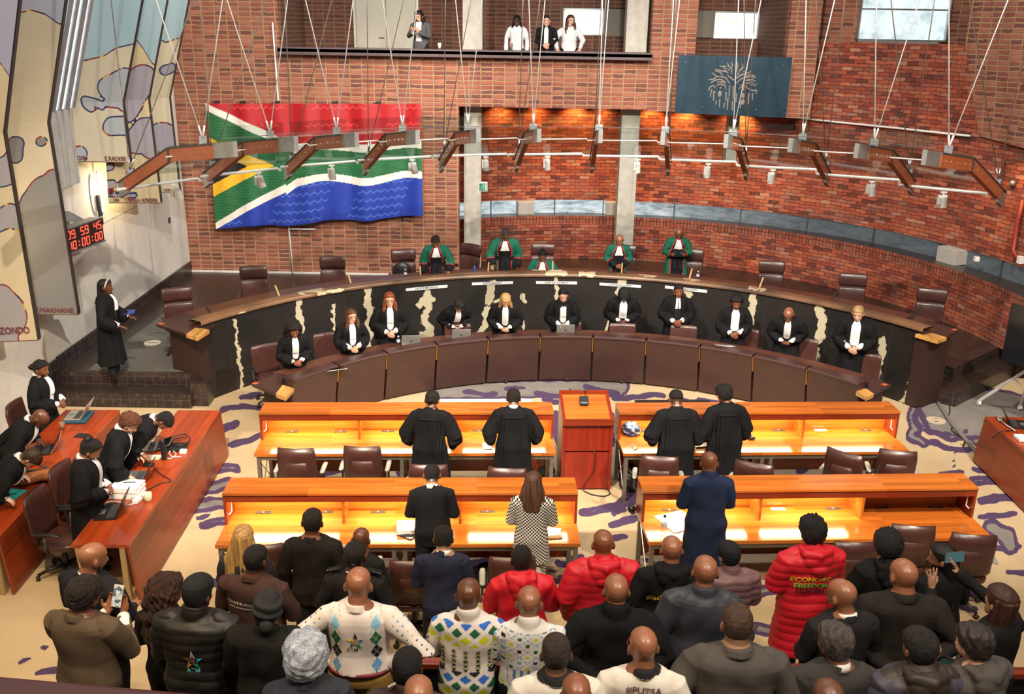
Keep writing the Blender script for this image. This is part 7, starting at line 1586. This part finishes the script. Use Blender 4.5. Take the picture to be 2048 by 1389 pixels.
person('bald man in a dark brown suit jacket, hands behind his back', 1806, 1154, .85, h=1.80, rot=-4, yaw=-14, nod=4, arms='back', skin=SKIN_B, hair='none', outfit='suit', col=(.028, .022, .020), wd=1.32)
person('bald man in a dark suit with glasses pushed up on his forehead', 1683, 1194, .85, h=1.74, rot=10, yaw=-22, nod=8, arms='front', skin=SKIN_B, hair='none', outfit='suit', col=(.026, .023, .026), wd=1.10, extra=('glasses', 'collar'))
person('woman with long black braids turned to the left', 1884, 1118, .55, h=1.66, rot=12, yaw=-48, nod=4, arms='front', skin=SKIN_B, hair='braids', hc=(.008, .007, .008), outfit='sweater', col=(.013, .012, .013), wd=1.08)
P_ARMS['shoot_r'] = ((.30, .20, 1.32), (.10, .50, 1.52), (-.45, .15, .8), (-.6, .4, .2)); P_ARMS['shoot_l'] = ((.28, .26, 1.24), (.17, .48, 1.44), (.05, .1, 1), (0, 1, .1))
F = person('woman with a glossy brown bob raising a camera phone with both hands', 2000, 1206, .85, h=1.68, rot=22, nod=-2, yaw=0, arms='shoot_r', armL='shoot_l', skin=SKIN_T, hair='bob', hc=(.055, .022, .014), outfit='suit', col=(.013, .012, .013), wd=1.02, vox=.0065, curl=.12, spread=.32)
held(F, 'compact_camera', 'silver-rimmed camera phone held up by the woman with the brown bob', 'camera', .17, .085, (M['darkgrey'], emis('camera_screen', (.06, .14, .14), .8)), 0, 0, d=0, rot=-.2, tiltx=.1, zoff=.05)
person('broad man with cropped hair in a grey-brown jacket at the bottom', 1474, 1252, 1.15, h=1.80, rot=-2, nod=8, arms='side', skin=SKIN_T, hair='buzz', hc=(.09, .05, .03), outfit='shirt', col=(.075, .066, .060), wd=1.42, belly=.04)
person('man with cropped grey curls, glasses and a grey suit at the bottom', 1668, 1288, 1.1, h=1.72, rot=4, yaw=-24, nod=4, arms='front', skin=SKIN_B, hair='shortwavy', hc=(.09, .075, .070), outfit='suit', col=(.040, .037, .036), wd=1.14, extra=('glasses', 'collar'), hem=.9)
def hoodblue(P, c): c[:] = (.045, .040, .060); c[(P[:, 1] < .0) & (P[:, 2] > 1.27) & (np.abs(P[:, 0]) < .16)] = (.030, .022, .018); c[(P[:, 2] > 1.42)] = (.030, .022, .018); return c
person('person with a dark rounded afro cut, brown hood and quilted blue jacket', 1838, 1298, 1.1, h=1.72, rot=4, yaw=-14, nod=4, arms='front', skin=SKIN_B, hair='short', hc=(.020, .016, .016), outfit='puffer', colfn=hoodblue, wd=1.20, mat=MSATIN, hs=1.05)
F = person('photographer with dark tousled hair in a grey hooded top, lower right', 1946, 1290, 1.1, h=1.72, rot=22, yaw=-8, nod=10, arms='phone', skin=SKIN_L, hair='shortwavy', hc=(.035, .026, .024), outfit='hoodie', col=(.070, .062, .058), wd=1.16)
def big_camera(F):
    p = az(1906, 1338, 2.30); t = thing('photo_camera', 'black camera with a large lens held by the photographer at lower right', 'camera', p, 0)
    q = Vector((-.62, -.42, .50)).to_track_quat('Z', 'Y').to_matrix(); Rm = np.array(q)
    m = MB(); m.box(Rm@V(0, 0, -.05), (.15, .11, .08), M=Rm); m.box(Rm@V(0, .07, -.05), (.06, .04, .06), M=Rm); m.build('camera_body', M['black'], t, bevel=.008)
    m = MB(); m.lathe([(.0, -.02), (.045, -.02), (.045, .05), (.055, .07), (.057, .14), (.050, .14), (.047, .12), (0, .118)], (0, 0, 0), 28, M=Rm); m.build('lens', M['black'], t, smooth=False)
    m = MB(); m.lathe([(0, .121), (.046, .121), (.046, .124), (0, .126)], (0, 0, 0), 24, M=Rm); m.build('front_glass', flat('teal_glass', (.012, .05, .05), .08), t)
big_camera(F)
def tee(P, c): c[:] = (.66, .62, .55); c[P[:, 2] > 1.447] = (.02, .018, .02); return c
person('man with cropped hair in a plain white T-shirt and black collar at the bottom', 1112, 1310, 1.15, h=1.70, rot=2, nod=6, arms='side', skin=SKIN_B, hair='buzz', hc=(.045, .030, .024), outfit='shirt', colfn=tee, wd=1.18, hem=.9)
F = person('bald man in a white T-shirt lettered #PUTSA PEACE with red glasses', 1286, 1296, 1.15, h=1.70, rot=-4, yaw=-10, nod=4, arms='side', skin=SKIN_B, hair='none', outfit='shirt', colfn=tee, wd=1.16, extra=('redglasses',), hem=.9)
back_text(F, '#PUTSA', 1.375, .060, (.10, .05, .06)); back_text(F, 'PEACE', 1.305, .050, (.03, .02, .025))
for px, py, sk, lab in ((1152, 1392, SKIN_M, 'bald head just entering the frame below the plain white T-shirt'), (837, 1396, SKIN_B, 'bald head just entering the frame below the woman with pearl clips'), (1655, 1402, SKIN_B, 'brown head barely entering the frame below the grey-suited man')):
    person(lab, px, py, 1.25, h=1.66, rot=0, arms='side', skin=sk, hair='stubble' if px == 1655 else 'none', outfit='shirt', col=(.03, .03, .03), hem=.95)
# ---- left side of the room
F = person('woman in a black gown and grey headband on the left platform', 211, 574, .5, h=1.70, rot=-84, nod=2, yaw=0, arms='rest', skin=SKIN_D, hair='braids', hc=(.008, .007, .007), outfit='gown', col=BLK, extra=('headband', 'blackfront'), wd=1.08, hem=.25)
p = az(248, 625, 1.5); t = tag(MB().box((0, 0, 0), (.24, .34, .012)).build('folder', flat('blue_folder', (.008, .05, .32), .5), None, bevel=.002), 'bright blue folder held by the woman standing on the left platform', 'folder'); t.location = tuple(p); t.rotation_euler = (0, 0, math.radians(-75))
person('woman in a black gown with a dark bun standing against the left wall', 82, 738, 0, h=1.68, rot=-88, nod=10, yaw=8, arms='clasp', skin=SKIN_M, hair='bun', outfit='gown', col=BLK, extra=('earrings',), wd=1.0)
person('bald advocate in a black gown leaning over the wall-side table', 78, 838, 0, h=1.72, rot=-84, lean=42, nod=20, arms='table', skin=SKIN_D, hair='none', outfit='gown', col=BLK, wd=1.08)
person('advocate with short brown hair bending low over the brown bag', 60, 918, 0, h=1.72, rot=-80, lean=50, nod=26, arms='table', skin=SKIN_L, hair='short', hc=(.045, .022, .012), outfit='gown', col=BLK, wd=1.05)
person('advocate with a dark updo and white shirt standing between the left tables', 180, 902, 0, h=1.70, rot=-72, lean=6, nod=22, arms='clasp', skin=SKIN_B, hair='updo', hc=(.010, .008, .009), outfit='gown', col=BLK, extra=('plain', 'open', 'headbandx'), wd=1.14)
person('young advocate with curly auburn hair leaning forward at the left table', 258, 848, 0, h=1.74, rot=-78, lean=22, nod=18, arms='table', skin=SKIN_L, hair='curly', hc=(.13, .042, .018), outfit='gown', col=BLK, extra=('plain',), wd=1.04)
person('advocate with short black hair bending deeply at the far end of the left table', 326, 842, 0, h=1.74, rot=-82, lean=52, nod=34, arms='table', skin=SKIN_B, hair='short', outfit='gown', col=BLK, wd=1.05)
# ---- the upper gallery
F = person('woman with long dark hair and a grey cardigan looking at a phone in the gallery', 838, 33, 4.6, yp=22.45, h=1.68, rot=165, nod=18, yaw=10, arms='phone', skin=SKIN_L, hair='longfront', hc=(.025, .014, .012), outfit='suit', col=(.085, .085, .085))
F.patch('white_top', lambda z: (-.07, .07), 1, .004, (.62, .62, .62), z0=1.0, z1=1.44)
held(F, 'smartphone', 'dark green phone held by the woman in the gallery', 'phone', .08, .15, (flat('green_case', (.02, .07, .05), .4), M['screen_dark']), 0, 0)
person('woman with long black hair and a white shirt looking down in the gallery', 1034, 43, 4.6, yp=22.45, h=1.62, rot=178, nod=26, arms='side', skin=SKIN_D, hair='longfront', hc=(.008, .007, .007), outfit='shirt', col=(.62, .62, .63))
F = person('person in a black jacket over a white shirt with slicked dark hair in the gallery', 1093, 42, 4.6, yp=22.45, h=1.66, rot=180, nod=4, arms='clasp', skin=SKIN_L, hair='buzz', hc=(.02, .014, .012), outfit='suit', col=(.013, .013, .014)); F.patch('white_shirt', lambda z: (-.02-.03*sstep(1.46, 1.36, z), .02+.03*sstep(1.46, 1.36, z)), 1, .004, (.62, .62, .6), z0=1.05, z1=1.46)
person('person with long auburn hair and a white shirt leaning on the gallery ledge', 1141, 42, 4.6, yp=22.55, h=1.68, rot=176, nod=0, yaw=-22, arms='lean', skin=SKIN_L, hair='longfront', hc=(.085, .035, .018), outfit='shirt', col=(.64, .64, .65), wd=1.1)
